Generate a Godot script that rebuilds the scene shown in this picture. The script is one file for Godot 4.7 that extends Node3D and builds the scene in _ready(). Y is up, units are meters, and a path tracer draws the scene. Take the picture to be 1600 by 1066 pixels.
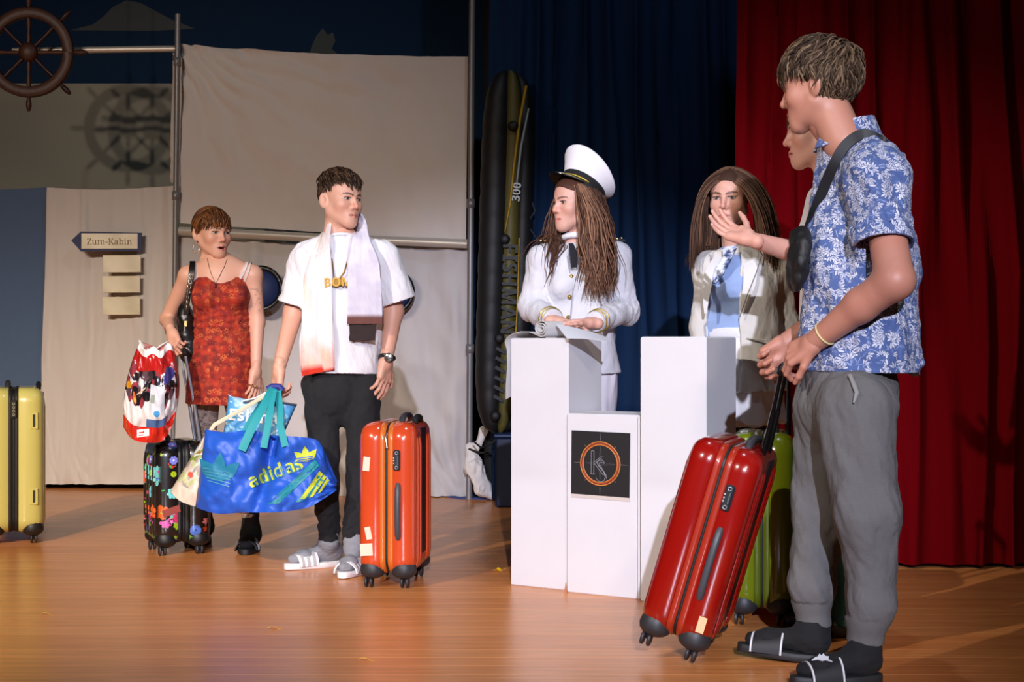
extends Node3D
# A school stage: six people with their luggage, white plinths, a captain, curtains and a cloth set.
# Units are metres, y is up, the camera looks along -z from 1.02 m above the stage floor.

const FOCAL := 2400.0
const EYE := 1.02

# ---------------------------------------------------------------- measured point: picture x, y and distance in front of the camera
func at(px: float, py: float, d: float) -> Vector3:
	return Vector3((px - 800.0) * d / FOCAL, EYE - (py - 533.0) * d / FOCAL, -d)

# sRGB 0-255 to linear (vertex colours)
static func lin(r: float, g: float, b: float) -> Color:
	return Color(r / 255.0, g / 255.0, b / 255.0).srgb_to_linear()

static func rgb(r: float, g: float, b: float) -> Color:
	return Color(r / 255.0, g / 255.0, b / 255.0)

# ---------------------------------------------------------------- implicit surfaces, meshed as surface nets
class Prim:
	var kind := 0
	var op := 0
	var k := 0.02
	var a := Vector3.ZERO
	var b := Vector3.ZERO
	var ra := 0.1
	var rb := 0.1
	var r := Vector3.ONE
	var inv := Transform3D.IDENTITY
	var flat := 0
	var fac := 1.0
	var lo := Vector3.ZERO
	var hi := Vector3.ZERO

class Field:
	var cell := 0.01
	var prims: Array[Prim] = []
	var origin := Vector3.ZERO
	var place := Transform3D.IDENTITY
	var cuts := []
	var calm := []          # [centre, axis, half width, reach]: the folds die out there, so hems stay clean
	var disp = null
	var tint = null
	var verts := PackedVector3Array()
	var norms := PackedVector3Array()
	var cols := PackedColorArray()
	var index := PackedInt32Array()

	func _init(c: float, o := Vector3.ZERO) -> void:
		cell = c
		origin = o

	func cone(a: Vector3, b: Vector3, ra: float, rb: float, k := 0.02, op := 0, flat := 0) -> void:
		var p := Prim.new()
		p.a = a
		p.b = b
		p.ra = ra
		p.rb = rb
		p.k = k
		p.op = op
		p.flat = flat
		var m := maxf(ra, rb)
		p.lo = a.min(b) - Vector3.ONE * m
		p.hi = a.max(b) + Vector3.ONE * m
		prims.append(p)

	func ball(c: Vector3, r: float, k := 0.02, op := 0) -> void:
		cone(c, c + Vector3(0, 0.0001, 0), r, r, k, op)

	# a cone whose section is an ellipse: bas.z is the axis along which it is squashed by sq
	func oval(a: Vector3, b: Vector3, ra: float, rb: float, bas: Basis, sq: float, k := 0.03, op := 0, flat := 0) -> void:
		var p := Prim.new()
		p.kind = 0
		var fwd := Transform3D(bas * Basis.from_scale(Vector3(1, 1, sq)), a)
		p.inv = fwd.affine_inverse()
		p.a = Vector3.ZERO
		p.b = p.inv * b
		p.ra = ra
		p.rb = rb
		p.k = k
		p.op = op
		p.flat = flat
		p.fac = 0.5 + 0.5 * sq
		var m := maxf(ra, rb)
		p.lo = a.min(b) - Vector3.ONE * m
		p.hi = a.max(b) + Vector3.ONE * m
		prims.append(p)

	func ell(c: Vector3, r: Vector3, k := 0.02, op := 0, bas := Basis.IDENTITY) -> void:
		var p := Prim.new()
		p.kind = 1
		p.inv = Transform3D(bas, c).affine_inverse()
		p.r = r
		p.k = k
		p.op = op
		var e := Vector3(absf(bas.x.x) * r.x + absf(bas.y.x) * r.y + absf(bas.z.x) * r.z, absf(bas.x.y) * r.x + absf(bas.y.y) * r.y + absf(bas.z.y) * r.z, absf(bas.x.z) * r.x + absf(bas.y.z) * r.y + absf(bas.z.z) * r.z)
		p.lo = c - e
		p.hi = c + e
		prims.append(p)

	func box(c: Vector3, half: Vector3, round: float, k := 0.01, op := 0, bas := Basis.IDENTITY) -> void:
		ell(c, half, k, op, bas)
		var p: Prim = prims[-1]
		p.kind = 2
		p.ra = round

	func cut(n: Vector3, through: Vector3) -> void:
		cuts.append([n.normalized(), n.normalized().dot(through)])

	# value of the smooth field at one point (without folds)
	func probe(p: Vector3) -> float:
		var v := 1.0
		for pr in prims:
			var q: Vector3 = pr.inv * p
			var d := 0.0
			if pr.kind == 0:
				var pa := q - pr.a
				var ba := pr.b - pr.a
				var h := pa.dot(ba) / maxf(ba.length_squared(), 1e-12)
				var t := clampf(h, 0.0, 1.0)
				d = ((pa - ba * t).length() - pr.ra - (pr.rb - pr.ra) * t) * pr.fac
			elif pr.kind == 1:
				var k0 := (q / pr.r).length()
				d = k0 * (k0 - 1.0) / maxf((q / (pr.r * pr.r)).length(), 1e-5)
			else:
				continue
			var sgn := 1.0 if pr.op == 0 else -1.0
			if pr.op == 1:
				v = -v
			var w := maxf(pr.k - absf(v - d), 0.0)
			v = minf(v, d) - w * w * 0.25 / maxf(pr.k, 1e-6)
			v *= sgn
		for c in cuts:
			v = maxf(v, p.dot(c[0]) - c[1])
		return v

	func run() -> void:
		var lo := Vector3.ONE * 1e6
		var hi := -lo
		for p in prims:
			if p.op == 0:
				lo = lo.min(p.lo)
				hi = hi.max(p.hi)
		lo -= Vector3.ONE * cell * 4.0
		hi += Vector3.ONE * cell * 4.0
		var nx := int(ceil((hi.x - lo.x) / cell)) + 1
		var ny := int(ceil((hi.y - lo.y) / cell)) + 1
		var nz := int(ceil((hi.z - lo.z) / cell)) + 1
		var val := PackedFloat32Array()
		val.resize(nx * ny * nz)
		val.fill(1.0)
		var nxy := nx * ny
		for p in prims:
			var m := Vector3.ONE * (p.k + cell * 2.5)
			var i0 := ((p.lo - m - lo) / cell).floor()
			var i1 := ((p.hi + m - lo) / cell).ceil()
			var x0 := maxi(int(i0.x), 0)
			var y0 := maxi(int(i0.y), 0)
			var z0 := maxi(int(i0.z), 0)
			var x1 := mini(int(i1.x), nx - 1)
			var y1 := mini(int(i1.y), ny - 1)
			var z1 := mini(int(i1.z), nz - 1)
			var step: Vector3 = p.inv.basis.x * cell
			var a := p.a
			var ba := p.b - p.a
			var bl := ba.length()
			var bb := 1.0 / maxf(ba.length_squared(), 1e-12)
			var ra := p.ra
			var dr := p.rb - p.ra
			var k := p.k
			var kind := p.kind
			var op := p.op
			var flat := p.flat
			var fac := p.fac
			var r := p.r
			var ir := Vector3.ONE / r
			for z in range(z0, z1 + 1):
				for y in range(y0, y1 + 1):
					var q: Vector3 = p.inv * (lo + Vector3(x0, y, z) * cell)
					var i := z * nxy + y * nx + x0
					for x in range(x0, x1 + 1):
						var d := 0.0
						if kind == 0:
							var pa := q - a
							var h := pa.dot(ba) * bb
							var t := clampf(h, 0.0, 1.0)
							d = (pa - ba * t).length() - ra - dr * t
							if flat:
								if flat & 1:
									d = maxf(d, (h - 1.0) * bl)
								if flat & 2:
									d = maxf(d, -h * bl)
							d *= fac
						elif kind == 1:
							var q1 := q * ir
							var k0 := q1.length()
							if k0 < 1e-5:
								d = -minf(r.x, minf(r.y, r.z))
							else:
								d = k0 * (k0 - 1.0) / (q1 * ir).length()
						else:
							var qa := q.abs() - r + Vector3(ra, ra, ra)
							d = qa.max(Vector3.ZERO).length() + minf(maxf(qa.x, maxf(qa.y, qa.z)), 0.0) - ra
						var v := val[i]
						if op == 0:
							var w := k - absf(v - d)
							if w > 0.0:
								val[i] = minf(v, d) - w * w * 0.25 / k
							elif d < v:
								val[i] = d
						else:
							d = -d
							var w := k - absf(v - d)
							if w > 0.0:
								val[i] = maxf(v, d) + w * w * 0.25 / k
							elif d > v:
								val[i] = d
						i += 1
						q += step
		var near := cell * 3.5
		if cuts.size() or disp != null:
			var i := 0
			for z in nz:
				for y in ny:
					for x in nx:
						var v := val[i]
						if v < 0.08 and v > -0.2:
							var p := lo + Vector3(x, y, z) * cell
							if disp != null and v > -0.08:
								var w := 1.0
								for c in calm:
									var q: Vector3 = p - c[0]
									var reach := clampf((c[3] - q.length()) / (c[3] * 0.4), 0.0, 1.0)
									w = minf(w, lerpf(1.0, clampf(absf(q.dot(c[1])) / c[2], 0.0, 1.0), reach))
								v += disp.call(p) * w
							for c in cuts:
								v = maxf(v, p.dot(c[0]) - c[1])
							val[i] = v
						i += 1
		# surface nets
		var id := PackedInt32Array()
		id.resize(nx * ny * nz)
		id.fill(-1)
		var where := PackedInt32Array()
		var off := [0, 1, nx, nx + 1, nxy, nxy + 1, nxy + nx, nxy + nx + 1]
		var o1: int = off[1]
		var o2: int = off[2]
		var o3: int = off[3]
		var o4: int = off[4]
		var o5: int = off[5]
		var o6: int = off[6]
		var o7: int = off[7]
		for z in nz - 1:
			for y in ny - 1:
				var i := z * nxy + y * nx - 1
				for x in nx - 1:
					i += 1
					var v0 := val[i]
					if v0 > near or v0 < -near:
						continue
					var v1 := val[i + o1]
					var v2 := val[i + o2]
					var v3 := val[i + o3]
					var v4 := val[i + o4]
					var v5 := val[i + o5]
					var v6 := val[i + o6]
					var v7 := val[i + o7]
					var mn := minf(minf(minf(v0, v1), minf(v2, v3)), minf(minf(v4, v5), minf(v6, v7)))
					var mx := maxf(maxf(maxf(v0, v1), maxf(v2, v3)), maxf(maxf(v4, v5), maxf(v6, v7)))
					if mn >= 0.0 or mx < 0.0:
						continue
					var s := Vector3.ZERO
					var n := 0
					if (v0 < 0.0) != (v1 < 0.0):
						s += Vector3(v0 / (v0 - v1), 0, 0)
						n += 1
					if (v2 < 0.0) != (v3 < 0.0):
						s += Vector3(v2 / (v2 - v3), 1, 0)
						n += 1
					if (v4 < 0.0) != (v5 < 0.0):
						s += Vector3(v4 / (v4 - v5), 0, 1)
						n += 1
					if (v6 < 0.0) != (v7 < 0.0):
						s += Vector3(v6 / (v6 - v7), 1, 1)
						n += 1
					if (v0 < 0.0) != (v2 < 0.0):
						s += Vector3(0, v0 / (v0 - v2), 0)
						n += 1
					if (v1 < 0.0) != (v3 < 0.0):
						s += Vector3(1, v1 / (v1 - v3), 0)
						n += 1
					if (v4 < 0.0) != (v6 < 0.0):
						s += Vector3(0, v4 / (v4 - v6), 1)
						n += 1
					if (v5 < 0.0) != (v7 < 0.0):
						s += Vector3(1, v5 / (v5 - v7), 1)
						n += 1
					if (v0 < 0.0) != (v4 < 0.0):
						s += Vector3(0, 0, v0 / (v0 - v4))
						n += 1
					if (v1 < 0.0) != (v5 < 0.0):
						s += Vector3(1, 0, v1 / (v1 - v5))
						n += 1
					if (v2 < 0.0) != (v6 < 0.0):
						s += Vector3(0, 1, v2 / (v2 - v6))
						n += 1
					if (v3 < 0.0) != (v7 < 0.0):
						s += Vector3(1, 1, v3 / (v3 - v7))
						n += 1
					var p := lo + (Vector3(x, y, z) + s / n) * cell
					var g := Vector3(v1 + v3 + v5 + v7 - v0 - v2 - v4 - v6, v2 + v3 + v6 + v7 - v0 - v1 - v4 - v5, v4 + v5 + v6 + v7 - v0 - v1 - v2 - v3).normalized()
					id[i] = verts.size()
					where.append(i)
					if tint != null:
						cols.append(tint.call(p, g))
					verts.append(place * p - origin)
					norms.append((place.basis * g).normalized())
		var steps := [[1, nx, nxy], [nx, nxy, 1], [nxy, 1, nx]]
		for i in where:
			for e in steps:
				var va := val[i]
				var vb := val[i + e[0]]
				if (va < 0.0) == (vb < 0.0):
					continue
				var c0 := id[i]
				var c1 := id[i - e[1]]
				var c2 := id[i - e[1] - e[2]]
				var c3 := id[i - e[2]]
				if c1 < 0 or c2 < 0 or c3 < 0:
					continue
				if va < 0.0:
					index.append_array(PackedInt32Array([c0, c2, c1, c0, c3, c2]))
				else:
					index.append_array(PackedInt32Array([c0, c1, c2, c0, c2, c3]))

# where the line of sight through a measured point meets a field, moved out by off
func on(f: Field, px: float, py: float, d0: float, off := 0.006) -> Vector3:
	var d := d0 - 0.35
	for i in 140:
		if f.probe(at(px, py, d)) < 0.0:
			break
		d += 0.005
	if d > d0 + 0.34:
		d = d0
	return at(px, py, d - off)

var jobs := []          # [Field, MeshInstance3D]
func grow(f: Field, o: MeshInstance3D) -> void:
	jobs.append([f, o])

func run_job(i: int) -> void:
	jobs[i][0].run()

func run_jobs() -> void:
	var t := WorkerThreadPool.add_group_task(run_job, jobs.size(), -1, true)
	WorkerThreadPool.wait_for_group_task_completion(t)
	var by := {}
	var order := []
	for j in jobs:
		if not by.has(j[1]):
			by[j[1]] = []
			order.append(j[1])
		by[j[1]].append(j[0])
	for o in order:
		var v := PackedVector3Array()
		var n := PackedVector3Array()
		var c := PackedColorArray()
		var ix := PackedInt32Array()
		for f in by[o]:
			var base := v.size()
			v.append_array(f.verts)
			n.append_array(f.norms)
			if f.cols.size() == f.verts.size():
				c.append_array(f.cols)
			else:
				var w := PackedColorArray()
				w.resize(f.verts.size())
				w.fill(Color.WHITE)
				c.append_array(w)
			for q in f.index:
				ix.append(q + base)
		var arr := []
		arr.resize(Mesh.ARRAY_MAX)
		arr[Mesh.ARRAY_VERTEX] = v
		arr[Mesh.ARRAY_NORMAL] = n
		arr[Mesh.ARRAY_COLOR] = c
		arr[Mesh.ARRAY_INDEX] = ix
		var m := ArrayMesh.new()
		m.add_surface_from_arrays(Mesh.PRIMITIVE_TRIANGLES, arr)
		o.mesh = m

# ---------------------------------------------------------------- explicit meshes
class Shape:
	var v := PackedVector3Array()
	var uv := PackedVector2Array()
	var col := PackedColorArray()
	var grp := PackedInt32Array()
	var mark := 0
	var tone := Color.WHITE
	var smooth := 1

	func tri(a: Vector3, b: Vector3, c: Vector3, ua := Vector2.ZERO, ub := Vector2.ZERO, uc := Vector2.ZERO) -> void:
		v.append(a)
		v.append(b)
		v.append(c)
		uv.append(ua)
		uv.append(ub)
		uv.append(uc)
		col.append(tone)
		col.append(tone)
		col.append(tone)
		grp.append(smooth)

	func quad(a: Vector3, b: Vector3, c: Vector3, d: Vector3) -> void:
		tri(a, b, c)
		tri(a, c, d)

	func begin() -> void:
		mark = v.size()

	# turns the triangles added since begin() so that they face outwards
	func end() -> void:
		var mid := Vector3.ZERO
		for i in range(mark, v.size()):
			mid += v[i]
		mid /= maxf(1.0, v.size() - mark)
		var vol := 0.0
		for i in range(mark, v.size(), 3):
			vol += (v[i] - mid).dot((v[i + 1] - mid).cross(v[i + 2] - mid))
		if vol > 0.0:
			for i in range(mark, v.size(), 3):
				var t := v[i + 1]
				v[i + 1] = v[i + 2]
				v[i + 2] = t
				var u := uv[i + 1]
				uv[i + 1] = uv[i + 2]
				uv[i + 2] = u
				var cc := col[i + 1]
				col[i + 1] = col[i + 2]
				col[i + 2] = cc

	# a closed grid of points: rows of equal length; ring closes each row; caps close the first and last row
	func loft(rows: Array, ring := true, caps := true, cap_flat := true, uvs := []) -> void:
		begin()
		var n: int = rows[0].size()
		var last := n if ring else n - 1
		for r in rows.size() - 1:
			for i in last:
				var j := (i + 1) % n
				var ua := Vector2(float(i) / last, float(r) / (rows.size() - 1))
				var ub := Vector2(float(i + 1) / last, ua.y)
				var uc := Vector2(ub.x, float(r + 1) / (rows.size() - 1))
				var ud := Vector2(ua.x, uc.y)
				tri(rows[r][i], rows[r][j], rows[r + 1][j], ua, ub, uc)
				tri(rows[r][i], rows[r + 1][j], rows[r + 1][i], ua, uc, ud)
		if caps:
			var keep := smooth
			if cap_flat:
				smooth += 1
			for e in 2:
				var row = rows[0] if e == 0 else rows[-1]
				var c := Vector3.ZERO
				for p in row:
					c += p
				c /= n
				for i in n:
					if e == 0:
						tri(c, row[(i + 1) % n], row[i], Vector2(0.5, 0), Vector2(0.5, 0), Vector2(0.5, 0))
					else:
						tri(c, row[i], row[(i + 1) % n], Vector2(0.5, 1), Vector2(0.5, 1), Vector2(0.5, 1))
			smooth = keep
		end()

	func tube(pts: Array, radii, sides := 8, flatten := 1.0, along := Vector3.ZERO) -> void:
		var rows := []
		var t0: Vector3 = (pts[1] - pts[0]).normalized()
		var side := t0.cross(Vector3.UP if absf(t0.y) < 0.9 else Vector3.RIGHT).normalized()
		if along != Vector3.ZERO:
			side = along
		for i in pts.size():
			var t: Vector3 = (pts[mini(i + 1, pts.size() - 1)] - pts[maxi(i - 1, 0)]).normalized()
			side = (side - t * side.dot(t)).normalized()
			var up := t.cross(side)
			var r: float = radii[i] if radii is Array or radii is PackedFloat32Array else radii
			var row := []
			for s in sides:
				var an := TAU * s / sides
				row.append(pts[i] + side * cos(an) * r + up * sin(an) * r * flatten)
			rows.append(row)
		loft(rows)

	func ringtube(c: Vector3, bas: Basis, rx: float, ry: float, r: float, seg := 32, sides := 8) -> void:
		begin()
		for i in seg:
			for s in sides:
				var q := []
				for e in [[0, 0], [1, 0], [1, 1], [0, 1]]:
					var an: float = TAU * (i + e[0]) / seg
					var bn: float = TAU * (s + e[1]) / sides
					var dir := Vector3(cos(an), sin(an), 0)
					q.append(c + bas * (Vector3(cos(an) * rx, sin(an) * ry, 0) + dir * cos(bn) * r + Vector3(0, 0, sin(bn) * r)))
				quad(q[0], q[1], q[2], q[3])
		end()

	# box with chamfered edges
	func block(c: Vector3, size: Vector3, ch := 0.003, bas := Basis.IDENTITY) -> void:
		begin()
		var h := size / 2.0
		var k := smooth
		smooth = -1
		ch = minf(ch, minf(h.x, minf(h.y, h.z)) * 0.9)
		var P := func(sx: int, sy: int, sz: int, ax: int) -> Vector3:
			var p := Vector3(sx * (h.x - (0.0 if ax == 0 else ch)), sy * (h.y - (0.0 if ax == 1 else ch)), sz * (h.z - (0.0 if ax == 2 else ch)))
			return c + bas * p
		for s in [-1, 1]:
			_q(P.call(s, -1, -1, 0), P.call(s, 1, -1, 0), P.call(s, 1, 1, 0), P.call(s, -1, 1, 0), bas.x * s)
			_q(P.call(-1, s, -1, 1), P.call(1, s, -1, 1), P.call(1, s, 1, 1), P.call(-1, s, 1, 1), bas.y * s)
			_q(P.call(-1, -1, s, 2), P.call(1, -1, s, 2), P.call(1, 1, s, 2), P.call(-1, 1, s, 2), bas.z * s)
			for t in [-1, 1]:
				_q(P.call(s, t, -1, 0), P.call(s, t, 1, 0), P.call(s, t, 1, 1), P.call(s, t, -1, 1), bas.x * s + bas.y * t)
				_q(P.call(s, -1, t, 0), P.call(s, 1, t, 0), P.call(s, 1, t, 2), P.call(s, -1, t, 2), bas.x * s + bas.z * t)
				_q(P.call(-1, s, t, 1), P.call(1, s, t, 1), P.call(1, s, t, 2), P.call(-1, s, t, 2), bas.y * s + bas.z * t)
				for u in [-1, 1]:
					var a: Vector3 = P.call(s, t, u, 0)
					var b: Vector3 = P.call(s, t, u, 1)
					var d: Vector3 = P.call(s, t, u, 2)
					if (b - a).cross(d - a).dot(bas.x * s + bas.y * t + bas.z * u) > 0.0:
						tri(a, d, b)
					else:
						tri(a, b, d)
		smooth = k

	func _q(a: Vector3, b: Vector3, c: Vector3, d: Vector3, n: Vector3) -> void:
		if (b - a).cross(c - a).dot(n) > 0.0:
			quad(a, d, c, b)
		else:
			quad(a, b, c, d)

	# polygon in the xy plane of xf, from z = 0 to z = depth
	func prism(poly: PackedVector2Array, depth: float, xf := Transform3D.IDENTITY) -> void:
		begin()
		var ids := Geometry2D.triangulate_polygon(poly)
		var k := smooth
		smooth = -1
		for i in range(0, ids.size(), 3):
			var p := [poly[ids[i]], poly[ids[i + 1]], poly[ids[i + 2]]]
			var f := []
			var g := []
			for q in p:
				f.append(xf * Vector3(q.x, q.y, depth))
				g.append(xf * Vector3(q.x, q.y, 0))
			var ccw: bool = (p[1] - p[0]).cross(p[2] - p[0]) > 0.0
			if ccw:
				tri(f[0], f[1], f[2], p[0], p[1], p[2])
				tri(g[0], g[2], g[1], p[0], p[2], p[1])
			else:
				tri(f[0], f[2], f[1], p[0], p[2], p[1])
				tri(g[0], g[1], g[2], p[0], p[1], p[2])
		var area := 0.0
		for i in poly.size():
			area += poly[i].cross(poly[(i + 1) % poly.size()])
		for i in poly.size():
			var p := poly[i]
			var q := poly[(i + 1) % poly.size()]
			if area < 0.0:
				var t := p
				p = q
				q = t
			quad(xf * Vector3(p.x, p.y, 0), xf * Vector3(q.x, q.y, 0), xf * Vector3(q.x, q.y, depth), xf * Vector3(p.x, p.y, depth))
		smooth = k
		end()

	func lathe(profile: Array, xf := Transform3D.IDENTITY, seg := 24, ry := 1.0) -> void:
		var rows := []
		for p in profile:
			var row := []
			for s in seg:
				var an := TAU * s / seg
				row.append(xf * Vector3(cos(an) * p[0], p[1], sin(an) * p[0] * ry))
			rows.append(row)
		loft(rows)

	# a sheet with thickness from a grid of points
	func sheet(rows: Array, thick: float) -> void:
		begin()
		var nr: int = rows.size()
		var nc: int = rows[0].size()
		var back := []
		for r in nr:
			var line := []
			for c in nc:
				var du: Vector3 = rows[r][mini(c + 1, nc - 1)] - rows[r][maxi(c - 1, 0)]
				var dv: Vector3 = rows[mini(r + 1, nr - 1)][c] - rows[maxi(r - 1, 0)][c]
				line.append(rows[r][c] + du.cross(dv).normalized() * thick)
			back.append(line)
		for r in nr - 1:
			for c in nc - 1:
				var ua := Vector2(float(c) / (nc - 1), float(r) / (nr - 1))
				var ud := Vector2(float(c + 1) / (nc - 1), float(r + 1) / (nr - 1))
				var ub := Vector2(ud.x, ua.y)
				var uc := Vector2(ua.x, ud.y)
				tri(rows[r][c], rows[r][c + 1], rows[r + 1][c + 1], ua, ub, ud)
				tri(rows[r][c], rows[r + 1][c + 1], rows[r + 1][c], ua, ud, uc)
				tri(back[r][c], back[r + 1][c + 1], back[r][c + 1], ua, ud, ub)
				tri(back[r][c], back[r + 1][c], back[r + 1][c + 1], ua, uc, ud)
		var k := smooth
		smooth = k + 1
		for r in nr - 1:
			quad(rows[r][0], rows[r + 1][0], back[r + 1][0], back[r][0])
			quad(rows[r][nc - 1], back[r][nc - 1], back[r + 1][nc - 1], rows[r + 1][nc - 1])
		for c in nc - 1:
			quad(rows[0][c], back[0][c], back[0][c + 1], rows[0][c + 1])
			quad(rows[nr - 1][c], rows[nr - 1][c + 1], back[nr - 1][c + 1], back[nr - 1][c])
		smooth = k
		end()

	func mesh() -> ArrayMesh:
		var st := SurfaceTool.new()
		st.begin(Mesh.PRIMITIVE_TRIANGLES)
		for t in grp.size():
			st.set_smooth_group(grp[t])
			for e in 3:
				var i := t * 3 + e
				st.set_color(col[i])
				st.set_uv(uv[i])
				st.add_vertex(v[i])
		st.generate_normals()
		st.index()
		return st.commit()

func put(called: String, s: Shape, m: Material, parent: Node3D = null) -> MeshInstance3D:
	var o := MeshInstance3D.new()
	o.name = called
	o.mesh = s.mesh()
	o.material_override = m
	(parent if parent else self).add_child(o, true)
	return o

func soft(called: String, m: Material, parent: Node3D) -> MeshInstance3D:
	var o := MeshInstance3D.new()
	o.name = called
	o.material_override = m
	parent.add_child(o, true)
	return o

var used := {}
func numbered(called: String) -> String:
	var n: int = used.get(called, 0)
	used[called] = n + 1
	return called if n == 0 else "%s_%03d" % [called, n]

func thing(called: String, label: String, category: String, where := Vector3.ZERO, group := "") -> Node3D:
	var o := Node3D.new()
	o.name = numbered(called)
	add_child(o)
	o.position = where
	tag(o, label, category, group)
	return o

func tag(o: Node, label: String, category: String, group := "", kind := "") -> void:
	if label:
		o.set_meta("label", label)
	if category:
		o.set_meta("category", category)
	if group:
		o.set_meta("group", group)
	if kind:
		o.set_meta("kind", kind)

# ---------------------------------------------------------------- materials and textures
func mat(c: Color, rough := 0.7, metal := 0.0) -> StandardMaterial3D:
	var m := StandardMaterial3D.new()
	m.albedo_color = c
	m.roughness = rough
	m.metallic = metal
	return m

func vmat(rough := 0.7) -> StandardMaterial3D:
	var m := mat(Color.WHITE, rough)
	m.vertex_color_use_as_albedo = true
	return m

func noise_tex(freq: float, seed_: int, size := 256, octaves := 4, ramp: Gradient = null) -> NoiseTexture2D:
	var n := FastNoiseLite.new()
	n.seed = seed_
	n.frequency = freq
	n.fractal_octaves = octaves
	var t := NoiseTexture2D.new()
	t.width = size
	t.height = size
	t.seamless = true
	t.noise = n
	t.color_ramp = ramp
	return t

var weave_tex: NoiseTexture2D
var crumple_tex: NoiseTexture2D
func bump(m: StandardMaterial3D, t: Texture2D, height: float, scale: Vector3) -> StandardMaterial3D:
	m.heightmap_enabled = true
	m.heightmap_texture = t
	m.heightmap_scale = height
	m.uv1_triplanar = true
	m.uv1_scale = scale
	return m

func cloth(c: Color, rough := 0.9) -> StandardMaterial3D:
	var m := bump(mat(c, rough), weave_tex, 0.05, Vector3(9, 9, 9))
	m.rim_enabled = true
	m.rim = 0.1
	m.rim_tint = 0.6
	return m

func two(a: Color, b: Color) -> Gradient:
	var g := Gradient.new()
	g.set_color(0, a)
	g.set_color(1, b)
	return g

# filled ellipse on a wrapping image
func dab(im: Image, cx: float, cy: float, rx: float, ry: float, turn: float, c: Color) -> void:
	var w := im.get_width()
	var h := im.get_height()
	var m := int(ceil(maxf(rx, ry)))
	var ca := cos(turn)
	var sa := sin(turn)
	for y in range(int(cy) - m, int(cy) + m + 1):
		for x in range(int(cx) - m, int(cx) + m + 1):
			var dx := x - cx
			var dy := y - cy
			var u := (dx * ca + dy * sa) / rx
			var t := (-dx * sa + dy * ca) / ry
			if u * u + t * t <= 1.0:
				im.set_pixel(posmod(x, w), posmod(y, h), c)

func blossom(im: Image, cx: float, cy: float, r: float, petals: int, c: Color, heart: Color, turn := 0.0, slim := 0.38) -> void:
	for i in petals:
		var an := turn + TAU * i / petals
		dab(im, cx + cos(an) * r * 0.62, cy + sin(an) * r * 0.62, r * 0.42, r * slim * 0.75, an, c)
	dab(im, cx, cy, r * 0.22, r * 0.22, 0, heart)

# ---------------------------------------------------------------- the scene, in order
func _ready() -> void:
	var cam := Camera3D.new()
	cam.name = "camera"
	cam.position = Vector3(0, EYE, 0)
	cam.fov = rad_to_deg(2.0 * atan(533.0 / FOCAL))
	cam.near = 0.1
	cam.far = 60.0
	add_child(cam)
	cam.make_current()

	var env := Environment.new()
	env.background_mode = Environment.BG_COLOR
	env.background_color = Color(0.0, 0.0, 0.0)
	env.tonemap_mode = Environment.TONE_MAPPER_LINEAR
	env.tonemap_exposure = 1.0
	env.sdfgi_enabled = true
	env.ssao_enabled = true
	env.ssil_enabled = true
	var we := WorldEnvironment.new()
	we.name = "environment"
	we.environment = env
	add_child(we)

	# two stage lanterns on the left gallery bar (warm) and a follow spot at the back of the hall (cool)
	lantern("white", Vector3(-3.9, 5.0, 3.4), Vector3(-3.1, 0.0, -6.8), 15.0, 0.8, 122.0, Color(1.0, 0.94, 0.87), 0.07)
	lantern("cool", Vector3(0.35, 4.0, 6.6), Vector3(0.05, 0.5, -6.6), 8.8, 0.6, 172.0, Color(0.88, 0.90, 1.0), 0.06)
	lantern("pale", Vector3(-4.7, 4.9, 0.6), Vector3(0.4, 0.9, -6.2), 12.5, 0.6, 46.0, Color(1.0, 0.96, 0.92), 0.07)
	lantern("warm", Vector3(-6.1, 4.9, 1.6), Vector3(-2.9, 1.2, -9.6), 17.0, 0.9, 23.0, Color(1.0, 0.92, 0.85), 0.12)
	lantern("amber", Vector3(-4.9, 4.9, 2.4), Vector3(-2.6, 1.2, -9.6), 17.0, 0.9, 23.0, Color(1.0, 0.92, 0.85), 0.12)
	lantern("soft white", Vector3(1.8, 4.9, 3.4), Vector3(0.3, 0.5, -6.4), 16.0, 0.9, 15.0, Color(1.0, 0.90, 0.76), 0.2)
	work_lamp(Vector3(0.9, 5.75, -5.6), 3.0)

	weave_tex = noise_tex(0.09, 3, 256, 3)
	crumple_tex = noise_tex(0.012, 8, 256, 3)
	build_setting()
	build_backdrop()
	build_plinths()
	build_luggage()
	build_woman_in_red()
	build_man_in_tshirt()
	build_captain()
	build_blazer_woman()
	build_waving_man()
	build_tall_man()
	build_bags()
	build_small_things()
	run_jobs()

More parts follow.
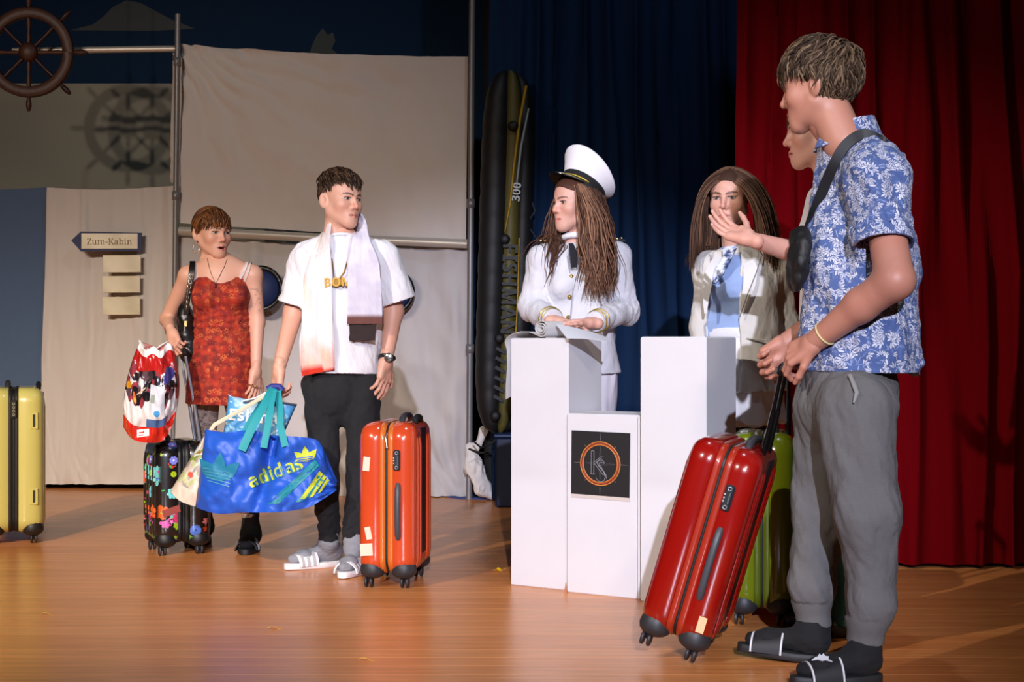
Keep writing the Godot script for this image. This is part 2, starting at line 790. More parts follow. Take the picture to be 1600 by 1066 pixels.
# ---------------------------------------------------------------- lamps outside the frame
func lantern(tone: String, where: Vector3, target: Vector3, angle: float, blend: float, energy: float, c: Color, size: float) -> void:
	var t := thing("stage_lantern", "black stage lantern with a %s glowing lens on the hall's lighting bar" % tone, "stage light", where)
	var bas := Basis.looking_at(target - where)
	var s := Shape.new()
	s.lathe([[0.03, 0.42], [0.10, 0.40], [0.115, 0.32], [0.115, 0.02], [0.125, 0.02], [0.125, 0.0], [0.10, 0.0], [0.10, 0.03]], Transform3D(bas * Basis(Vector3.RIGHT, PI / 2), Vector3.ZERO), 24)
	put("housing", s, mat(rgb(18, 18, 20), 0.5), t)
	s = Shape.new()
	s.lathe([[0.0001, 0.018], [0.098, 0.018], [0.098, 0.012], [0.0001, 0.006]], Transform3D(bas * Basis(Vector3.RIGHT, PI / 2), Vector3.ZERO), 24)
	var m := mat(Color.WHITE, 0.3)
	m.emission_enabled = true
	m.emission = c
	m.emission_energy_multiplier = 3.0
	put("lens_light", s, m, t)
	s = Shape.new()
	s.tube([Vector3(-0.14, 0, 0), Vector3(-0.14, 0.2, 0), Vector3(0, 0.22, 0), Vector3(0.14, 0.2, 0), Vector3(0.14, 0, 0)], 0.012, 6)
	s.tube([Vector3(0, 0.22, 0), Vector3(0, 6.0 - where.y, 0)], 0.015, 6)
	put("yoke", s, mat(rgb(18, 18, 20), 0.5), t)
	var l := SpotLight3D.new()
	l.name = "spot"
	l.position = where + (target - where).normalized() * 0.06
	add_child(l, true)
	l.look_at_from_position(l.position, target)
	l.light_color = c
	l.light_energy = energy
	l.light_size = size
	l.spot_angle = angle
	l.spot_angle_attenuation = blend
	l.spot_range = 40.0
	l.spot_attenuation = 2.0
	l.shadow_enabled = true

# dim work lamp under the stage ceiling
func work_lamp(where: Vector3, energy: float) -> void:
	var t := thing("work_lamp", "small round white work lamp under the stage ceiling", "lamp", where)
	var s := Shape.new()
	s.lathe([[0.001, 0.25], [0.05, 0.25], [0.16, 0.12], [0.17, 0.1], [0.15, 0.1], [0.001, 0.2]], Transform3D.IDENTITY, 20)
	put("shade", s, mat(rgb(40, 40, 42), 0.6), t)
	s = Shape.new()
	s.lathe([[0.001, -0.05], [0.035, -0.03], [0.045, 0.0], [0.035, 0.04], [0.015, 0.1], [0.001, 0.1]], Transform3D.IDENTITY, 16)
	var m := mat(Color.WHITE, 0.4)
	m.emission_enabled = true
	m.emission = Color(0.85, 0.92, 1.0)
	m.emission_energy_multiplier = 2.0
	put("bulb", s, m, t)
	var l := OmniLight3D.new()
	l.name = "glow"
	l.position = where
	add_child(l, true)
	l.light_color = Color(0.85, 0.92, 1.0)
	l.light_energy = energy
	l.light_size = 0.05
	l.omni_range = 30.0
	l.omni_attenuation = 2.0
	l.shadow_enabled = true

# ---------------------------------------------------------------- the hall
func build_setting() -> void:
	# stage floor of narrow boards that run across the stage
	var fl := Node3D.new()
	fl.name = "floor"
	add_child(fl)
	fl.set_meta("kind", "structure")
	fl.set_meta("label", "glossy reddish brown wooden stage floor")
	var tones := [rgb(228, 143, 76), rgb(232, 148, 80), rgb(223, 138, 72), rgb(230, 146, 77)]
	var mats := []
	for i in tones.size():
		var m := mat(Color.WHITE, 0.3)
		var g := two(tones[i].darkened(0.14), tones[i].lightened(0.06))
		m.albedo_texture = noise_tex(0.018, 20 + i, 512, 5, g)
		m.uv1_triplanar = true
		m.uv1_world_triplanar = true
		m.uv1_scale = Vector3(0.22, 1.0, 3.1)
		m.uv1_offset = Vector3(i * 0.27, 0, i * 0.31)
		m.metallic_specular = 0.45
		mats.append(m)
	var s := Shape.new()
	var bw := 0.128
	s.block(Vector3.ZERO, Vector3(13.6, 0.03, bw - 0.0006), 0.0007)
	var plank := s.mesh()
	var n := 0
	var z := -3.35
	while z > -11.95:
		var o := MeshInstance3D.new()
		o.name = "board"
		o.mesh = plank
		o.material_override = mats[(n * 7 + n / 3) % 4]
		fl.add_child(o, true)
		o.position = Vector3(0, -0.015, z)
		z -= bw
		n += 1
	s = Shape.new()
	s.block(Vector3(0, -0.55, -7.65), Vector3(13.6, 1.03, 8.7), 0.004)
	put("stage_base", s, mat(rgb(30, 26, 24), 0.8), fl)
	var dark := mat(rgb(34, 32, 32), 0.9)
	var shell := [["hall_floor", Vector3(0, -1.1, 2.7), Vector3(13.8, 0.1, 12.1)], ["ceiling", Vector3(0, 6.05, -1.7), Vector3(13.8, 0.1, 21.0)], ["wall_left", Vector3(-6.85, 2.45, -1.7), Vector3(0.1, 7.2, 21.0)], ["wall_right", Vector3(6.85, 2.45, -1.7), Vector3(0.1, 7.2, 21.0)], ["wall_front", Vector3(0, 2.45, 8.75), Vector3(13.8, 7.2, 0.1)]]
	for w in shell:
		s = Shape.new()
		s.block(w[1], w[2], 0.002)
		var o := put(w[0], s, dark)
		o.set_meta("kind", "structure")
	# painted back wall: night blue with pale clouds above a cream band
	var wb := Node3D.new()
	wb.name = "wall_back"
	add_child(wb)
	wb.set_meta("kind", "structure")
	wb.set_meta("label", "back wall painted dark blue with pale clouds over a cream band")
	s = Shape.new()
	s.block(Vector3(0, 2.45, -12.06), Vector3(13.6, 7.2, 0.1), 0.002)
	put("painted_wall", s, bump(mat(rgb(3, 40, 72), 0.95), weave_tex, 0.1, Vector3(3, 3, 3)), wb)
	s = Shape.new()
	s.block(Vector3(-3.6, 1.52, -11.995), Vector3(5.8, 3.02, 0.03), 0.003)
	var cm := mat(Color.WHITE, 0.95)
	cm.albedo_texture = noise_tex(0.004, 31, 256, 3, two(rgb(140, 138, 126), rgb(160, 155, 138)))
	cm.uv1_triplanar = true
	cm.uv1_scale = Vector3(0.5, 0.5, 0.5)
	put("cream_band", s, cm, wb)
	var cl := mat(rgb(78, 84, 84), 0.95)
	for c in [[at(205, 44, 12.0), [[-95, -3], [-60, 6], [-42, 20], [-30, 33], [-8, 44], [14, 40], [36, 28], [62, 14], [100, -1], [30, -4]]], [at(508, 76, 12.0), [[-26, -14], [-22, 2], [-14, 20], [-4, 32], [4, 22], [12, 26], [16, 12], [10, 0], [22, -10], [4, -16]]]]:
		s = Shape.new()
		var poly := PackedVector2Array()
		for q in c[1]:
			poly.append(Vector2(q[0], q[1]) * 0.005)
		s.prism(poly, 0.004, Transform3D(Basis.IDENTITY, Vector3(c[0].x, c[0].y, -12.011)))
		put("painted_cloud", s, cl, wb)

# hanging curtain: pleated sheet along a polyline of floor points
func curtain(called: String, label: String, path: Array, top: float, bottom: float, wave: float, deep: float, m: Material, seed_: int) -> void:
	var n := FastNoiseLite.new()
	n.seed = seed_
	n.frequency = 0.9
	var total := 0.0
	for i in path.size() - 1:
		total += path[i].distance_to(path[i + 1])
	var cols := int(total / wave * 12.0)
	var rows := []
	for r in 15:
		var y: float = lerpf(top, bottom, r / 14.0)
		var row := []
		for c in cols + 1:
			var u := total * c / cols
			var rest := u
			var p := Vector2.ZERO
			var dir := Vector2.RIGHT
			for i in path.size() - 1:
				var seg: float = path[i].distance_to(path[i + 1])
				dir = (path[i + 1] - path[i]).normalized()
				if rest <= seg or i == path.size() - 2:
					p = path[i] + dir * rest
					break
				rest -= seg
			var ph := u / wave + n.get_noise_2d(u * 1.4, y * 0.12) * 1.6
			var amp := deep * (0.65 + 0.5 * n.get_noise_2d(u * 2.0 + 40.0, y * 0.3)) * (1.0 + 0.25 * r / 14.0)
			var w := sin(ph * TAU)
			var off := (signf(w) * pow(absf(w), 0.75)) * amp + n.get_noise_2d(u * 7.0, y * 0.4) * 0.012
			var q := p + Vector2(-dir.y, dir.x) * off + dir * cos(ph * TAU) * amp * 0.28
			row.append(Vector3(q.x, y, q.y))
		rows.append(row)
	var s := Shape.new()
	s.sheet(rows, 0.006)
	var o := put(called, s, m)
	o.name = numbered(called)
	tag(o, label, "curtain")

func build_backdrop() -> void:
	var blue := bump(mat(rgb(26, 47, 78), 0.95), weave_tex, 0.08, Vector3(8, 8, 8))
	blue.metallic_specular = 0.2
	curtain("stage_curtain", "dark blue pleated stage curtain hanging behind the plinths", [Vector2(-0.14, -9.75), Vector2(2.6, -9.75)], 4.6, 0.015, 0.175, 0.055, blue, 5)
	var red := bump(mat(rgb(98, 1, 9), 0.95), weave_tex, 0.08, Vector3(8, 8, 8))
	red.metallic_specular = 0.15
	curtain("stage_curtain", "deep red pleated velvet stage curtain hanging to the wooden floor", [Vector2(1.04, -7.2), Vector2(1.75, -6.88), Vector2(4.2, -6.8)], 4.6, 0.02, 0.16, 0.05, red, 9)

	# white cloths on a frame of metal poles
	var white := bump(mat(rgb(206, 197, 190), 0.92), weave_tex, 0.06, Vector3(8, 8, 8))
	var nz := FastNoiseLite.new()
	nz.seed = 77
	nz.frequency = 0.8
	var hang := func(c: Array, amp: float, streak: float, nu: int, nv: int, spot: Vector2) -> Array:
		var rows := []
		for r in nv + 1:
			var v := float(r) / nv
			var row := []
			for k in nu + 1:
				var u := float(k) / nu
				var p: Vector3 = c[0].lerp(c[1], u).lerp(c[3].lerp(c[2], u), v)
				# shallow folds that fan out from one fixed corner
				var fan := atan2(v + 0.02 - spot.y, u + 0.02 - spot.x)
				var dist := Vector2(u, v).distance_to(spot)
				var d := sin(fan * 26.0 + nz.get_noise_2d(u * 3.0, v * 3.0) * 5.0) * amp * exp(-dist * 2.2)
				d += nz.get_noise_2d(u * 5.0 * streak, v * 1.5) * amp * 1.6 + nz.get_noise_2d(u * 22.0, v * 2.5 + 9.0) * amp * 0.35
				p.z += d
				p.y += sin(u * PI) * -0.02 * (1.0 - v)
				row.append(p)
			rows.append(row)
		return rows
	var s := Shape.new()
	s.sheet(hang.call([at(284, 70, 10.42), at(731, 88, 9.98), at(728, 377, 9.96), at(281, 349, 10.4)], 0.028, 1.0, 60, 34, Vector2(0.0, 0.0)), 0.003)
	tag(put("hanging_cloth", s, white), "upper white cloth stretched between two metal poles", "cloth")
	s = Shape.new()
	var lower := bump(mat(rgb(188, 182, 180), 0.92), weave_tex, 0.06, Vector3(8, 8, 8))
	s.sheet(hang.call([at(278, 369, 10.44), at(731, 386, 10.0), at(733, 776, 9.98), at(255, 772, 10.36)], 0.03, 2.2, 70, 40, Vector2(1.0, 1.05)), 0.003)
	tag(put("hanging_cloth_001", s, lower), "lower white cloth behind the portholes, hanging to the floor", "cloth")
	s = Shape.new()
	s.sheet(hang.call([at(73, 293, 10.62), at(272, 290, 10.5), at(268, 757, 10.5), at(62, 757, 10.6)], 0.022, 2.0, 40, 40, Vector2(0.2, 1.1)), 0.003)
	tag(put("hanging_cloth_002", s, white), "white cloth panel carrying the arrow sign, beside the slate blue panel", "cloth")
	s = Shape.new()
	s.sheet(hang.call([at(270, 82, 10.6), at(284, 84, 10.52), at(284, 292, 10.52), at(266, 285, 10.6)], 0.02, 2.0, 6, 24, Vector2(0.2, 1.1)), 0.003)
	tag(put("hanging_cloth_003", s, white), "narrow edge of white cloth folded behind the metal pole", "cloth")
	s = Shape.new()
	s.sheet(hang.call([at(-160, 293, 10.72), at(80, 292, 10.68), at(72, 768, 10.66), at(-160, 768, 10.7)], 0.012, 1.0, 24, 24, Vector2(0.2, 1.1)), 0.003)
	tag(put("hanging_cloth_004", s, cloth(rgb(78, 98, 128))), "slate blue cloth panel behind the yellow suitcase", "cloth")
	s = Shape.new()
	var b0 := at(-150, 772, 10.75)
	var b1 := at(300, 772, 10.7)
	s.block((b0 + b1) / 2 + Vector3(0, 0.05 - (b0.y + b1.y) / 2, -0.05), Vector3(b1.x - b0.x, 0.12, 0.04), 0.004)
	tag(put("batten", s, mat(rgb(14, 13, 13), 0.8)), "black wooden batten on the floor below the white cloth panel", "batten")

	# poles
	var steel := mat(rgb(128, 126, 126), 0.4, 0.35)
	var alu := mat(rgb(196, 190, 180), 0.35, 0.35)
	var pole := func(label: String, pts: Array, r: float, m: Material, joints: Array) -> void:
		var t := thing("scaffold_pole", label, "pole", pts[0])
		var q := Shape.new()
		var loc := []
		for p in pts:
			loc.append(p - pts[0])
		q.tube(loc, r, 14)
		put("tube", q, m, t)
		for j in joints:
			q = Shape.new()
			var c: Vector3 = loc[0].lerp(loc[-1], j)
			var d: Vector3 = (loc[-1] - loc[0]).normalized() * 0.03
			q.tube([c - d, c - d * 0.9, c + d * 0.9, c + d], [r * 1.02, r * 1.35, r * 1.35, r * 1.02], 14)
			put("collar", q, m, t)
	var foot1 := at(270, 533, 10.36)
	foot1.y = 0.0
	pole.call("steel pole beside the ship's wheel, behind the woman in red", [foot1, at(278, 22, 10.36)], 0.019, steel, [0.62, 0.9])
	var foot2 := at(733, 533, 9.9)
	foot2.y = 0.0
	pole.call("tall steel pole between the white cloth and the inflatable boat", [foot2, at(738, -60, 9.9)], 0.021, steel, [0.28, 0.55])
	pole.call("thin metal rod with a bright glint above the inflatable boat", [at(776, 116, 9.85), at(777, -60, 9.85)], 0.011, mat(rgb(196, 150, 92), 0.3, 0.9), [0.15])
	pole.call("dark metal rod close behind the tall steel pole", [at(760, 240, 9.95), at(759, -60, 9.95)], 0.008, mat(rgb(70, 66, 62), 0.4, 0.9), [])
	pole.call("horizontal metal tube running from the ship's wheel to the pole", [at(20, 80, 10.42), at(274, 76, 10.42)], 0.022, alu, [])
	pole.call("flat silver crossbar between the upper and the lower white cloth", [at(281, 361, 10.38), at(500, 372, 10.14), at(731, 381, 9.94)], 0.03, alu, [])
	pole.call("black support post behind the boat, in the dark gap", [at(768, 533, 9.95) * Vector3(1, 0, 1), at(768, -40, 9.95)], 0.05, mat(rgb(12, 12, 13), 0.8), [])

	# ship's wheel
	var wc := at(45, 82, 10.25)
	var w := thing("ship_wheel", "dark wooden ship's wheel with eight handles hanging above the cloths", "ship's wheel", wc)
	var wood := bump(mat(rgb(66, 32, 15), 0.5), noise_tex(0.03, 41, 256), 0.1, Vector3(3, 3, 3))
	var dwood := mat(rgb(44, 12, 9), 0.5)
	var R := 0.265
	s = Shape.new()
	s.begin()
	var prof := [[R - 0.035, -0.02], [R - 0.03, -0.025], [R + 0.03, -0.025], [R + 0.035, -0.02], [R + 0.035, 0.02], [R + 0.03, 0.025], [R - 0.03, 0.025], [R - 0.035, 0.02]]
	for i in 48:
		for k in prof.size():
			var a = prof[k]
			var b = prof[(k + 1) % prof.size()]
			var a0 := TAU * i / 48
			var a1 := TAU * (i + 1) / 48
			s.quad(Vector3(cos(a0) * a[0], sin(a0) * a[0], a[1]), Vector3(cos(a1) * a[0], sin(a1) * a[0], a[1]), Vector3(cos(a1) * b[0], sin(a1) * b[0], b[1]), Vector3(cos(a0) * b[0], sin(a0) * b[0], b[1]))
	s.end()
	put("rim", s, wood, w)
	s = Shape.new()
	s.lathe([[0.001, -0.045], [0.05, -0.045], [0.062, -0.03], [0.062, 0.03], [0.045, 0.04], [0.02, 0.05], [0.001, 0.05]], Transform3D(Basis(Vector3.RIGHT, PI / 2), Vector3.ZERO), 20)
	put("hub", s, wood, w)
	for i in 8:
		var an := TAU * i / 8
		var d := Vector3(cos(an), sin(an), 0)
		s = Shape.new()
		var pts := []
		var rad := []
		for q in [[0.05, 0.012], [0.10, 0.016], [0.14, 0.011], [0.19, 0.017], [0.24, 0.012], [0.31, 0.012], [0.325, 0.017], [0.355, 0.019], [0.385, 0.013], [0.395, 0.004]]:
			pts.append(d * q[0])
			rad.append(q[1])
		s.tube(pts, rad, 10)
		put("spoke", s, dwood if i % 2 else wood, w)
	s = Shape.new()
	s.tube([Vector3(0, 0.2, -0.03), Vector3(0, 0.9, -0.03)], 0.006, 6)
	put("hanging_wire", s, mat(rgb(20, 20, 20), 0.6), w)

	# portholes on the lower cloth
	for q in [[407, 451, 10.1, "dark blue porthole with a riveted black rim beside the woman in red"], [612, 456, 9.98, "dark blue porthole with a riveted black rim behind the man in the t-shirt"]]:
		var c := at(q[0], q[1], q[2])
		var t := thing("porthole", q[3], "porthole", c)
		s = Shape.new()
		s.lathe([[0.001, 0.0], [0.125, 0.0], [0.125, 0.008], [0.001, 0.008]], Transform3D(Basis(Vector3.RIGHT, PI / 2), Vector3.ZERO), 40)
		put("disc", s, mat(rgb(26, 44, 92), 0.6), t)
		s = Shape.new()
		s.ringtube(Vector3(0, 0, 0.008), Basis.IDENTITY, 0.136, 0.136, 0.017, 40, 8)
		put("rim", s, mat(rgb(16, 16, 18), 0.25), t)
		for i in 8:
			s = Shape.new()
			var an := TAU * (i + 0.5) / 8
			s.lathe([[0.001, 0.0], [0.007, 0.0], [0.005, 0.006], [0.001, 0.007]], Transform3D(Basis(Vector3.RIGHT, PI / 2), Vector3(cos(an) * 0.137, sin(an) * 0.137, 0.022)), 8)
			put("rivet", s, mat(rgb(190, 190, 190), 0.3, 0.8), t)

	# signs on the left cloth
	var sz := 10.46
	var sc := at(168, 377, sz)
	var paper := mat(Color.WHITE, 0.35)
	paper.albedo_texture = noise_tex(0.006, 51, 256, 3, two(rgb(178, 160, 116), rgb(230, 218, 182)))
	paper.uv1_triplanar = true
	paper.uv1_scale = Vector3(2, 2, 2)
	paper.metallic_specular = 0.7
	var t := thing("arrow_sign", "navy blue arrow sign pointing left with a parchment lettering panel", "sign", sc)
	s = Shape.new()
	var P := 10.46 / FOCAL
	s.prism(PackedVector2Array([Vector2(-56, 1) * P, Vector2(-41, -16) * P, Vector2(54, -15) * P, Vector2(54, 13) * P, Vector2(-41, 15) * P]), 0.012)
	put("arrow_board", s, mat(rgb(24, 34, 84), 0.6), t)
	s = Shape.new()
	s.block(Vector3(4 * P, 0, 0.014), Vector3(88 * P, 24 * P, 0.004), 0.001)
	put("lettering_panel", s, paper, t)
	letters(t, "lettering", "Zum-Kabin", 0.058, Vector3(4 * P, -1 * P, 0.0163), Basis.IDENTITY, mat(rgb(120, 100, 66), 0.8), "Droid Serif")
	for q in [[191, 412.5, 59, 27, "parchment plate directly below the arrow sign"], [190, 444.5, 59, 26, "pale parchment plate in the middle below the arrow sign"], [190, 478, 59, 28, "brownish parchment plate, lowest below the arrow sign"]]:
		var pl := thing("sign_plate", q[4], "sign", at(q[0], q[1], sz))
		s = Shape.new()
		s.block(Vector3(0, 0, 0.006), Vector3(q[2] * P, q[3] * P, 0.01), 0.0015, Basis(Vector3.BACK, 0.006))
		put("board", s, paper, pl)

	build_boat()

	# dark blue storage box that the boat stands on
	var bp := at(806, 533, 9.52) * Vector3(1, 0, 1)
	t = thing("storage_box", "dark blue storage box under the upright boat, behind the tall plinth", "box", bp)
	s = Shape.new()
	s.block(Vector3(0, 0.215, 0), Vector3(0.25, 0.43, 0.26), 0.012)
	put("tub", s, mat(rgb(10, 26, 56), 0.6), t)
	s = Shape.new()
	s.block(Vector3(0, 0.44, 0), Vector3(0.27, 0.022, 0.28), 0.006)
	put("lid", s, mat(rgb(18, 40, 80), 0.5), t)

	# white fabric bundle tied to the pole and the blue sheet under it
	t = thing("fabric_bundle", "white fabric gathered and tied with black cord at the pole's foot", "fabric", foot2 + Vector3(0.03, 0, 0.05))
	var f := Field.new(0.008, t.position)
	var nn := FastNoiseLite.new()
	nn.seed = 12
	nn.frequency = 9.0
	var k0 := t.position
	f.cone(k0 + Vector3(-0.02, 0.34, 0), k0 + Vector3(0.0, 0.22, 0.01), 0.03, 0.055, 0.03)
	f.cone(k0 + Vector3(0.0, 0.22, 0.01), k0 + Vector3(0.06, 0.08, 0.02), 0.055, 0.05, 0.03)
	f.cone(k0 + Vector3(0.06, 0.08, 0.02), k0 + Vector3(0.12, 0.035, 0.02), 0.05, 0.03, 0.03)
	f.cone(k0 + Vector3(0.02, 0.33, 0.0), k0 + Vector3(0.06, 0.44, 0.0), 0.018, 0.03, 0.03)
	f.disp = func(p: Vector3) -> float: return nn.get_noise_3d(p.x * 2.2, p.y * 0.9, p.z * 2.2) * 0.016
	grow(f, soft("gathered_cloth", cloth(rgb(226, 220, 214)), t))
	s = Shape.new()
	s.tube([Vector3(-0.03, 0.33, 0.03), Vector3(0.03, 0.31, 0.06), Vector3(0.12, 0.30, 0.04), Vector3(0.2, 0.36, 0.02), Vector3(0.27, 0.46, 0.0)], 0.007, 6)
	put("cord", s, mat(rgb(14, 14, 15), 0.7), t)
	s = Shape.new()
	var fl := []
	for p in [at(700, 776, 10), at(722, 782, 9.9), at(788, 782, 9.84), at(790, 762, 10.6), at(720, 764, 10.5)]:
		fl.append(Vector2(p.x, -p.z))
	s.prism(PackedVector2Array(fl), 0.006, Transform3D(Basis(Vector3.RIGHT, -PI / 2), Vector3(0, 0.001, 0)))
	tag(put("floor_sheet", s, cloth(rgb(52, 76, 140))), "blue fabric sheet lying on the floor at the pole's foot", "fabric")

func letters(parent: Node3D, called: String, what: String, height: float, where: Vector3, bas: Basis, m: Material, font := "Droid Sans", depth := 0.001, bold := 400) -> MeshInstance3D:
	var sf := SystemFont.new()
	sf.font_names = PackedStringArray([font])
	sf.font_weight = bold
	var tm := TextMesh.new()
	tm.font = sf
	tm.text = what
	tm.font_size = 48
	tm.pixel_size = height / 48.0
	tm.depth = depth
	tm.curve_step = 1.5
	var o := MeshInstance3D.new()
	o.name = called
	o.mesh = tm
	o.material_override = m
	parent.add_child(o, true)
	o.transform = Transform3D(bas, where)
	return o

func build_boat() -> void:
	# an inflatable boat stood on end beside the pole: dark segmented tube, olive side and a yellow trim line
	var d := 9.55
	var base := at(778, 676, d)
	var top := at(794, 112, d)
	var t := thing("inflatable_boat", "black and olive inflatable boat standing on end beside the steel pole", "boat", base)
	var up := (top - base)
	var L := up.length()
	var n := FastNoiseLite.new()
	n.seed = 15
	n.frequency = 6.0
	var dark := mat(rgb(17, 17, 19), 0.6)
	var olive := mat(rgb(84, 76, 26), 0.6)
	var gold := mat(rgb(170, 134, 16), 0.5)
	var grey := mat(rgb(150, 158, 168), 0.5)
	# each tube: centre offset in x, z, radius, material
	for q in [["side_tube", -0.062, 0.03, 0.115, dark], ["side_panel", 0.04, 0.055, 0.07, olive], ["inner_tube", 0.115, -0.03, 0.085, dark]]:
		var rows := []
		for i in 90:
			var v := i / 89.0
			var prof := sqrt(maxf(0.0, 1.0 - pow(absf(v * 2.0 - 1.0), 7.0)))
			var crease := 1.0 - 0.05 * pow(absf(sin(v * 40.0)), 10.0)
			var row := []
			for k in 18:
				var an := TAU * k / 18
				var bulge: float = q[3] * (0.12 + 0.88 * prof) * crease
				row.append(up * v + Vector3(q[1] * (0.35 + 0.65 * prof) + cos(an) * bulge * 0.8, 0.0, q[2] + sin(an) * bulge * 1.1))
			rows.append(row)
		var s := Shape.new()
		s.loft(rows)
		put(q[0], s, q[4], t)
	var s2 := Shape.new()
	var u := func(px: float, py: float, dz: float) -> Vector3: return at(px, py, d - dz) - base
	s2.tube([u.call(822, 135, 0.10), u.call(812, 190, 0.13), u.call(803, 260, 0.14), u.call(797, 320, 0.13), u.call(789, 362, 0.13)], [0.02, 0.02, 0.018, 0.014, 0.006], 8, 0.5)
	put("yellow_trim", s2, gold, t)
	s2 = Shape.new()
	s2.tube([u.call(826, 170, 0.08), u.call(814, 230, 0.11), u.call(806, 300, 0.115)], [0.012, 0.02, 0.01], 8, 0.5)
	put("grey_trim", s2, grey, t)
	s2 = Shape.new()
	s2.tube([u.call(811, 372, 0.12), u.call(809, 460, 0.13), u.call(806, 520, 0.13), u.call(803, 600, 0.13)], [0.009, 0.011, 0.011, 0.006], 8, 0.5)
	put("yellow_trim", s2, gold, t)
	for q in [[802, 197], [789, 374], [780, 529], [774, 650]]:
		s2 = Shape.new()
		s2.lathe([[0.001, -0.01], [0.034, -0.01], [0.03, 0.02], [0.012, 0.03], [0.001, 0.03]], Transform3D(Basis(Vector3.RIGHT, PI / 2), u.call(q[0], q[1], 0.135)), 14)
		put("oar_clip", s2, dark, t)
	letters(t, "lettering", "FISHMAN", 0.125, u.call(795, 452, 0.155), Basis(Vector3.BACK, -PI / 2 - 0.03), mat(rgb(16, 16, 18), 0.6), "Droid Sans", 0.004, 700)
	letters(t, "lettering", "300", 0.07, u.call(807, 300, 0.13), Basis(Vector3.BACK, PI / 2 - 0.1), mat(rgb(190, 196, 200), 0.6), "Droid Sans", 0.003, 700)
	for i in 6:
		s2 = Shape.new()
		var a: Vector3 = u.call(783 - i * 0.8, 548 + i * 15, 0.142)
		s2.block(a, Vector3(0.07, 0.022, 0.004), 0.001, Basis(Vector3.BACK, -0.5))
		put("black_stripe", s2, mat(rgb(16, 16, 18), 0.6), t)
	s2 = Shape.new()
	s2.tube([u.call(770, 500, -0.1), u.call(768, 600, -0.11), u.call(772, 676, -0.06), u.call(778, 690, 0.02)], 0.006, 6)
	s2.tube([u.call(790, 668, 0.05), u.call(770, 692, 0.1), u.call(752, 700, 0.05), u.call(740, 690, -0.1)], 0.006, 6)
	put("rope", s2, mat(rgb(15, 15, 16), 0.7), t)
	s2 = Shape.new()
	s2.tube([u.call(826, 300, 0.0), u.call(836, 330, 0.02), u.call(823, 350, 0.03), u.call(838, 372, 0.02), u.call(846, 400, 0.0)], 0.006, 6)
	put("grab_line", s2, mat(rgb(34, 40, 50), 0.7), t)

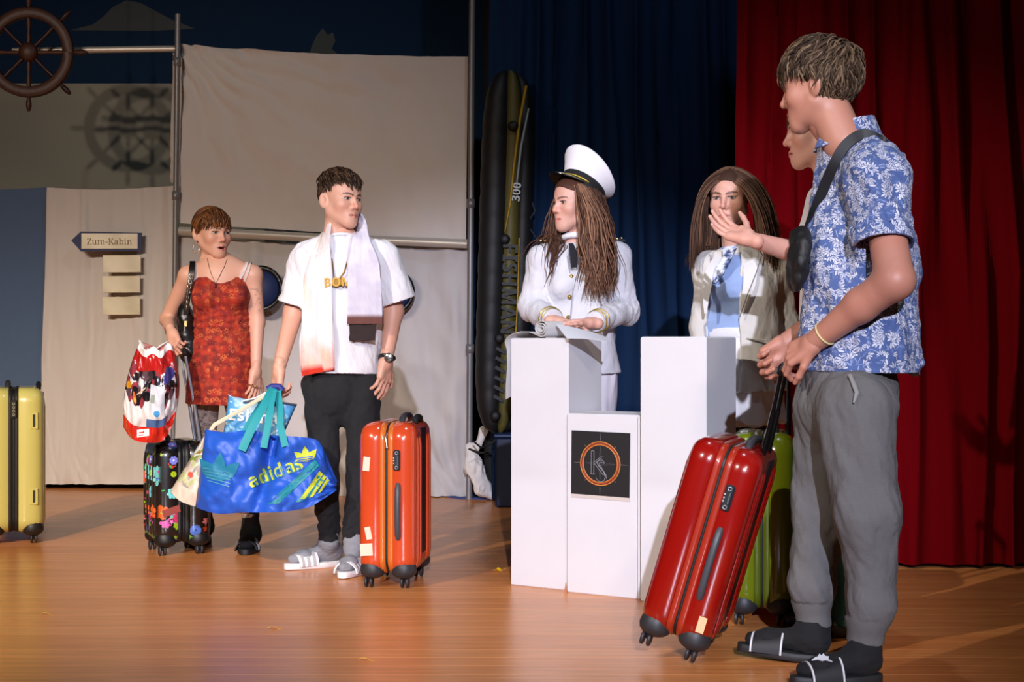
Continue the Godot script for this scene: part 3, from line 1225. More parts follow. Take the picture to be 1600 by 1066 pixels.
# ---------------------------------------------------------------- plinths, poster, papers
const PLINTH_TURN := -0.57
func build_plinths() -> void:
	var white := mat(Color.WHITE, 0.55)
	white.albedo_texture = noise_tex(0.006, 61, 256, 4, two(rgb(212, 211, 214), rgb(224, 224, 228)))
	white.uv1_triplanar = true
	var f := Vector3(cos(0.57), 0, sin(0.57))          # along a front face, to the right and nearer
	var n := Vector3(-sin(0.57), 0, cos(0.57))         # out of a front face
	var bas := Basis(f, Vector3.UP, n)
	var spec := [
		["tall white wooden plinth with the rolled paper on its top", Vector3(-0.006, 0, -6.42), 0.28, 0.28, 1.03],
		["low white wooden plinth carrying the black monogram poster", Vector3(0.222, 0, -6.235), 0.335, 0.28, 0.725],
		["tall white wooden plinth beside the red suitcase, empty on top", Vector3(0.502, 0, -6.02), 0.285, 0.275, 1.035]]
	for q in spec:
		var t := thing("plinth", q[0], "plinth", q[1])
		var s := Shape.new()
		s.block(f * q[2] / 2 - n * q[3] / 2 + Vector3(0, q[4] / 2, 0), Vector3(q[2], q[4], q[3]), 0.004, bas)
		put("box", s, white, t)
		s = Shape.new()
		s.block(f * q[2] / 2 - n * q[3] / 2 + Vector3(0, q[4] + 0.0005, 0), Vector3(q[2] - 0.012, 0.003, q[3] - 0.012), 0.001, bas)
		put("top_panel", s, white, t)
		if q[4] < 0.8:
			s = Shape.new()
			for y in [0.01, q[4] - 0.004]:
				s.block(f * (q[2] - 0.009) + n * 0.0005 + Vector3(0, q[4] / 2, 0), Vector3(0.002, q[4] - 0.01, 0.002), 0.0005, bas)
			put("edge_strip", s, mat(rgb(205, 200, 200), 0.6), t)
	# chipped lower corner of the first plinth
	var chip := thing("wood_chip", "bare wooden chip at the foot between the two left plinths", "chip", Vector3(0.222, 0, -6.235) + n * 0.004)
	var cs := Shape.new()
	cs.prism(PackedVector2Array([Vector2(-0.012, 0.0), Vector2(0.004, 0.0), Vector2(0.003, 0.02), Vector2(0.0, 0.042), Vector2(-0.004, 0.02)]), 0.003, Transform3D(bas, Vector3.ZERO))
	put("splinter", cs, mat(rgb(186, 128, 96), 0.8), chip)
	# poster
	var pc: Vector3 = spec[1][1] + f * 0.158 + n * 0.003
	pc.y = EYE - (725.0 - 533.0) * 6.14 / FOCAL
	var t := thing("poster", "black poster with a gold ring and the letters K and S", "poster", pc)
	var pb := bas * Basis(Vector3.BACK, -0.012)
	var s := Shape.new()
	s.block(Vector3(0, -0.008, -0.001), Vector3(0.27, 0.27, 0.001), 0.0002, pb)
	put("backing_paper", s, mat(rgb(205, 196, 188), 0.8), t)
	s = Shape.new()
	s.block(n * 0.0006, Vector3(0.268, 0.256, 0.0012), 0.0002, pb)
	put("sheet", s, mat(rgb(22, 22, 25), 0.6), t)
	var gold := mat(rgb(206, 128, 58), 0.5)
	var gold2 := mat(rgb(180, 70, 40), 0.5)
	for q in [[0.090, 0.0026, gold], [0.083, 0.0022, gold2], [0.078, 0.0022, gold]]:
		s = Shape.new()
		s.ringtube(n * 0.0012, pb, q[0], q[0] * 0.965, q[1], 56, 6)
		put("ring", s, q[2], t)
	var pale := mat(rgb(150, 152, 160), 0.6)
	# outlined letters, drawn as thin raised strokes
	var strokes := {
		"letter_k": [[[-47, 58], [-47, -50]], [[-33, 58], [-33, -50]], [[-51, -50], [-28, -50]], [[-47, 58], [-33, 58]], [[-33, 6], [4, 32], [18, 32]], [[-24, 4], [8, 27]], [[-33, 2], [16, -50]], [[-22, 8], [30, -50]], [[14, -50], [33, -50]]],
		"letter_s": [[[22, 0], [20, 12], [10, 18], [-6, 16], [-14, 6], [-12, -6], [0, -18], [14, -32], [24, -46], [28, -62], [22, -78], [8, -84], [-8, -82], [-18, -72], [-22, -66]], [[14, 4], [6, 8], [-4, 4], [-4, -4], [8, -18], [20, -34], [32, -52], [34, -68]]]}
	for name_ in strokes:
		s = Shape.new()
		for line in strokes[name_]:
			var pts := []
			for p in line:
				pts.append(pb * Vector3(p[0] * 0.00086, p[1] * 0.00086, 0.0018))
			s.tube(pts, 0.0010, 5)
		put(name_, s, pale, t)
	var faint := mat(rgb(92, 94, 100), 0.7)
	for k in 8:
		s = Shape.new()
		var an := TAU * k / 8
		var r0 := 0.094
		var r1 := 0.122 if k % 2 == 0 else 0.104
		if k == 0:
			r1 = 0.128
		var dir := Vector3(cos(an), sin(an), 0)
		s.tube([pb * (dir * r0 + Vector3(0, 0, 0.0014)), pb * (dir * r1 + Vector3(0, 0, 0.0014))], [0.0026, 0.0004], 5)
		put("compass_point", s, faint, t)
	for k in 2:
		s = Shape.new()
		var dir := Vector3(1, 0, 0) if k else Vector3(0, 1, 0)
		var side := Vector3(0, 1, 0) if k else Vector3(1, 0, 0)
		for e in [-1, 0, 1]:
			s.tube([pb * (dir * 0.07 + Vector3(0, 0, 0.0013)), pb * (side * e * 0.008 + Vector3(0, 0, 0.0013)), pb * (dir * -0.07 + Vector3(0, 0, 0.0013))], 0.0004, 4)
		put("compass_line", s, faint, t)
	# paper scroll over the left edge of the first plinth
	var paper := mat(rgb(226, 224, 222), 0.75)
	var top: Vector3 = spec[0][1]
	top.y = 1.035
	var sc := thing("paper_scroll", "white paper roll curling over the plinth's edge and hanging down", "paper", top)
	var prof := []
	# hanging end, lip over the edge, along the top, then the spiral roll (in f/y plane)
	for q in [[-0.026, -0.26], [-0.024, -0.2], [-0.018, -0.12], [-0.02, -0.05], [-0.03, -0.02], [-0.02, 0.0], [0.01, 0.016], [0.05, 0.024], [0.09, 0.022], [0.12, 0.012]]:
		prof.append(Vector2(q[0], q[1]))
	for i in 34:
		var an := -PI / 2 + TAU * i / 13.0
		var r := 0.036 - i * 0.0008
		prof.append(Vector2(0.145, 0.038) + Vector2(cos(an), sin(an)) * r)
	var rows := []
	for k in 9:
		var row := []
		var v := k / 8.0
		for q in prof:
			row.append(f * (q.x + (v - 0.5) * 0.01) - n * (0.012 + v * 0.235) + Vector3(0, q.y * (1.0 if q.y > -0.03 else 1.0 - 0.25 * v), 0))
		rows.append(row)
	s = Shape.new()
	s.sheet(rows, 0.0012)
	put("sheet", s, paper, sc)
	# loose sheet that slopes over the plinth's right edge
	var ls := thing("paper_sheet", "stiff white paper sheet lying on the plinth under her hands", "paper", top + f * 0.2)
	rows = []
	for a in 7:
		var row := []
		var v := a / 6.0
		for b in 9:
			var u := b / 8.0
			var p: Vector3 = (at(868, 506, 6.36).lerp(at(952, 531, 6.22), u)).lerp(at(886, 529, 6.20).lerp(at(948, 537, 6.10), u), v)
			p.y += 0.010 * sin(u * 2.4)
			row.append(p - ls.position)
		rows.append(row)
	s = Shape.new()
	s.sheet(rows, 0.0012)
	put("sheet", s, mat(rgb(222, 224, 232), 0.7), ls)

# ---------------------------------------------------------------- suitcases
func rrect(h: float, w: float, r: float, inset: float, y0: float) -> Array:
	var hy := h / 2 - inset
	var hz := w / 2 - inset
	r = maxf(r - inset, 0.012)
	var pts := []
	for c in 4:
		var cy: float = (hy - r) * [1, -1, -1, 1][c]
		var cz: float = (hz - r) * [1, 1, -1, -1][c]
		for i in 9:
			var an := PI / 2 - PI / 2 * (c + i / 8.0)
			pts.append(Vector2(y0 + h / 2 + cy + sin(an) * r, cz + cos(an) * r))
	return pts

func shell(stations: Array, h: float, w: float, r: float, y0: float) -> Shape:
	var s := Shape.new()
	var rows := []
	for st in stations:
		var row := []
		for p in rrect(h, w, r, st[1], y0):
			row.append(Vector3(st[0], p.x, p.y))
		rows.append(row)
	s.loft(rows)
	return s

func suitcase(label: String, xf: Transform3D, D: float, W: float, H: float, sh: Material, band: Material, o: Dictionary) -> Node3D:
	var t := thing("suitcase", label, "suitcase", xf.origin, o.get("group", ""))
	t.transform = xf
	var black := mat(rgb(24, 24, 26), 0.45)
	var grey := mat(rgb(42, 42, 45), 0.5)
	var y0 := 0.055
	var h := H - y0
	var r := 0.075
	var b: float = o.get("band", 0.028)
	var e := D / 2
	var edge := [[-e, 0.05], [-e + 0.003, 0.032], [-e + 0.012, 0.017], [-e + 0.028, 0.006], [-e + 0.05, 0.0], [-b - 0.003, 0.0], [-b, 0.003]]
	put("front_shell", shell(edge, h, W, r, y0), sh, t)
	var mirror := []
	for q in edge:
		mirror.append([-q[0], q[1]])
	put("back_shell", shell(mirror, h, W, r, y0), sh, t)
	put("zip_band", shell([[-b, 0.005], [-b + 0.002, 0.002], [-0.008, 0.003], [-0.006, 0.009], [0.006, 0.009], [0.008, 0.003], [b - 0.002, 0.002], [b, 0.005]], h, W, r, y0), band, t)
	put("zipper", shell([[-0.0045, 0.0085], [-0.003, 0.006], [0.003, 0.006], [0.0045, 0.0085]], h, W, r, y0), o.get("zip", black), t)
	# pressed ribs on both big faces and the trolley channel on the back
	for sx in [-1, 1]:
		for z in ([-0.13, -0.045, 0.045, 0.13] if sx < 0 else [-0.135, -0.085, 0.085, 0.135]):
			var s := Shape.new()
			var row := []
			for q in [[0.085, 0.0], [0.10, 0.006], [0.13, 0.009], [H - 0.10, 0.009], [H - 0.07, 0.006], [H - 0.055, 0.0]]:
				var line := []
				for k in 9:
					var an := PI * k / 8.0
					line.append(Vector3(sx * (e - 0.002 + sin(an) * q[1] * 1.2), q[0], z * W / 0.42 + cos(an) * 0.018))
				row.append(line)
			s.loft(row)
			put("rib", s, sh, t)
	var ch := Shape.new()
	ch.block(Vector3(e - 0.004, y0 + h / 2 + 0.02, 0), Vector3(0.012, h - 0.10, 0.125 * W / 0.42), 0.004)
	put("trolley_channel", ch, mat(rgb(40, 14, 18), 0.4) if o.has("dark_channel") else black, t)
	# corner guards and twin wheels
	for sx in [-1, 1]:
		for sz in [-1, 1]:
			var g := Shape.new()
			var rows := []
			for i in 9:
				var a := PI * i / 8.0
				var row := []
				for k in 14:
					var an := TAU * k / 14
					row.append(Vector3(sx * (e - 0.052) + cos(an) * sin(a) * 0.054, 0.072 - cos(a) * (0.036 if i <= 4 else 0.066), sz * (W / 2 - 0.052) + sin(an) * sin(a) * 0.054))
				rows.append(row)
			g.loft(rows)
			var guard := put("corner_guard", g, o.get("guard", grey), t)
			g = Shape.new()
			var wx: float = sx * (e - 0.042)
			var wz: float = sz * (W / 2 - 0.05)
			g.tube([Vector3(wx, 0.06, wz), Vector3(wx, 0.042, wz), Vector3(wx - 0.006, 0.024, wz)], [0.02, 0.016, 0.009], 10)
			put("caster_fork", g, black, guard)
			for k in [-1, 1]:
				g = Shape.new()
				g.lathe([[0.006, -0.005], [0.020, -0.006], [0.024, -0.003], [0.024, 0.003], [0.020, 0.006], [0.006, 0.005]], Transform3D(Basis(Vector3.BACK, PI / 2), Vector3(wx - 0.006 + k * 0.011, 0.024, wz)), 16)
				put("wheel", g, mat(rgb(44, 44, 47), 0.5), guard)
	# top and side carry handles
	var hs := Shape.new()
	var tx: float = o.get("top_x", 0.045)
	hs.tube([Vector3(tx, H - 0.005, -0.095), Vector3(tx, H + 0.012, -0.085), Vector3(tx, H + 0.022, -0.05), Vector3(tx, H + 0.025, 0), Vector3(tx, H + 0.022, 0.05), Vector3(tx, H + 0.012, 0.085), Vector3(tx, H - 0.005, 0.095)], [0.012, 0.014, 0.014, 0.014, 0.014, 0.014, 0.012], 10, 0.7)
	put("top_handle", hs, mat(rgb(46, 46, 50), 0.5), t)
	if o.get("side_handle", true):
		hs = Shape.new()
		var zz := W / 2
		var hx := 0.05
		var ya := H * 0.30
		var yb := H * 0.635
		hs.tube([Vector3(hx, ya, zz - 0.004), Vector3(hx, ya + 0.02, zz + 0.006), Vector3(hx, ya + 0.06, zz + 0.014), Vector3(hx, (ya + yb) / 2, zz + 0.018), Vector3(hx, yb - 0.06, zz + 0.014), Vector3(hx, yb - 0.02, zz + 0.006), Vector3(hx, yb, zz - 0.004)], [0.010, 0.013, 0.0125, 0.012, 0.0125, 0.013, 0.010], 10, 0.8)
		put("side_handle", hs, mat(rgb(66, 68, 74), 0.45), t)
		hs = Shape.new()
		hs.block(Vector3(hx, (ya + yb) / 2, zz), Vector3(0.02, yb - ya - 0.07, 0.004), 0.0015)
		put("handle_recess", hs, mat(rgb(30, 20, 20), 0.6), t)
	if o.get("lock", true):
		var lk := Shape.new()
		var ly := H * 0.775
		lk.block(Vector3(0.045, ly, W / 2 + 0.003), Vector3(0.03, 0.085, 0.014), 0.006)
		var lock := put("combination_lock", lk, mat(rgb(40, 42, 48), 0.35), t)
		for q in [[0.030, 0.006], [-0.030, 0.006]]:
			lk = Shape.new()
			lk.ringtube(Vector3(0.045, ly + q[0], W / 2 + 0.0105), Basis.IDENTITY, q[1], q[1], 0.0016, 16, 6)
			put("key_ring", lk, mat(rgb(170, 172, 178), 0.3, 0.8), lock)
		for k in 3:
			lk = Shape.new()
			lk.block(Vector3(0.034, ly - 0.012 + k * 0.011, W / 2 + 0.0105), Vector3(0.004, 0.006, 0.003), 0.0008)
			put("number_dial", lk, mat(rgb(200, 200, 190), 0.5), lock)
		lk = Shape.new()
		var wr := []
		for k in 19:
			wr.append(Vector3(0.049 + 0.0025 * sin(k * 1.9) * (1.3 if k % 5 == 0 else 0.8), ly - 0.018 + k * 0.002, W / 2 + 0.0105))
		lk.tube(wr, 0.0006, 4)
		put("script_lettering", lk, mat(rgb(160, 164, 172), 0.5), lock)
	if o.has("zip_pull"):
		var zp := Shape.new()
		zp.tube([Vector3(0, H - 0.045, W / 2 - 0.012), Vector3(-0.002, H - 0.06, W / 2 + 0.004), Vector3(0.002, H - 0.085, W / 2 + 0.006), Vector3(0.004, H - 0.105, W / 2 + 0.006)], [0.006, 0.006, 0.004, 0.007], 8, 0.5)
		put("zip_pull", zp, mat(rgb(205, 200, 190), 0.25, 0.9), t)
	for q in o.get("stickers", []):
		var sk := Shape.new()
		sk.block(Vector3(q[0], q[1], W / 2 + 0.0006), Vector3(q[2], q[3], 0.0014), 0.0003, Basis(Vector3.BACK, q[4]))
		put("sticker", sk, mat(rgb(238, 205, 182) if not o.has("sticker") else o.sticker, 0.7), t)
	# telescopic handle
	var ext: float = o.get("extend", 0.0)
	var lean: Vector3 = o.get("lean", Vector3.ZERO)
	var gx := e - 0.024
	var gw := 0.055
	var rod: Material = o.get("rod", mat(rgb(20, 22, 24), 0.25, 0.6))
	if ext > 0.0:
		for sz in [-1, 1]:
			var rs := Shape.new()
			rs.tube([Vector3(gx, H - 0.04, sz * gw), Vector3(gx, H + ext * 0.5, sz * gw) + lean * 0.5], 0.0085, 8)
			rs.tube([Vector3(gx, H + ext * 0.5, sz * gw) + lean * 0.5, Vector3(gx, H + ext, sz * gw) + lean], 0.0068, 8)
			put("trolley_rod", rs, rod, t)
	var gs := Shape.new()
	var gy := H + ext
	gs.tube([Vector3(gx, gy - 0.012, -gw - 0.012) + lean, Vector3(gx, gy + 0.008, -gw + 0.004) + lean, Vector3(gx, gy + 0.014, 0) + lean, Vector3(gx, gy + 0.008, gw - 0.004) + lean, Vector3(gx, gy - 0.012, gw + 0.012) + lean], [0.011, 0.014, 0.014, 0.014, 0.011], 10)
	put("trolley_grip", gs, black, t)
	return t

func gloss(c: Color, rough := 0.22) -> StandardMaterial3D:
	var m := mat(c, rough)
	m.clearcoat_enabled = true
	m.clearcoat = 0.8
	m.clearcoat_roughness = 0.08
	return m

func build_luggage() -> void:
	# orange
	var p := at(613, 921, 6.31)
	p.y = 0.0
	p.z -= 0.2
	var xf := Transform3D(Basis(Vector3.UP, -0.12), p)
	suitcase("orange hard-shell suitcase with white stickers standing in front of the man in the t-shirt", xf, 0.235, 0.42, 0.685, gloss(rgb(204, 72, 34)), gloss(rgb(206, 104, 32), 0.4), {"zip_pull": true, "dark_channel": true, "stickers": [[-0.082, 0.515, 0.028, 0.058, -0.08], [-0.074, 0.23, 0.024, 0.052, 0.2], [-0.082, 0.162, 0.052, 0.05, 0.06]]})
	# red, tilted on its back wheels
	var bas := Basis(Vector3.UP, -0.31) * Basis(Vector3.BACK, -0.292)
	var wheel := at(1085, 1037, 4.86)
	wheel.y = 0.0
	var org := wheel - bas * Vector3(0.235 / 2 - 0.03, 0.0, 0.16)
	suitcase("glossy red hard-shell suitcase tilted towards the tall man in the patterned shirt", Transform3D(bas, org), 0.235, 0.42, 0.70, gloss(rgb(142, 14, 8)), gloss(rgb(160, 40, 18), 0.4), {"dark_channel": true, "extend": 0.27, "lean": Vector3(-0.01, 0, 0.11), "stickers": [[0.08, 0.135, 0.026, 0.052, 0.0]], "sticker": rgb(228, 190, 140)})
	# lime, behind the red one
	p = at(1192, 533, 5.66)
	p.y = 0.0
	suitcase("lime green hard-shell suitcase half hidden behind the red suitcase", Transform3D(Basis(Vector3.UP, -0.18), p), 0.235, 0.40, 0.69, gloss(rgb(108, 122, 12)), gloss(rgb(84, 98, 12), 0.4), {"extend": 0.24, "side_handle": false, "lock": false})
	# yellow, cut by the picture's edge
	p = at(2, 850, 7.72)
	p.y = 0.0
	p.z -= 0.2
	var yl := gloss(rgb(208, 199, 112), 0.35)
	var yt := suitcase("pale yellow hard-shell suitcase with a black zip band beside the blue panel", Transform3D(Basis(Vector3.UP, 0.30), p), 0.29, 0.5, 0.785, yl, mat(rgb(28, 26, 25), 0.6), {"band": 0.024, "guard": mat(rgb(30, 29, 28), 0.5), "side_handle": false, "lock": false, "top_x": -0.03})
	for y in [0.62, 0.24]:
		var s := Shape.new()
		s.block(Vector3(0.098, y, 0.2505), Vector3(0.04, 0.085, 0.006), 0.003)
		var pl := put("latch_plate", s, yl, yt)
		s = Shape.new()
		s.block(Vector3(0.098, y, 0.2545), Vector3(0.012, 0.062, 0.004), 0.0015)
		put("latch", s, mat(rgb(40, 38, 34), 0.5), pl)
	var zl := Shape.new()
	zl.block(Vector3(0, 0.68, 0.252), Vector3(0.03, 0.09, 0.01), 0.003)
	put("zip_lock", zl, mat(rgb(30, 30, 30), 0.4), yt)
	for k in 4:
		var zk := Shape.new()
		zk.ringtube(Vector3(0.001, 0.652 + k * 0.018, 0.2575), Basis.IDENTITY, 0.005, 0.0055, 0.0012, 12, 5)
		put("lock_dial", zk, mat(rgb(190, 186, 160), 0.5), yt)
	# floral cabin case
	p = at(266, 868, 7.30)
	p.y = 0.0
	p.z -= 0.14
	var im := Image.create(768, 768, false, Image.FORMAT_RGB8)
	im.fill(rgb(17, 16, 18))
	var rng := RandomNumberGenerator.new()
	rng.seed = 99
	var pal := [rgb(226, 86, 36), rgb(206, 60, 104), rgb(90, 96, 206), rgb(150, 190, 30), rgb(60, 160, 70), rgb(222, 90, 170), rgb(200, 60, 40), rgb(120, 200, 196)]
	for i in 44:
		blossom(im, rng.randf() * 768, rng.randf() * 768, rng.randf_range(18, 44), rng.randi_range(5, 9), pal[rng.randi() % pal.size()], pal[rng.randi() % pal.size()], rng.randf() * 6.0)
	for i in 26:
		dab(im, rng.randf() * 768, rng.randf() * 768, rng.randf_range(8, 18), rng.randf_range(4, 8), rng.randf() * 3.0, pal[3 + rng.randi() % 2])
	# the blossoms that show on the side (768 px = 0.6 m, picture origin at the case's base line)
	var fx := func(x: float, y: float) -> Vector2: return Vector2(fposmod(x / 0.6, 1.0) * 768.0, fposmod(-y / 0.6, 1.0) * 768.0)
	for q in [[-0.055, 0.30, 34, 7, Color8(112, 206, 204), Color8(60, 130, 190)], [-0.05, 0.455, 26, 8, Color8(126, 130, 224), Color8(230, 230, 240)], [-0.05, 0.39, 18, 10, Color8(168, 196, 30), Color8(90, 120, 20)], [-0.105, 0.21, 44, 6, Color8(232, 96, 36), Color8(180, 150, 60)], [0.0, 0.12, 26, 8, Color8(96, 100, 210), Color8(230, 230, 250)], [0.055, 0.12, 34, 12, Color8(70, 110, 190), Color8(30, 70, 120)], [0.075, 0.41, 28, 4, Color8(60, 190, 90), Color8(190, 210, 60)], [0.105, 0.16, 22, 5, Color8(222, 120, 130), Color8(240, 200, 200)], [-0.06, 0.165, 14, 5, Color8(226, 110, 180), Color8(240, 200, 220)]]:
		var c: Vector2 = fx.call(q[0], q[1])
		dab(im, c.x, c.y, q[2] * 1.25, q[2] * 1.25, 0, rgb(17, 16, 18))
		blossom(im, c.x, c.y, q[2], q[3], q[4], q[5], 0.3, 0.45)
	var fm := gloss(Color.WHITE, 0.3)
	fm.albedo_texture = ImageTexture.create_from_image(im)
	fm.uv1_triplanar = true
	fm.uv1_triplanar_sharpness = 6.0
	fm.uv1_scale = Vector3.ONE / 0.6
	suitcase("small black cabin suitcase printed with bright flowers under the shopping bag", Transform3D(Basis(Vector3.UP, 0.42), p), 0.26, 0.34, 0.545, fm, mat(rgb(16, 16, 17), 0.5), {"extend": 0.42, "lean": Vector3(-0.085, 0, 0.03), "rod": mat(rgb(176, 178, 182), 0.3, 0.4), "guard": mat(rgb(18, 18, 19), 0.5), "side_handle": false, "lock": false, "stickers": [[-0.06, 0.215, 0.085, 0.034, 0.3]], "sticker": rgb(142, 62, 52), "top_x": -0.06})

# ---------------------------------------------------------------- bags
# a soft bag whose outline is given by top and bottom edges (left to right); front and back bulge apart
class Sack:
	var top: Curve2D
	var bottom: Curve2D
	var depth := 6.6
	var thick := 0.1
	var crease := 10.0
	var crease_deep := 0.0
	var noise := FastNoiseLite.new()
	var rough := 0.01
	var lift := 0.4
	var swell := 0.0
	func edge(c: Curve2D, u: float) -> Vector2:
		return c.sample_baked(u * c.get_baked_length())
	func pix(u: float, v: float) -> Vector2:
		return edge(top, u).lerp(edge(bottom, u), v) + Vector2(swell * sin(PI * v) * (2.0 * u - 1.0), 0)
	func bulge(u: float, v: float) -> float:
		var b := pow(maxf(sin(PI * u), 0.0), 0.45) * (0.28 + 0.72 * pow(maxf(sin(PI * minf(v * 0.72 + lift * 0.2, 1.0)), 0.0), 0.6))
		return b
	func front(u: float, v: float) -> float:
		var c := crease_deep * exp(-pow((u - crease) / 0.045, 2.0)) * (0.4 + 0.6 * (1.0 - v))
		return depth - thick * bulge(u, v) + c + noise.get_noise_2d(u * 3.0, v * 2.0) * rough + noise.get_noise_2d(u * 9.0 + 7.0, v * 5.0) * rough * 0.4
	# u, v of a picture point, found by a short search
	func find(p: Vector2) -> Vector2:
		var u := 0.5
		var v := 0.5
		for i in 30:
			var q := pix(u, v)
			var du := (pix(u + 0.01, v) - pix(u - 0.01, v)) / 0.02
			var dv := (pix(u, v + 0.01) - pix(u, v - 0.01)) / 0.02
			var det := du.x * dv.y - du.y * dv.x
			if absf(det) < 1e-6:
				break
			var e := p - q
			u = clampf(u + 0.8 * (e.x * dv.y - e.y * dv.x) / det, 0.01, 0.99)
			v = clampf(v + 0.8 * (du.x * e.y - du.y * e.x) / det, 0.01, 0.99)
		return Vector2(u, v)

func curve(pts: Array) -> Curve2D:
	var c := Curve2D.new()
	for i in pts.size():
		var a := Vector2(pts[maxi(i - 1, 0)][0], pts[maxi(i - 1, 0)][1])
		var b := Vector2(pts[mini(i + 1, pts.size() - 1)][0], pts[mini(i + 1, pts.size() - 1)][1])
		var h := (b - a) / 6.0
		c.add_point(Vector2(pts[i][0], pts[i][1]), -h, h)
	return c

func sack_mesh(k: Sack, origin: Vector3, nu := 36, nv := 22) -> Shape:
	var s := Shape.new()
	var rows := []
	for r in nv + 1:
		var v := float(r) / nv
		var row := []
		for i in nu + 1:
			var u := float(i) / nu
			var p := k.pix(u, v)
			row.append(at(p.x, p.y, k.front(u, v)) - origin)
		for i in range(nu - 1, 0, -1):
			var u := float(i) / nu
			var p := k.pix(u, v)
			row.append(at(p.x, p.y, k.depth + k.thick * 0.8 * k.bulge(u, v) + 0.004) - origin)
		rows.append(row)
	# the loft's u runs round front and back; keep u in 0..0.5 for the front
	s.loft(rows)
	return s

# flat print laid on a sack: polygon in picture points, cut into strips so that it follows the surface
func print_on(k: Sack, s: Shape, poly: Array, origin: Vector3, off := 0.0035) -> void:
	var pts := PackedVector2Array()
	for i in poly.size():
		var a := Vector2(poly[i][0], poly[i][1])
		var b := Vector2(poly[(i + 1) % poly.size()][0], poly[(i + 1) % poly.size()][1])
		var n := maxi(1, int(a.distance_to(b) / 5.0))
		for j in n:
			pts.append(a.lerp(b, float(j) / n))
	var ids := Geometry2D.triangulate_polygon(pts)
	var P := []
	for p in pts:
		var w := k.find(p)
		P.append(at(p.x, p.y, k.front(w.x, w.y) - off) - origin)
	s.smooth = 1
	for i in range(0, ids.size(), 3):
		var a: Vector2 = pts[ids[i]]
		var b: Vector2 = pts[ids[i + 1]]
		var c: Vector2 = pts[ids[i + 2]]
		_split(k, s, a, b, c, origin, off, 0)

func _split(k: Sack, s: Shape, a: Vector2, b: Vector2, c: Vector2, origin: Vector3, off: float, deep: int) -> void:
	if deep < 4 and maxf(a.distance_to(b), maxf(b.distance_to(c), c.distance_to(a))) > 9.0:
		var m := Vector2.ZERO
		if a.distance_to(b) >= b.distance_to(c) and a.distance_to(b) >= c.distance_to(a):
			m = (a + b) / 2
			_split(k, s, a, m, c, origin, off, deep + 1)
			_split(k, s, m, b, c, origin, off, deep + 1)
		elif b.distance_to(c) >= c.distance_to(a):
			m = (b + c) / 2
			_split(k, s, a, b, m, origin, off, deep + 1)
			_split(k, s, a, m, c, origin, off, deep + 1)
		else:
			m = (c + a) / 2
			_split(k, s, a, b, m, origin, off, deep + 1)
			_split(k, s, m, b, c, origin, off, deep + 1)
		return
	var p := []
	for q in [a, b, c]:
		var w := k.find(q)
		p.append(at(q.x, q.y, k.front(w.x, w.y) - off) - origin)
	if (b - a).cross(c - a) > 0.0:
		s.tri(p[0], p[1], p[2])
	else:
		s.tri(p[0], p[2], p[1])

func text_on(k: Sack, what: String, size: float, where: Vector2, turn: float, origin: Vector3, font: String, bold: int, off := 0.004) -> Shape:
	var sf := SystemFont.new()
	sf.font_names = PackedStringArray([font])
	sf.font_weight = bold
	var tm := TextMesh.new()
	tm.font = sf
	tm.text = what
	tm.font_size = 48
	tm.pixel_size = size / 48.0
	tm.depth = 0.0
	tm.curve_step = 2.0
	var arr := tm.get_mesh_arrays()
	var v: PackedVector3Array = arr[Mesh.ARRAY_VERTEX]
	var ix = arr[Mesh.ARRAY_INDEX]
	var s := Shape.new()
	var ids: PackedInt32Array = ix if ix != null else PackedInt32Array(range(v.size()))
	for i in range(0, ids.size(), 3):
		var q := []
		for e in 3:
			var p := v[ids[i + e]]
			q.append(where + Vector2(p.x, -p.y).rotated(turn))
		_split(k, s, q[0], q[1], q[2], origin, off, 2)
	return s

func trefoil(c: Vector2, r: float, turn: float) -> Array:
	var out := []
	for an in [-0.62, 0.0, 0.62]:
		var leaf := []
		for i in 13:
			var t := i / 12.0
			leaf.append(Vector2(sin(t * PI) * 0.26 * (1.0 - 0.25 * t), -t))
		for i in range(11, 0, -1):
			var t := i / 12.0
			leaf.append(Vector2(-sin(t * PI) * 0.26 * (1.0 - 0.25 * t), -t))
		var poly := []
		for p in leaf:
			var q: Vector2 = c + (Vector2(p.x, p.y) * r * 1.05).rotated(an * 1.25 + turn)
			poly.append([q.x, q.y])
		out.append(poly)
	return out

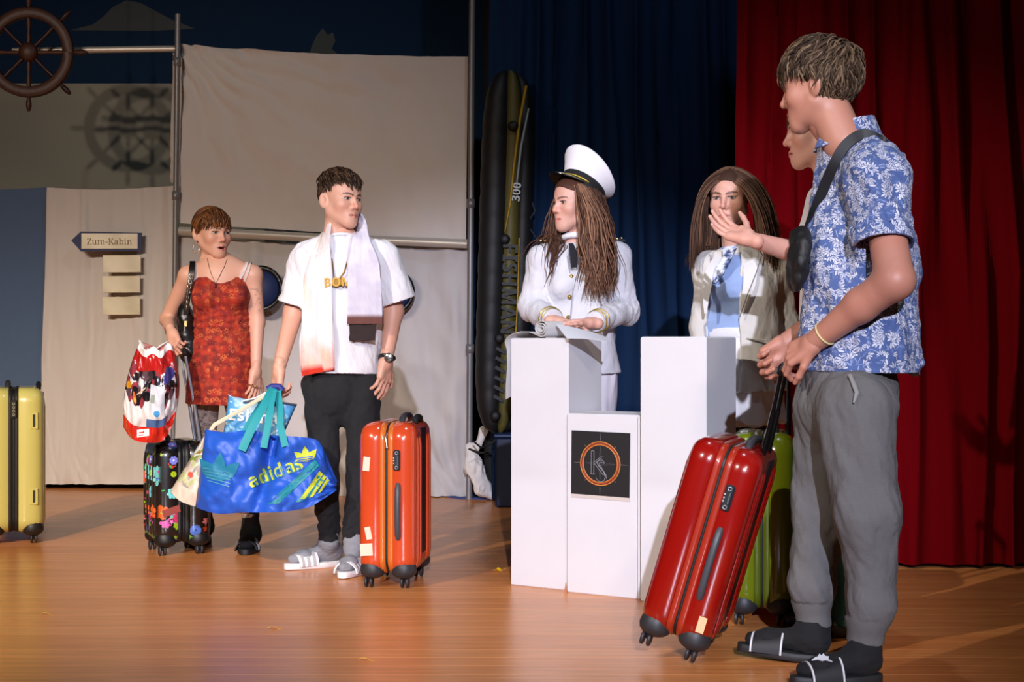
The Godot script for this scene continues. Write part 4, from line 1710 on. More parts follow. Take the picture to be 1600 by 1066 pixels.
func build_bags() -> void:
	# --- blue sports bag in the man's hand
	var k := Sack.new()
	k.depth = 6.62
	k.thick = 0.13
	k.crease = 0.44
	k.crease_deep = 0.10
	k.noise.seed = 4
	k.noise.frequency = 0.35
	k.rough = 0.10
	k.top = curve([[321, 671], [350, 676], [395, 672], [420, 680], [455, 682], [490, 686], [504, 699], [527, 752]])
	k.bottom = curve([[305, 793], [340, 803], [380, 801], [420, 801], [450, 799], [482, 793], [505, 780], [526, 766]])
	var o := at(415, 790, 6.62)
	var t := thing("sports_bag", "large blue sports bag with yellow stripes carried by the man in the t-shirt", "bag", o)
	var bm := bump(mat(rgb(30, 84, 186), 0.5), crumple_tex, 0.5, Vector3(3, 3, 3))
	put("bag_body", sack_mesh(k, o, 60, 34), bm, t)
	var teal := mat(rgb(22, 128, 142), 0.55)
	var lime := mat(rgb(186, 196, 44), 0.55)
	var s := Shape.new()
	for q in [[[418, 788], [436, 787], [499, 728], [492, 718]], [[462, 785], [472, 784], [512, 758], [498, 742]]]:
		print_on(k, s, q, o, 0.003)
	put("teal_stripe", s, teal, t)
	for q in [[[469, 780], [476, 780], [505, 741], [499, 736]], [[483, 778], [489, 776], [510, 746], [506, 742]], [[496, 772], [501, 769], [515, 751], [511, 747]]]:
		s = Shape.new()
		print_on(k, s, q, o, 0.005)
		put("yellow_stripe", s, lime, t)
	put("lettering", text_on(k, "adidas", 29, Vector2(430, 738), -0.36, o, "Droid Sans", 700), lime, t)
	put("lettering_inlay", text_on(k, "adidas", 27, Vector2(431.5, 739), -0.36, o, "Droid Sans", 400, 0.0055), mat(rgb(40, 120, 150), 0.55), t)
	s = Shape.new()
	for poly in trefoil(Vector2(479, 722), 24, -0.12):
		print_on(k, s, poly, o, 0.004)
	put("leaf_emblem", s, lime, t)
	s = Shape.new()
	for i in 3:
		print_on(k, s, [[464 + i, 716 + i * 3], [490 - i, 712 + i * 3], [490 - i, 713.4 + i * 3], [464 + i, 717.4 + i * 3]], o, 0.0055)
	put("emblem_line", s, bm, t)
	s = Shape.new()
	for poly in trefoil(Vector2(340, 752), 43, 0.10):
		print_on(k, s, poly, o, 0.004)
	put("leaf_emblem", s, mat(rgb(26, 118, 150), 0.55), t)
	s = Shape.new()
	for i in 5:
		print_on(k, s, [[316 + i * 2, 730 + i * 5], [366 - i * 2, 740 + i * 5], [366 - i * 2, 741.6 + i * 5], [316 + i * 2, 731.6 + i * 5]], o, 0.0055)
	put("emblem_line", s, mat(rgb(70, 140, 170), 0.55), t)
	var strap := mat(rgb(20, 140, 146), 0.65)
	var H := at(429, 607, 6.66)
	var line := func(pts: Array, wide: float, m: Material, parent: Node3D, called: String) -> void:
		var sh := Shape.new()
		var rows := []
		for i in pts.size():
			var a: Vector3 = pts[maxi(i - 1, 0)]
			var b: Vector3 = pts[mini(i + 1, pts.size() - 1)]
			var side := (b - a).cross(Vector3(0, 0, 1)).normalized() * wide
			rows.append([pts[i] - side - parent.position, pts[i] - parent.position + Vector3(0, 0, 0.003), pts[i] + side - parent.position])
		sh.sheet(rows, 0.004)
		put(called, sh, m, parent)
	line.call([at(378, 704, 6.49), at(394, 668, 6.50), at(412, 635, 6.56), at(424, 612, 6.62), H], 0.017, strap, t, "strap")
	line.call([at(412, 700, 6.50), at(420, 660, 6.52), at(424, 630, 6.58), at(428, 610, 6.63)], 0.014, strap, t, "strap")
	line.call([at(446, 698, 6.52), at(438, 665, 6.55), at(438, 640, 6.6), at(434, 612, 6.65)], 0.014, strap, t, "strap")
	s = Shape.new()
	s.tube([H + Vector3(-0.03, -0.005, 0.0) - o, H + Vector3(-0.01, 0.008, 0) - o, H + Vector3(0.02, 0.008, 0) - o, H + Vector3(0.035, -0.01, 0) - o], 0.014, 8)
	put("hand_wrap", s, mat(rgb(34, 40, 120), 0.6), t)

	# --- ice-blue cool bag behind it
	var c := Sack.new()
	c.depth = 6.86
	c.thick = 0.05
	c.noise.seed = 9
	c.rough = 0.012
	c.top = curve([[357, 618], [385, 630], [425, 628], [463, 634]])
	c.bottom = curve([[346, 700], [380, 704], [410, 702], [436, 696]])
	o = at(400, 700, 6.86)
	t = thing("cool_bag", "ice blue cool bag with white lettering behind the blue sports bag", "bag", o)
	var im := Image.create(512, 256, false, Image.FORMAT_RGB8)
	im.fill(rgb(78, 150, 200))
	var rng := RandomNumberGenerator.new()
	rng.seed = 5
	for i in 320:
		var g := rng.randf()
		dab(im, rng.randf() * 512, rng.randf() * 256, rng.randf_range(4, 12), rng.randf_range(3, 9), rng.randf() * 3.0, rgb(70, 130, 180).lerp(rgb(196, 224, 236), g))
	var icem := mat(Color.WHITE, 0.35)
	icem.albedo_texture = ImageTexture.create_from_image(im)
	put("bag_body", sack_mesh(c, o), icem, t)
	put("lettering", text_on(c, "Eskimo", 25, Vector2(400, 652), 0.10, o, "Droid Sans", 800), mat(rgb(236, 240, 244), 0.5), t)
	s = Shape.new()
	s.tube([at(357, 617, 6.86) - o, at(374, 628, 6.85) - o, at(400, 622, 6.84) - o, at(428, 607, 6.8) - o], [0.004, 0.008, 0.012, 0.008], 8, 0.4)
	put("white_rim", s, mat(rgb(230, 228, 226), 0.6), t)
	s = Shape.new()
	s.tube([at(380, 629, 6.83) - o, at(425, 627, 6.82) - o, at(464, 633, 6.84) - o], 0.004, 8)
	put("zip_edge", s, mat(rgb(50, 58, 70), 0.4), t)
	line.call([at(374, 690, 6.80), at(392, 655, 6.80), at(410, 628, 6.78), at(424, 608, 6.74)], 0.010, strap, t, "strap")

	# --- food-printed tote at the left of the blue bag
	c = Sack.new()
	c.depth = 6.76
	c.thick = 0.10
	c.noise.seed = 21
	c.noise.frequency = 0.5
	c.rough = 0.05
	c.top = curve([[318, 683], [330, 672], [345, 676], [365, 690]])
	c.bottom = curve([[266, 768], [285, 785], [330, 797], [390, 804]])
	o = at(320, 795, 6.74)
	t = thing("tote_bag", "food-printed tote bag squeezed between floral suitcase and blue sports bag", "bag", o)
	im = Image.create(512, 256, false, Image.FORMAT_RGB8)
	im.fill(rgb(206, 190, 172))
	for i in 130:
		var pal := [rgb(196, 80, 56), rgb(226, 196, 180), rgb(128, 150, 50), rgb(214, 212, 206), rgb(188, 190, 140), rgb(160, 150, 140)]
		dab(im, rng.randf() * 256, rng.randf() * 200, rng.randf_range(10, 26), rng.randf_range(6, 14), rng.randf() * 3.0, pal[rng.randi() % 6])
	im.fill_rect(Rect2i(0, 205, 512, 51), rgb(222, 202, 182))
	var tm := mat(Color.WHITE, 0.45)
	tm.albedo_texture = ImageTexture.create_from_image(im)
	put("bag_body", sack_mesh(c, o), tm, t)
	line.call([at(322, 684, 6.70), at(335, 664, 6.72), at(360, 650, 6.74), at(395, 630, 6.75), at(424, 612, 6.72)], 0.007, mat(rgb(196, 190, 160), 0.7), t, "strap")

	# --- printed plastic shopping bag on the floral case
	c = Sack.new()
	c.depth = 7.16
	c.thick = 0.10
	c.noise.seed = 33
	c.noise.frequency = 0.5
	c.rough = 0.07
	c.lift = 0.9
	c.swell = 9.0
	c.top = curve([[218, 533], [228, 547], [240, 541], [251, 549], [261, 536], [271, 541]])
	c.bottom = curve([[193, 668], [206, 686], [230, 692], [255, 688], [272, 660]])
	# belly on the left: the sides swing out between the edges
	o = at(233, 692, 7.16)
	t = thing("shopping_bag", "crumpled printed plastic shopping bag with a red base on the floral suitcase", "bag", o)
	im = Image.create(768, 384, false, Image.FORMAT_RGB8)
	im.fill(rgb(226, 222, 222))
	im.fill_rect(Rect2i(0, 0, 768, 30), rgb(236, 232, 230))
	im.fill_rect(Rect2i(0, 30, 768, 70), rgb(184, 34, 34))
	for i in 150:
		var pal := [rgb(34, 30, 36), rgb(60, 50, 58), rgb(96, 70, 80), rgb(150, 60, 70), rgb(28, 26, 30)]
		dab(im, rng.randf() * 768, 100 + rng.randf() * 130, rng.randf_range(16, 40), rng.randf_range(10, 22), rng.randf() * 3.0, pal[rng.randi() % 5])
	dab(im, 24, 180, 24, 14, -0.6, rgb(222, 158, 40))
	dab(im, 80, 208, 10, 26, -0.5, rgb(214, 110, 60))
	dab(im, 84, 216, 8, 10, -0.5, rgb(226, 176, 70))
	dab(im, 116, 176, 30, 4, -0.5, rgb(220, 196, 170))
	im.fill_rect(Rect2i(170, 150, 90, 110), rgb(206, 210, 220))
	im.fill_rect(Rect2i(176, 190, 24, 34), rgb(150, 160, 150))
	dab(im, 300, 130, 50, 30, 0, rgb(66, 60, 130))
	dab(im, 215, 264, 18, 14, 0, rgb(70, 150, 206))
	im.fill_rect(Rect2i(160, 290, 130, 36), rgb(74, 110, 160))
	im.fill_rect(Rect2i(0, 322, 768, 62), rgb(206, 40, 30))
	var plm := mat(Color.WHITE, 0.22)
	plm.albedo_texture = ImageTexture.create_from_image(im)
	plm.clearcoat_enabled = true
	plm.clearcoat = 0.6
	plm.clearcoat_roughness = 0.12
	put("bag_body", sack_mesh(c, o, 44, 30), plm, t)
	for q in [[[214, 672], [233, 670], [233, 681], [214, 684]]]:
		s = Shape.new()
		print_on(c, s, q, o, 0.004)
		put("white_logo", s, mat(rgb(240, 236, 234), 0.4), t)
	s = Shape.new()
	for y in [675.5, 679.5]:
		print_on(c, s, [[217, y], [224, y - 0.6], [224, y + 1.2], [217, y + 1.8]], o, 0.0055)
	put("logo_stroke", s, mat(rgb(206, 40, 30), 0.4), t)
	s = Shape.new()
	s.tube([at(218, 532, 7.14) - o, at(226, 545, 7.1) - o, at(240, 548, 7.08) - o, at(252, 540, 7.1) - o, at(264, 533, 7.12) - o], [0.006, 0.016, 0.012, 0.014, 0.006], 8, 0.35)
	put("white_rim", s, mat(rgb(232, 228, 224), 0.4), t)

# ---------------------------------------------------------------- confetti on the floor
func build_small_things() -> void:
	var rng := RandomNumberGenerator.new()
	rng.seed = 3
	var gold := mat(rgb(236, 188, 24), 0.4)
	for q in [[428, 983, 0.5, "small yellow paper strip on bare floor before the striped white slides"], [75, 961, 0.1, "small yellow paper strip on bare floor before the yellow suitcase"], [573, 1032, 0.2, "small yellow paper strip on bare floor before the orange suitcase"], [776, 893, 0.9, "one of two crossed yellow paper strips beside the tall plinth's foot"], [782, 892, 2.3, "one of two crossed yellow paper strips beside the tall plinth's foot"], [757, 785, 0.3, "small yellow paper strip beside the white fabric bundle"]]:
		var d: float = EYE * FOCAL / (q[1] - 533.0)
		var s := Shape.new()
		var rows := []
		for i in 6:
			var u := i / 5.0
			rows.append([Vector3((u - 0.5) * 0.05, 0.003 + 0.006 * sin(u * 5.0 + q[2]), -0.004), Vector3((u - 0.5) * 0.05, 0.005 + 0.006 * sin(u * 5.0 + q[2]), 0.012)])
		s.sheet(rows, 0.001)
		var o := put("confetti_strip", s, gold)
		o.name = numbered("confetti_strip")
		o.position = at(q[0], q[1], d) * Vector3(1, 0, 1)
		o.rotation.y = q[2]
		tag(o, q[3], "confetti", "yellow paper scraps on the stage floor")

# ---------------------------------------------------------------- parts of people
# yaw 0 faces the camera (+z), positive yaw turns towards +x
func facing(yaw: float, pitch := 0.0, roll := 0.0) -> Basis:
	return Basis(Vector3.UP, deg_to_rad(yaw)) * Basis(Vector3.RIGHT, deg_to_rad(pitch)) * Basis(Vector3.BACK, deg_to_rad(roll))

# head in its own space: face towards +z, eyes at y = 0, chin at -0.118, crown at 0.118
func head(where: Vector3, bas: Basis, size: float, origin: Vector3, o: Dictionary) -> Field:
	var f := Field.new(o.get("cell", 0.0026), origin)
	f.place = Transform3D(bas * Basis.from_scale(Vector3.ONE * size), where)
	var fem: float = o.get("female", 0.0)
	f.ell(Vector3(0, 0.034, -0.014), Vector3(0.074, 0.083, 0.094), 0.02)
	f.ell(Vector3(0, 0.03, 0.026), Vector3(0.064, 0.062, 0.062), 0.03)
	f.ell(Vector3(0, -0.034, 0.024), Vector3(0.060 - 0.003 * fem, 0.070, 0.064), 0.03)
	for s in [-1, 1]:
		f.cone(Vector3(s * 0.052, -0.05, 0.0), Vector3(s * 0.018, -0.098, 0.062), 0.020 - 0.003 * fem, 0.016, 0.03)
		f.ball(Vector3(s * 0.040, -0.028, 0.058), 0.021, 0.03)
	f.ball(Vector3(0, -0.100, 0.070), 0.0165 - 0.001 * fem, 0.03)
	f.ell(Vector3(0, -0.068, 0.066), Vector3(0.030, 0.022, 0.024), 0.025)
	# sockets, brow, eyes
	for s in [-1, 1]:
		f.ell(Vector3(s * 0.031, -0.001, 0.094), Vector3(0.019, 0.011, 0.014), 0.014, 1)
		f.cone(Vector3(s * 0.044, 0.017, 0.068), Vector3(s * 0.012, 0.016, 0.086), 0.0055, 0.0065, 0.014)
		f.ball(Vector3(s * 0.031, -0.002, 0.0705), 0.0128, 0.003)
		f.cone(Vector3(s * 0.042, 0.0065, 0.077), Vector3(s * 0.021, 0.007, 0.081), 0.0035, 0.0035, 0.005)
		f.cone(Vector3(s * 0.041, -0.0095, 0.077), Vector3(s * 0.022, -0.0105, 0.080), 0.0025, 0.0025, 0.006)
		# ears
		if o.get("ears", true):
			f.ell(Vector3(s * 0.078, -0.010, -0.014), Vector3(0.0085, 0.033, 0.021), 0.006, 0, Basis(Vector3.UP, -s * 0.5) * Basis(Vector3.RIGHT, -0.15))
			f.ell(Vector3(s * 0.0855, -0.006, -0.009), Vector3(0.0070, 0.019, 0.011), 0.004, 1, Basis(Vector3.UP, -s * 0.5) * Basis(Vector3.RIGHT, -0.15))
	# nose
	f.cone(Vector3(0, 0.012, 0.084), Vector3(0, -0.030, 0.103 - 0.002 * fem), 0.0065, 0.0095 - 0.0008 * fem, 0.012)
	f.ball(Vector3(0, -0.034, 0.1045 - 0.002 * fem), 0.0100 - 0.0008 * fem, 0.007)
	for s in [-1, 1]:
		f.ball(Vector3(s * 0.0105, -0.0385, 0.092), 0.0078 - 0.0008 * fem, 0.007)
		f.ball(Vector3(s * 0.006, -0.0475, 0.098), 0.003, 0.004, 1)
	# mouth
	var open: float = o.get("mouth", 0.0)
	for s in [-1, 1]:
		f.cone(Vector3(s * 0.020, -0.0695, 0.080), Vector3(s * 0.003, -0.0645, 0.0925), 0.0038, 0.0050, 0.006)
		f.cone(Vector3(s * 0.019, -0.0715 - open * 0.006, 0.080), Vector3(0, -0.0755 - open * 0.010, 0.0905), 0.0038, 0.0062, 0.006)
	f.cone(Vector3(-0.021, -0.0700, 0.092), Vector3(0.021, -0.0700, 0.092), 0.0022, 0.0022, 0.004, 1)
	if open > 0.0:
		f.ell(Vector3(0, -0.0715 - open * 0.004, 0.094), Vector3(0.016, 0.003 + 0.006 * open, 0.016), 0.004, 1)
	# neck
	var nr: float = o.get("neck", 0.056)
	var nv: Vector3 = o.get("neck_end", Vector3(0, -0.19, -0.03))
	f.cone(Vector3(0, -0.055, -0.018), nv, nr * 0.96, nr, 0.03)
	var skin: Color = o.skin
	var lip: Color = o.get("lip", skin * Color(0.78, 0.52, 0.52))
	var brow: Color = o.get("brow", lin(70, 48, 34))
	var iris: Color = o.get("iris", lin(52, 46, 40))
	var hairc: Color = o.get("hairline", lin(60, 44, 34))
	var scalp: float = o.get("scalp", 0.0)
	var gaze: Vector2 = o.get("gaze", Vector2.ZERO)
	lip = lip.lerp(skin, 0.3)
	var flush := skin * Color(1.0, 0.78, 0.76)
	var blow: float = o.get("brow_tilt", 0.0)
	f.tint = func(p: Vector3, _n: Vector3) -> Color:
		var c := skin
		var ax := absf(p.x)
		var ch := exp(-(pow((ax - 0.042) / 0.02, 2.0) + pow((p.y + 0.035) / 0.022, 2.0))) * (1.0 if p.z > 0.03 else 0.0)
		c = c.lerp(flush, 0.55 * ch)
		if p.z > 0.085 and ax < 0.014 and p.y < -0.02 and p.y > -0.046:
			c = c.lerp(flush, 0.5)
		if p.z > 0.055:
			# brows
			var bx := (ax - 0.031) / 0.021
			var by := 0.0195 - 0.004 * bx * bx + 0.002 * bx + blow * bx
			if absf(bx) < 1.0 and absf(p.y - by) < 0.0036 * (1.15 - 0.5 * maxf(bx, 0.0)):
				c = c.lerp(brow, 0.85)
			# lips
			var lw := 0.025
			if ax < lw and p.z > 0.07:
				var e := sqrt(1.0 - pow(ax / lw, 2.0))
				if p.y < -0.070 + 0.0085 * e and p.y > -0.070 - (0.0105 + 0.011 * open) * e:
					c = lip
					if absf(p.y + 0.070) < 0.0016:
						c = lip * 0.35
				if open > 0.0 and p.z < 0.0875 and absf(p.x) < 0.015 and absf(p.y + 0.0715 + open * 0.004) < 0.008:
					c = lin(60, 18, 18)
			# eyes
			if absf(ax - 0.031) < 0.0155:
				var ex := (ax - 0.031) / 0.0155
				var e := sqrt(maxf(0.0, 1.0 - ex * ex))
				var sx := signf(p.x)
				if p.y < -0.001 + 0.0042 * e and p.y > -0.001 - 0.0044 * e:
					c = lin(168, 156, 150)
					var gx := p.x - sx * 0.031 - gaze.x
					if Vector2(gx, p.y + 0.001 - gaze.y).length() < 0.0062:
						c = iris
					if Vector2(gx, p.y + 0.001 - gaze.y).length() < 0.0032:
						c = lin(16, 14, 14)
				elif p.y >= -0.001 + 0.0042 * e and p.y < 0.0018 + 0.0050 * e:
					c = c.lerp(lin(46, 30, 26), 0.85)
				elif p.y <= -0.001 - 0.0044 * e and p.y > -0.0034 - 0.0050 * e:
					c = c.lerp(lin(96, 56, 48), 0.5)
		if scalp > 0.0:
			# cropped sides: hair colour on the skin above the hairline
			var line := 0.045 + 0.02 * clampf((p.z) / 0.06, -1.0, 1.0) if p.z > 0.0 else 0.045 - 0.09 * clampf(-p.z / 0.05, 0.0, 1.0)
			if p.y > line and p.z < 0.062 and ax < 0.09:
				c = c.lerp(hairc, clampf((p.y - line) / 0.03, 0.0, 1.0) * scalp)
		return c
	return f

# hand: w wrist, fd towards the fingers, pn out of the palm, thumb towards side * (fd x pn); curls for index..little, then thumb
func hand(f: Field, w: Vector3, fd: Vector3, pn: Vector3, side: float, curls: Array, size := 1.0, spread := 0.06, thumb_out := 0.7) -> Array:
	fd = fd.normalized()
	pn = (pn - fd * pn.dot(fd)).normalized()
	var s := fd.cross(pn) * side
	var K := []
	var offs := [0.030, 0.0105, -0.0095, -0.028]
	var lens := [0.090, 0.094, 0.089, 0.080]
	for i in 4:
		K.append(w + (fd * lens[i] + s * offs[i]) * size)
		f.cone(w + (fd * 0.012 + s * offs[i] * 0.62) * size, K[i], 0.0145 * size, 0.0118 * size, 0.012)
	f.cone(w - fd * 0.03 * size, w + fd * 0.02 * size, 0.026 * size, 0.024 * size, 0.02)
	f.cone(w + (fd * 0.02 + s * 0.018 + pn * 0.006) * size, w + (fd * 0.055 + s * 0.026 + pn * 0.008) * size, 0.017 * size, 0.013 * size, 0.015)
	f.cone(w + (fd * 0.02 - s * 0.018 + pn * 0.005) * size, w + (fd * 0.07 - s * 0.024 + pn * 0.004) * size, 0.015 * size, 0.012 * size, 0.015)
	var seg := [[0.043, 0.026, 0.022], [0.048, 0.030, 0.023], [0.044, 0.028, 0.023], [0.034, 0.021, 0.020]]
	var tips := []
	for i in 4:
		var p: Vector3 = K[i]
		var d := (fd + s * (1.5 - i) * spread).normalized()
		var ang: float = curls[i]
		for j in 3:
			var t: float = ang * [0.85, 1.1, 0.75][j]
			d = d.rotated(fd.cross(pn).normalized(), t)
			var q: Vector3 = p + d * seg[i][j] * size
			var r0: float = [0.0098, 0.0088, 0.0080][j] * size * (0.9 if i == 3 else 1.0)
			f.cone(p, q, r0, r0 * 0.90, 0.003)
			p = q
		tips.append(p)
	var tp: Vector3 = w + (fd * 0.028 + s * 0.026 + pn * 0.006) * size
	var td: Vector3 = (fd * (1.0 - thumb_out * 0.35) + s * thumb_out + pn * 0.35 * curls[4]).normalized()
	for j in 3:
		var q: Vector3 = tp + td * [0.044, 0.032, 0.026][j] * size
		f.cone(tp, q, [0.0135, 0.0105, 0.0095][j] * size, [0.0105, 0.0095, 0.0075][j] * size, 0.006)
		tp = q
		td = (td + pn * 0.30 * curls[4] + fd * 0.25 - s * 0.25 * curls[4]).normalized()
	tips.append(tp)
	return tips

func skin_mat() -> StandardMaterial3D:
	var m := vmat(0.5)
	m.subsurf_scatter_enabled = true
	m.subsurf_scatter_strength = 0.08
	return m

# short hair: a close cap plus many locks that flow from the crown
func short_hair(parent: Node3D, where: Vector3, bas: Basis, size: float, origin: Vector3, o: Dictionary) -> void:
	var rng := RandomNumberGenerator.new()
	rng.seed = o.get("seed", 1)
	var base: Color = o.color
	var light: Color = o.light
	var inside: Callable = o.inside        # root test in head space
	var c := Vector3(0, 0.034, -0.014)
	var r := Vector3(0.078, 0.088, 0.098)
	var crown := Vector3(o.get("crown_x", 0.01), 0.115, -0.05)
	var xf := Transform3D(bas * Basis.from_scale(Vector3.ONE * size), where)
	var s := Shape.new()
	var clump := FastNoiseLite.new()
	clump.seed = o.get("seed", 1)
	clump.frequency = 14.0
	var n: int = o.get("count", 520)
	for i in n:
		var y: float = 1.0 - o.get("cover", 1.5) * (i + 0.5) / n
		var rad := sqrt(maxf(0.0, 1.0 - y * y))
		var an := i * 2.39996 + rng.randf() * 0.4
		var root := c + Vector3(cos(an) * rad, y, sin(an) * rad) * r
		if not inside.call(root):
			continue
		var nn := ((root - c) / (r * r)).normalized()
		var flow: Vector3 = (root - crown)
		flow = (flow - nn * flow.dot(nn)).normalized()
		if o.has("sweep"):
			var sw: Vector3 = o.sweep.call(root)
			flow = (flow + sw - nn * sw.dot(nn)).normalized()
		flow = flow.rotated(nn, (rng.randf_range(-0.18, 0.18) + clump.get_noise_3dv(root * 1.6) * 0.7) * o.get("mess", 1.0))
		var len_: float = o.length.call(root) * rng.randf_range(0.8, 1.2)
		var lift: float = o.lift.call(root) * rng.randf_range(0.6, 1.3)
		var pts := []
		var rads := []
		var p := root
		var d := flow
		var wv := clump.get_noise_3dv(root) * 7.0 + rng.randf() * 0.6
		var thick: float = o.get("thick", 0.0075) * rng.randf_range(0.7, 1.25)
		for k in 6:
			var t := k / 5.0
			var off := lift * sin(t * PI * 0.75) + 0.002
			var q := p + nn * off
			pts.append(xf * q - origin)
			rads.append(thick * size * (0.75 + 0.4 * sin(t * PI)) * (1.0 - 0.8 * t * t))
			p += d * len_ / 5.0
			d = (d + d.cross(nn) * sin(wv + t * 5.0) * o.get("wave", 0.15) + Vector3(0, -0.12, 0)).normalized()
			# stay on the scalp
			var e := (p - c) / r
			var l := e.length()
			if l < 1.0:
				p = c + e / l * r
			elif o.get("hug", 0.7) > 0.0:
				p = p.lerp(c + e / l * r, o.get("hug", 0.7) * 0.5)
		var j := rng.randf()
		s.tone = base.lerp(light, j * j * 0.9) * rng.randf_range(0.75, 1.1)
		s.tube(pts, rads, 5, 0.5, (bas * flow.cross(nn)).normalized())
	put("hair", s, hair_mat(), parent)
	var cap := Field.new(0.004, origin)
	cap.place = xf
	cap.ell(c, r + Vector3.ONE * 0.001, 0.01)
	cap.ell(Vector3(0, -0.055, 0.055), Vector3(0.09, 0.085, 0.085), 0.01, 1)
	cap.cut(Vector3(0, -1, 0), Vector3(0, o.get("low", -0.03), 0))
	if o.has("carve"):
		o.carve.call(cap)
	var inner := base * 0.75
	cap.tint = func(_p: Vector3, _n: Vector3) -> Color: return inner
	grow(cap, soft("hair_cap", hair_mat(), parent))

func hair_mat() -> StandardMaterial3D:
	var m := vmat(0.55)
	m.metallic_specular = 0.28
	return m

# long hair: locks that leave the parting, follow the skull and hang over solids (list of [a, b, radius])
func long_hair(parent: Node3D, where: Vector3, bas: Basis, size: float, origin: Vector3, o: Dictionary) -> void:
	var rng := RandomNumberGenerator.new()
	rng.seed = o.get("seed", 1)
	var c := Vector3(0, 0.034, -0.014)
	var r := Vector3(0.081, 0.090, 0.101)
	var xf := Transform3D(bas * Basis.from_scale(Vector3.ONE * size), where)
	var inv := xf.affine_inverse()
	var s := Shape.new()
	var solids: Array = o.solids
	var clump := FastNoiseLite.new()
	clump.seed = o.get("seed", 1)
	clump.frequency = 16.0
	var n: int = o.get("count", 240)
	for i in n:
		var y := 1.0 - 1.25 * (i + 0.5) / n
		var rad := sqrt(maxf(0.0, 1.0 - y * y))
		var an := i * 2.39996 + rng.randf() * 0.5
		var root := c + Vector3(cos(an) * rad, y, sin(an) * rad) * r
		if not o.inside.call(root):
			continue
		var nn := ((root - c) / (r * r)).normalized()
		var away: Vector3 = o.flow.call(root)
		var d := (away - nn * away.dot(nn)).normalized()
		var p := root
		var pts := []
		var rads := []
		var length: float = o.length.call(root) * rng.randf_range(0.82, 1.1)
		var steps := 14
		var ds := length / steps
		var wv := clump.get_noise_3dv(root) * 7.0 + rng.randf() * 0.9
		var puff: float = rng.randf() * o.get("puff", 0.02)
		var wf := 1.0 + clump.get_noise_3dv(root * 0.7 + Vector3(3, 0, 0)) * 0.3
		var w := xf * p
		var dw := (bas * d).normalized()
		var sidev := (bas * d.cross(nn)).normalized()
		var thick: float = o.get("thick", 0.0085) * rng.randf_range(0.6, 1.25)
		for k in steps + 1:
			var t := float(k) / steps
			var off: Vector3 = sidev * sin(wv + t * o.get("turns", 9.0) * wf) * o.get("wave", 0.008) * t
			pts.append(w + off - origin)
			rads.append(thick * (0.6 + 0.6 * sin(minf(t * 1.3, 1.0) * PI * 0.5)) * (1.0 - 0.88 * pow(t, 3.0)))
			dw = (dw * 0.66 + Vector3.DOWN * (0.18 + 0.4 * t) + (Vector3(rng.randf_range(-1, 1), 0, rng.randf_range(-1, 1)) * 0.4 + Vector3(clump.get_noise_3d(wv, t * 0.12, 1.0), 0, clump.get_noise_3d(wv, t * 0.12, 9.0)) * 1.5) * o.get("stray", 0.06)).normalized()
			w += dw * ds * size
			# out of the skull
			var q := inv * w
			var e := (q - c) / r
			var l := e.length()
			if l < 1.0:
				w = xf * (c + e / l * r)
			for q3 in solids:
				var ba: Vector3 = q3[1] - q3[0]
				var h := clampf((w - q3[0]).dot(ba) / ba.length_squared(), 0.0, 1.0)
				var v: Vector3 = w - q3[0] - ba * h
				var dd := v.length()
				if dd < q3[2] + puff:
					w += v / maxf(dd, 1e-4) * (q3[2] + puff - dd)
			if o.has("drift"):
				w += o.drift.call(w, t, root) * ds
		var j := clampf(0.45 + clump.get_noise_3dv(root * 1.3 + Vector3(5, 5, 5)) * 0.9 + rng.randf_range(-0.2, 0.2), 0.0, 1.0)
		s.tone = o.color.lerp(o.light, j * j) * rng.randf_range(0.88, 1.08)
		s.tube(pts, rads, 4, 0.35, sidev)
	put("hair", s, hair_mat(), parent)
	var cap := Field.new(0.0045, origin)
	cap.place = xf
	cap.ell(c, r - Vector3.ONE * 0.002, 0.01)
	cap.ell(Vector3(0, 0.055, 0.024), Vector3(0.064, 0.047, 0.066), 0.02)
	cap.ell(Vector3(0, -0.045, 0.065), Vector3(0.085, 0.112, 0.08), 0.01, 1)
	cap.cut(Vector3(0, -1, 0), Vector3(0, -0.06, 0))
	var inner: Color = o.color
	cap.tint = func(_p: Vector3, _n: Vector3) -> Color: return inner
	grow(cap, soft("hair_cap", hair_mat(), parent))

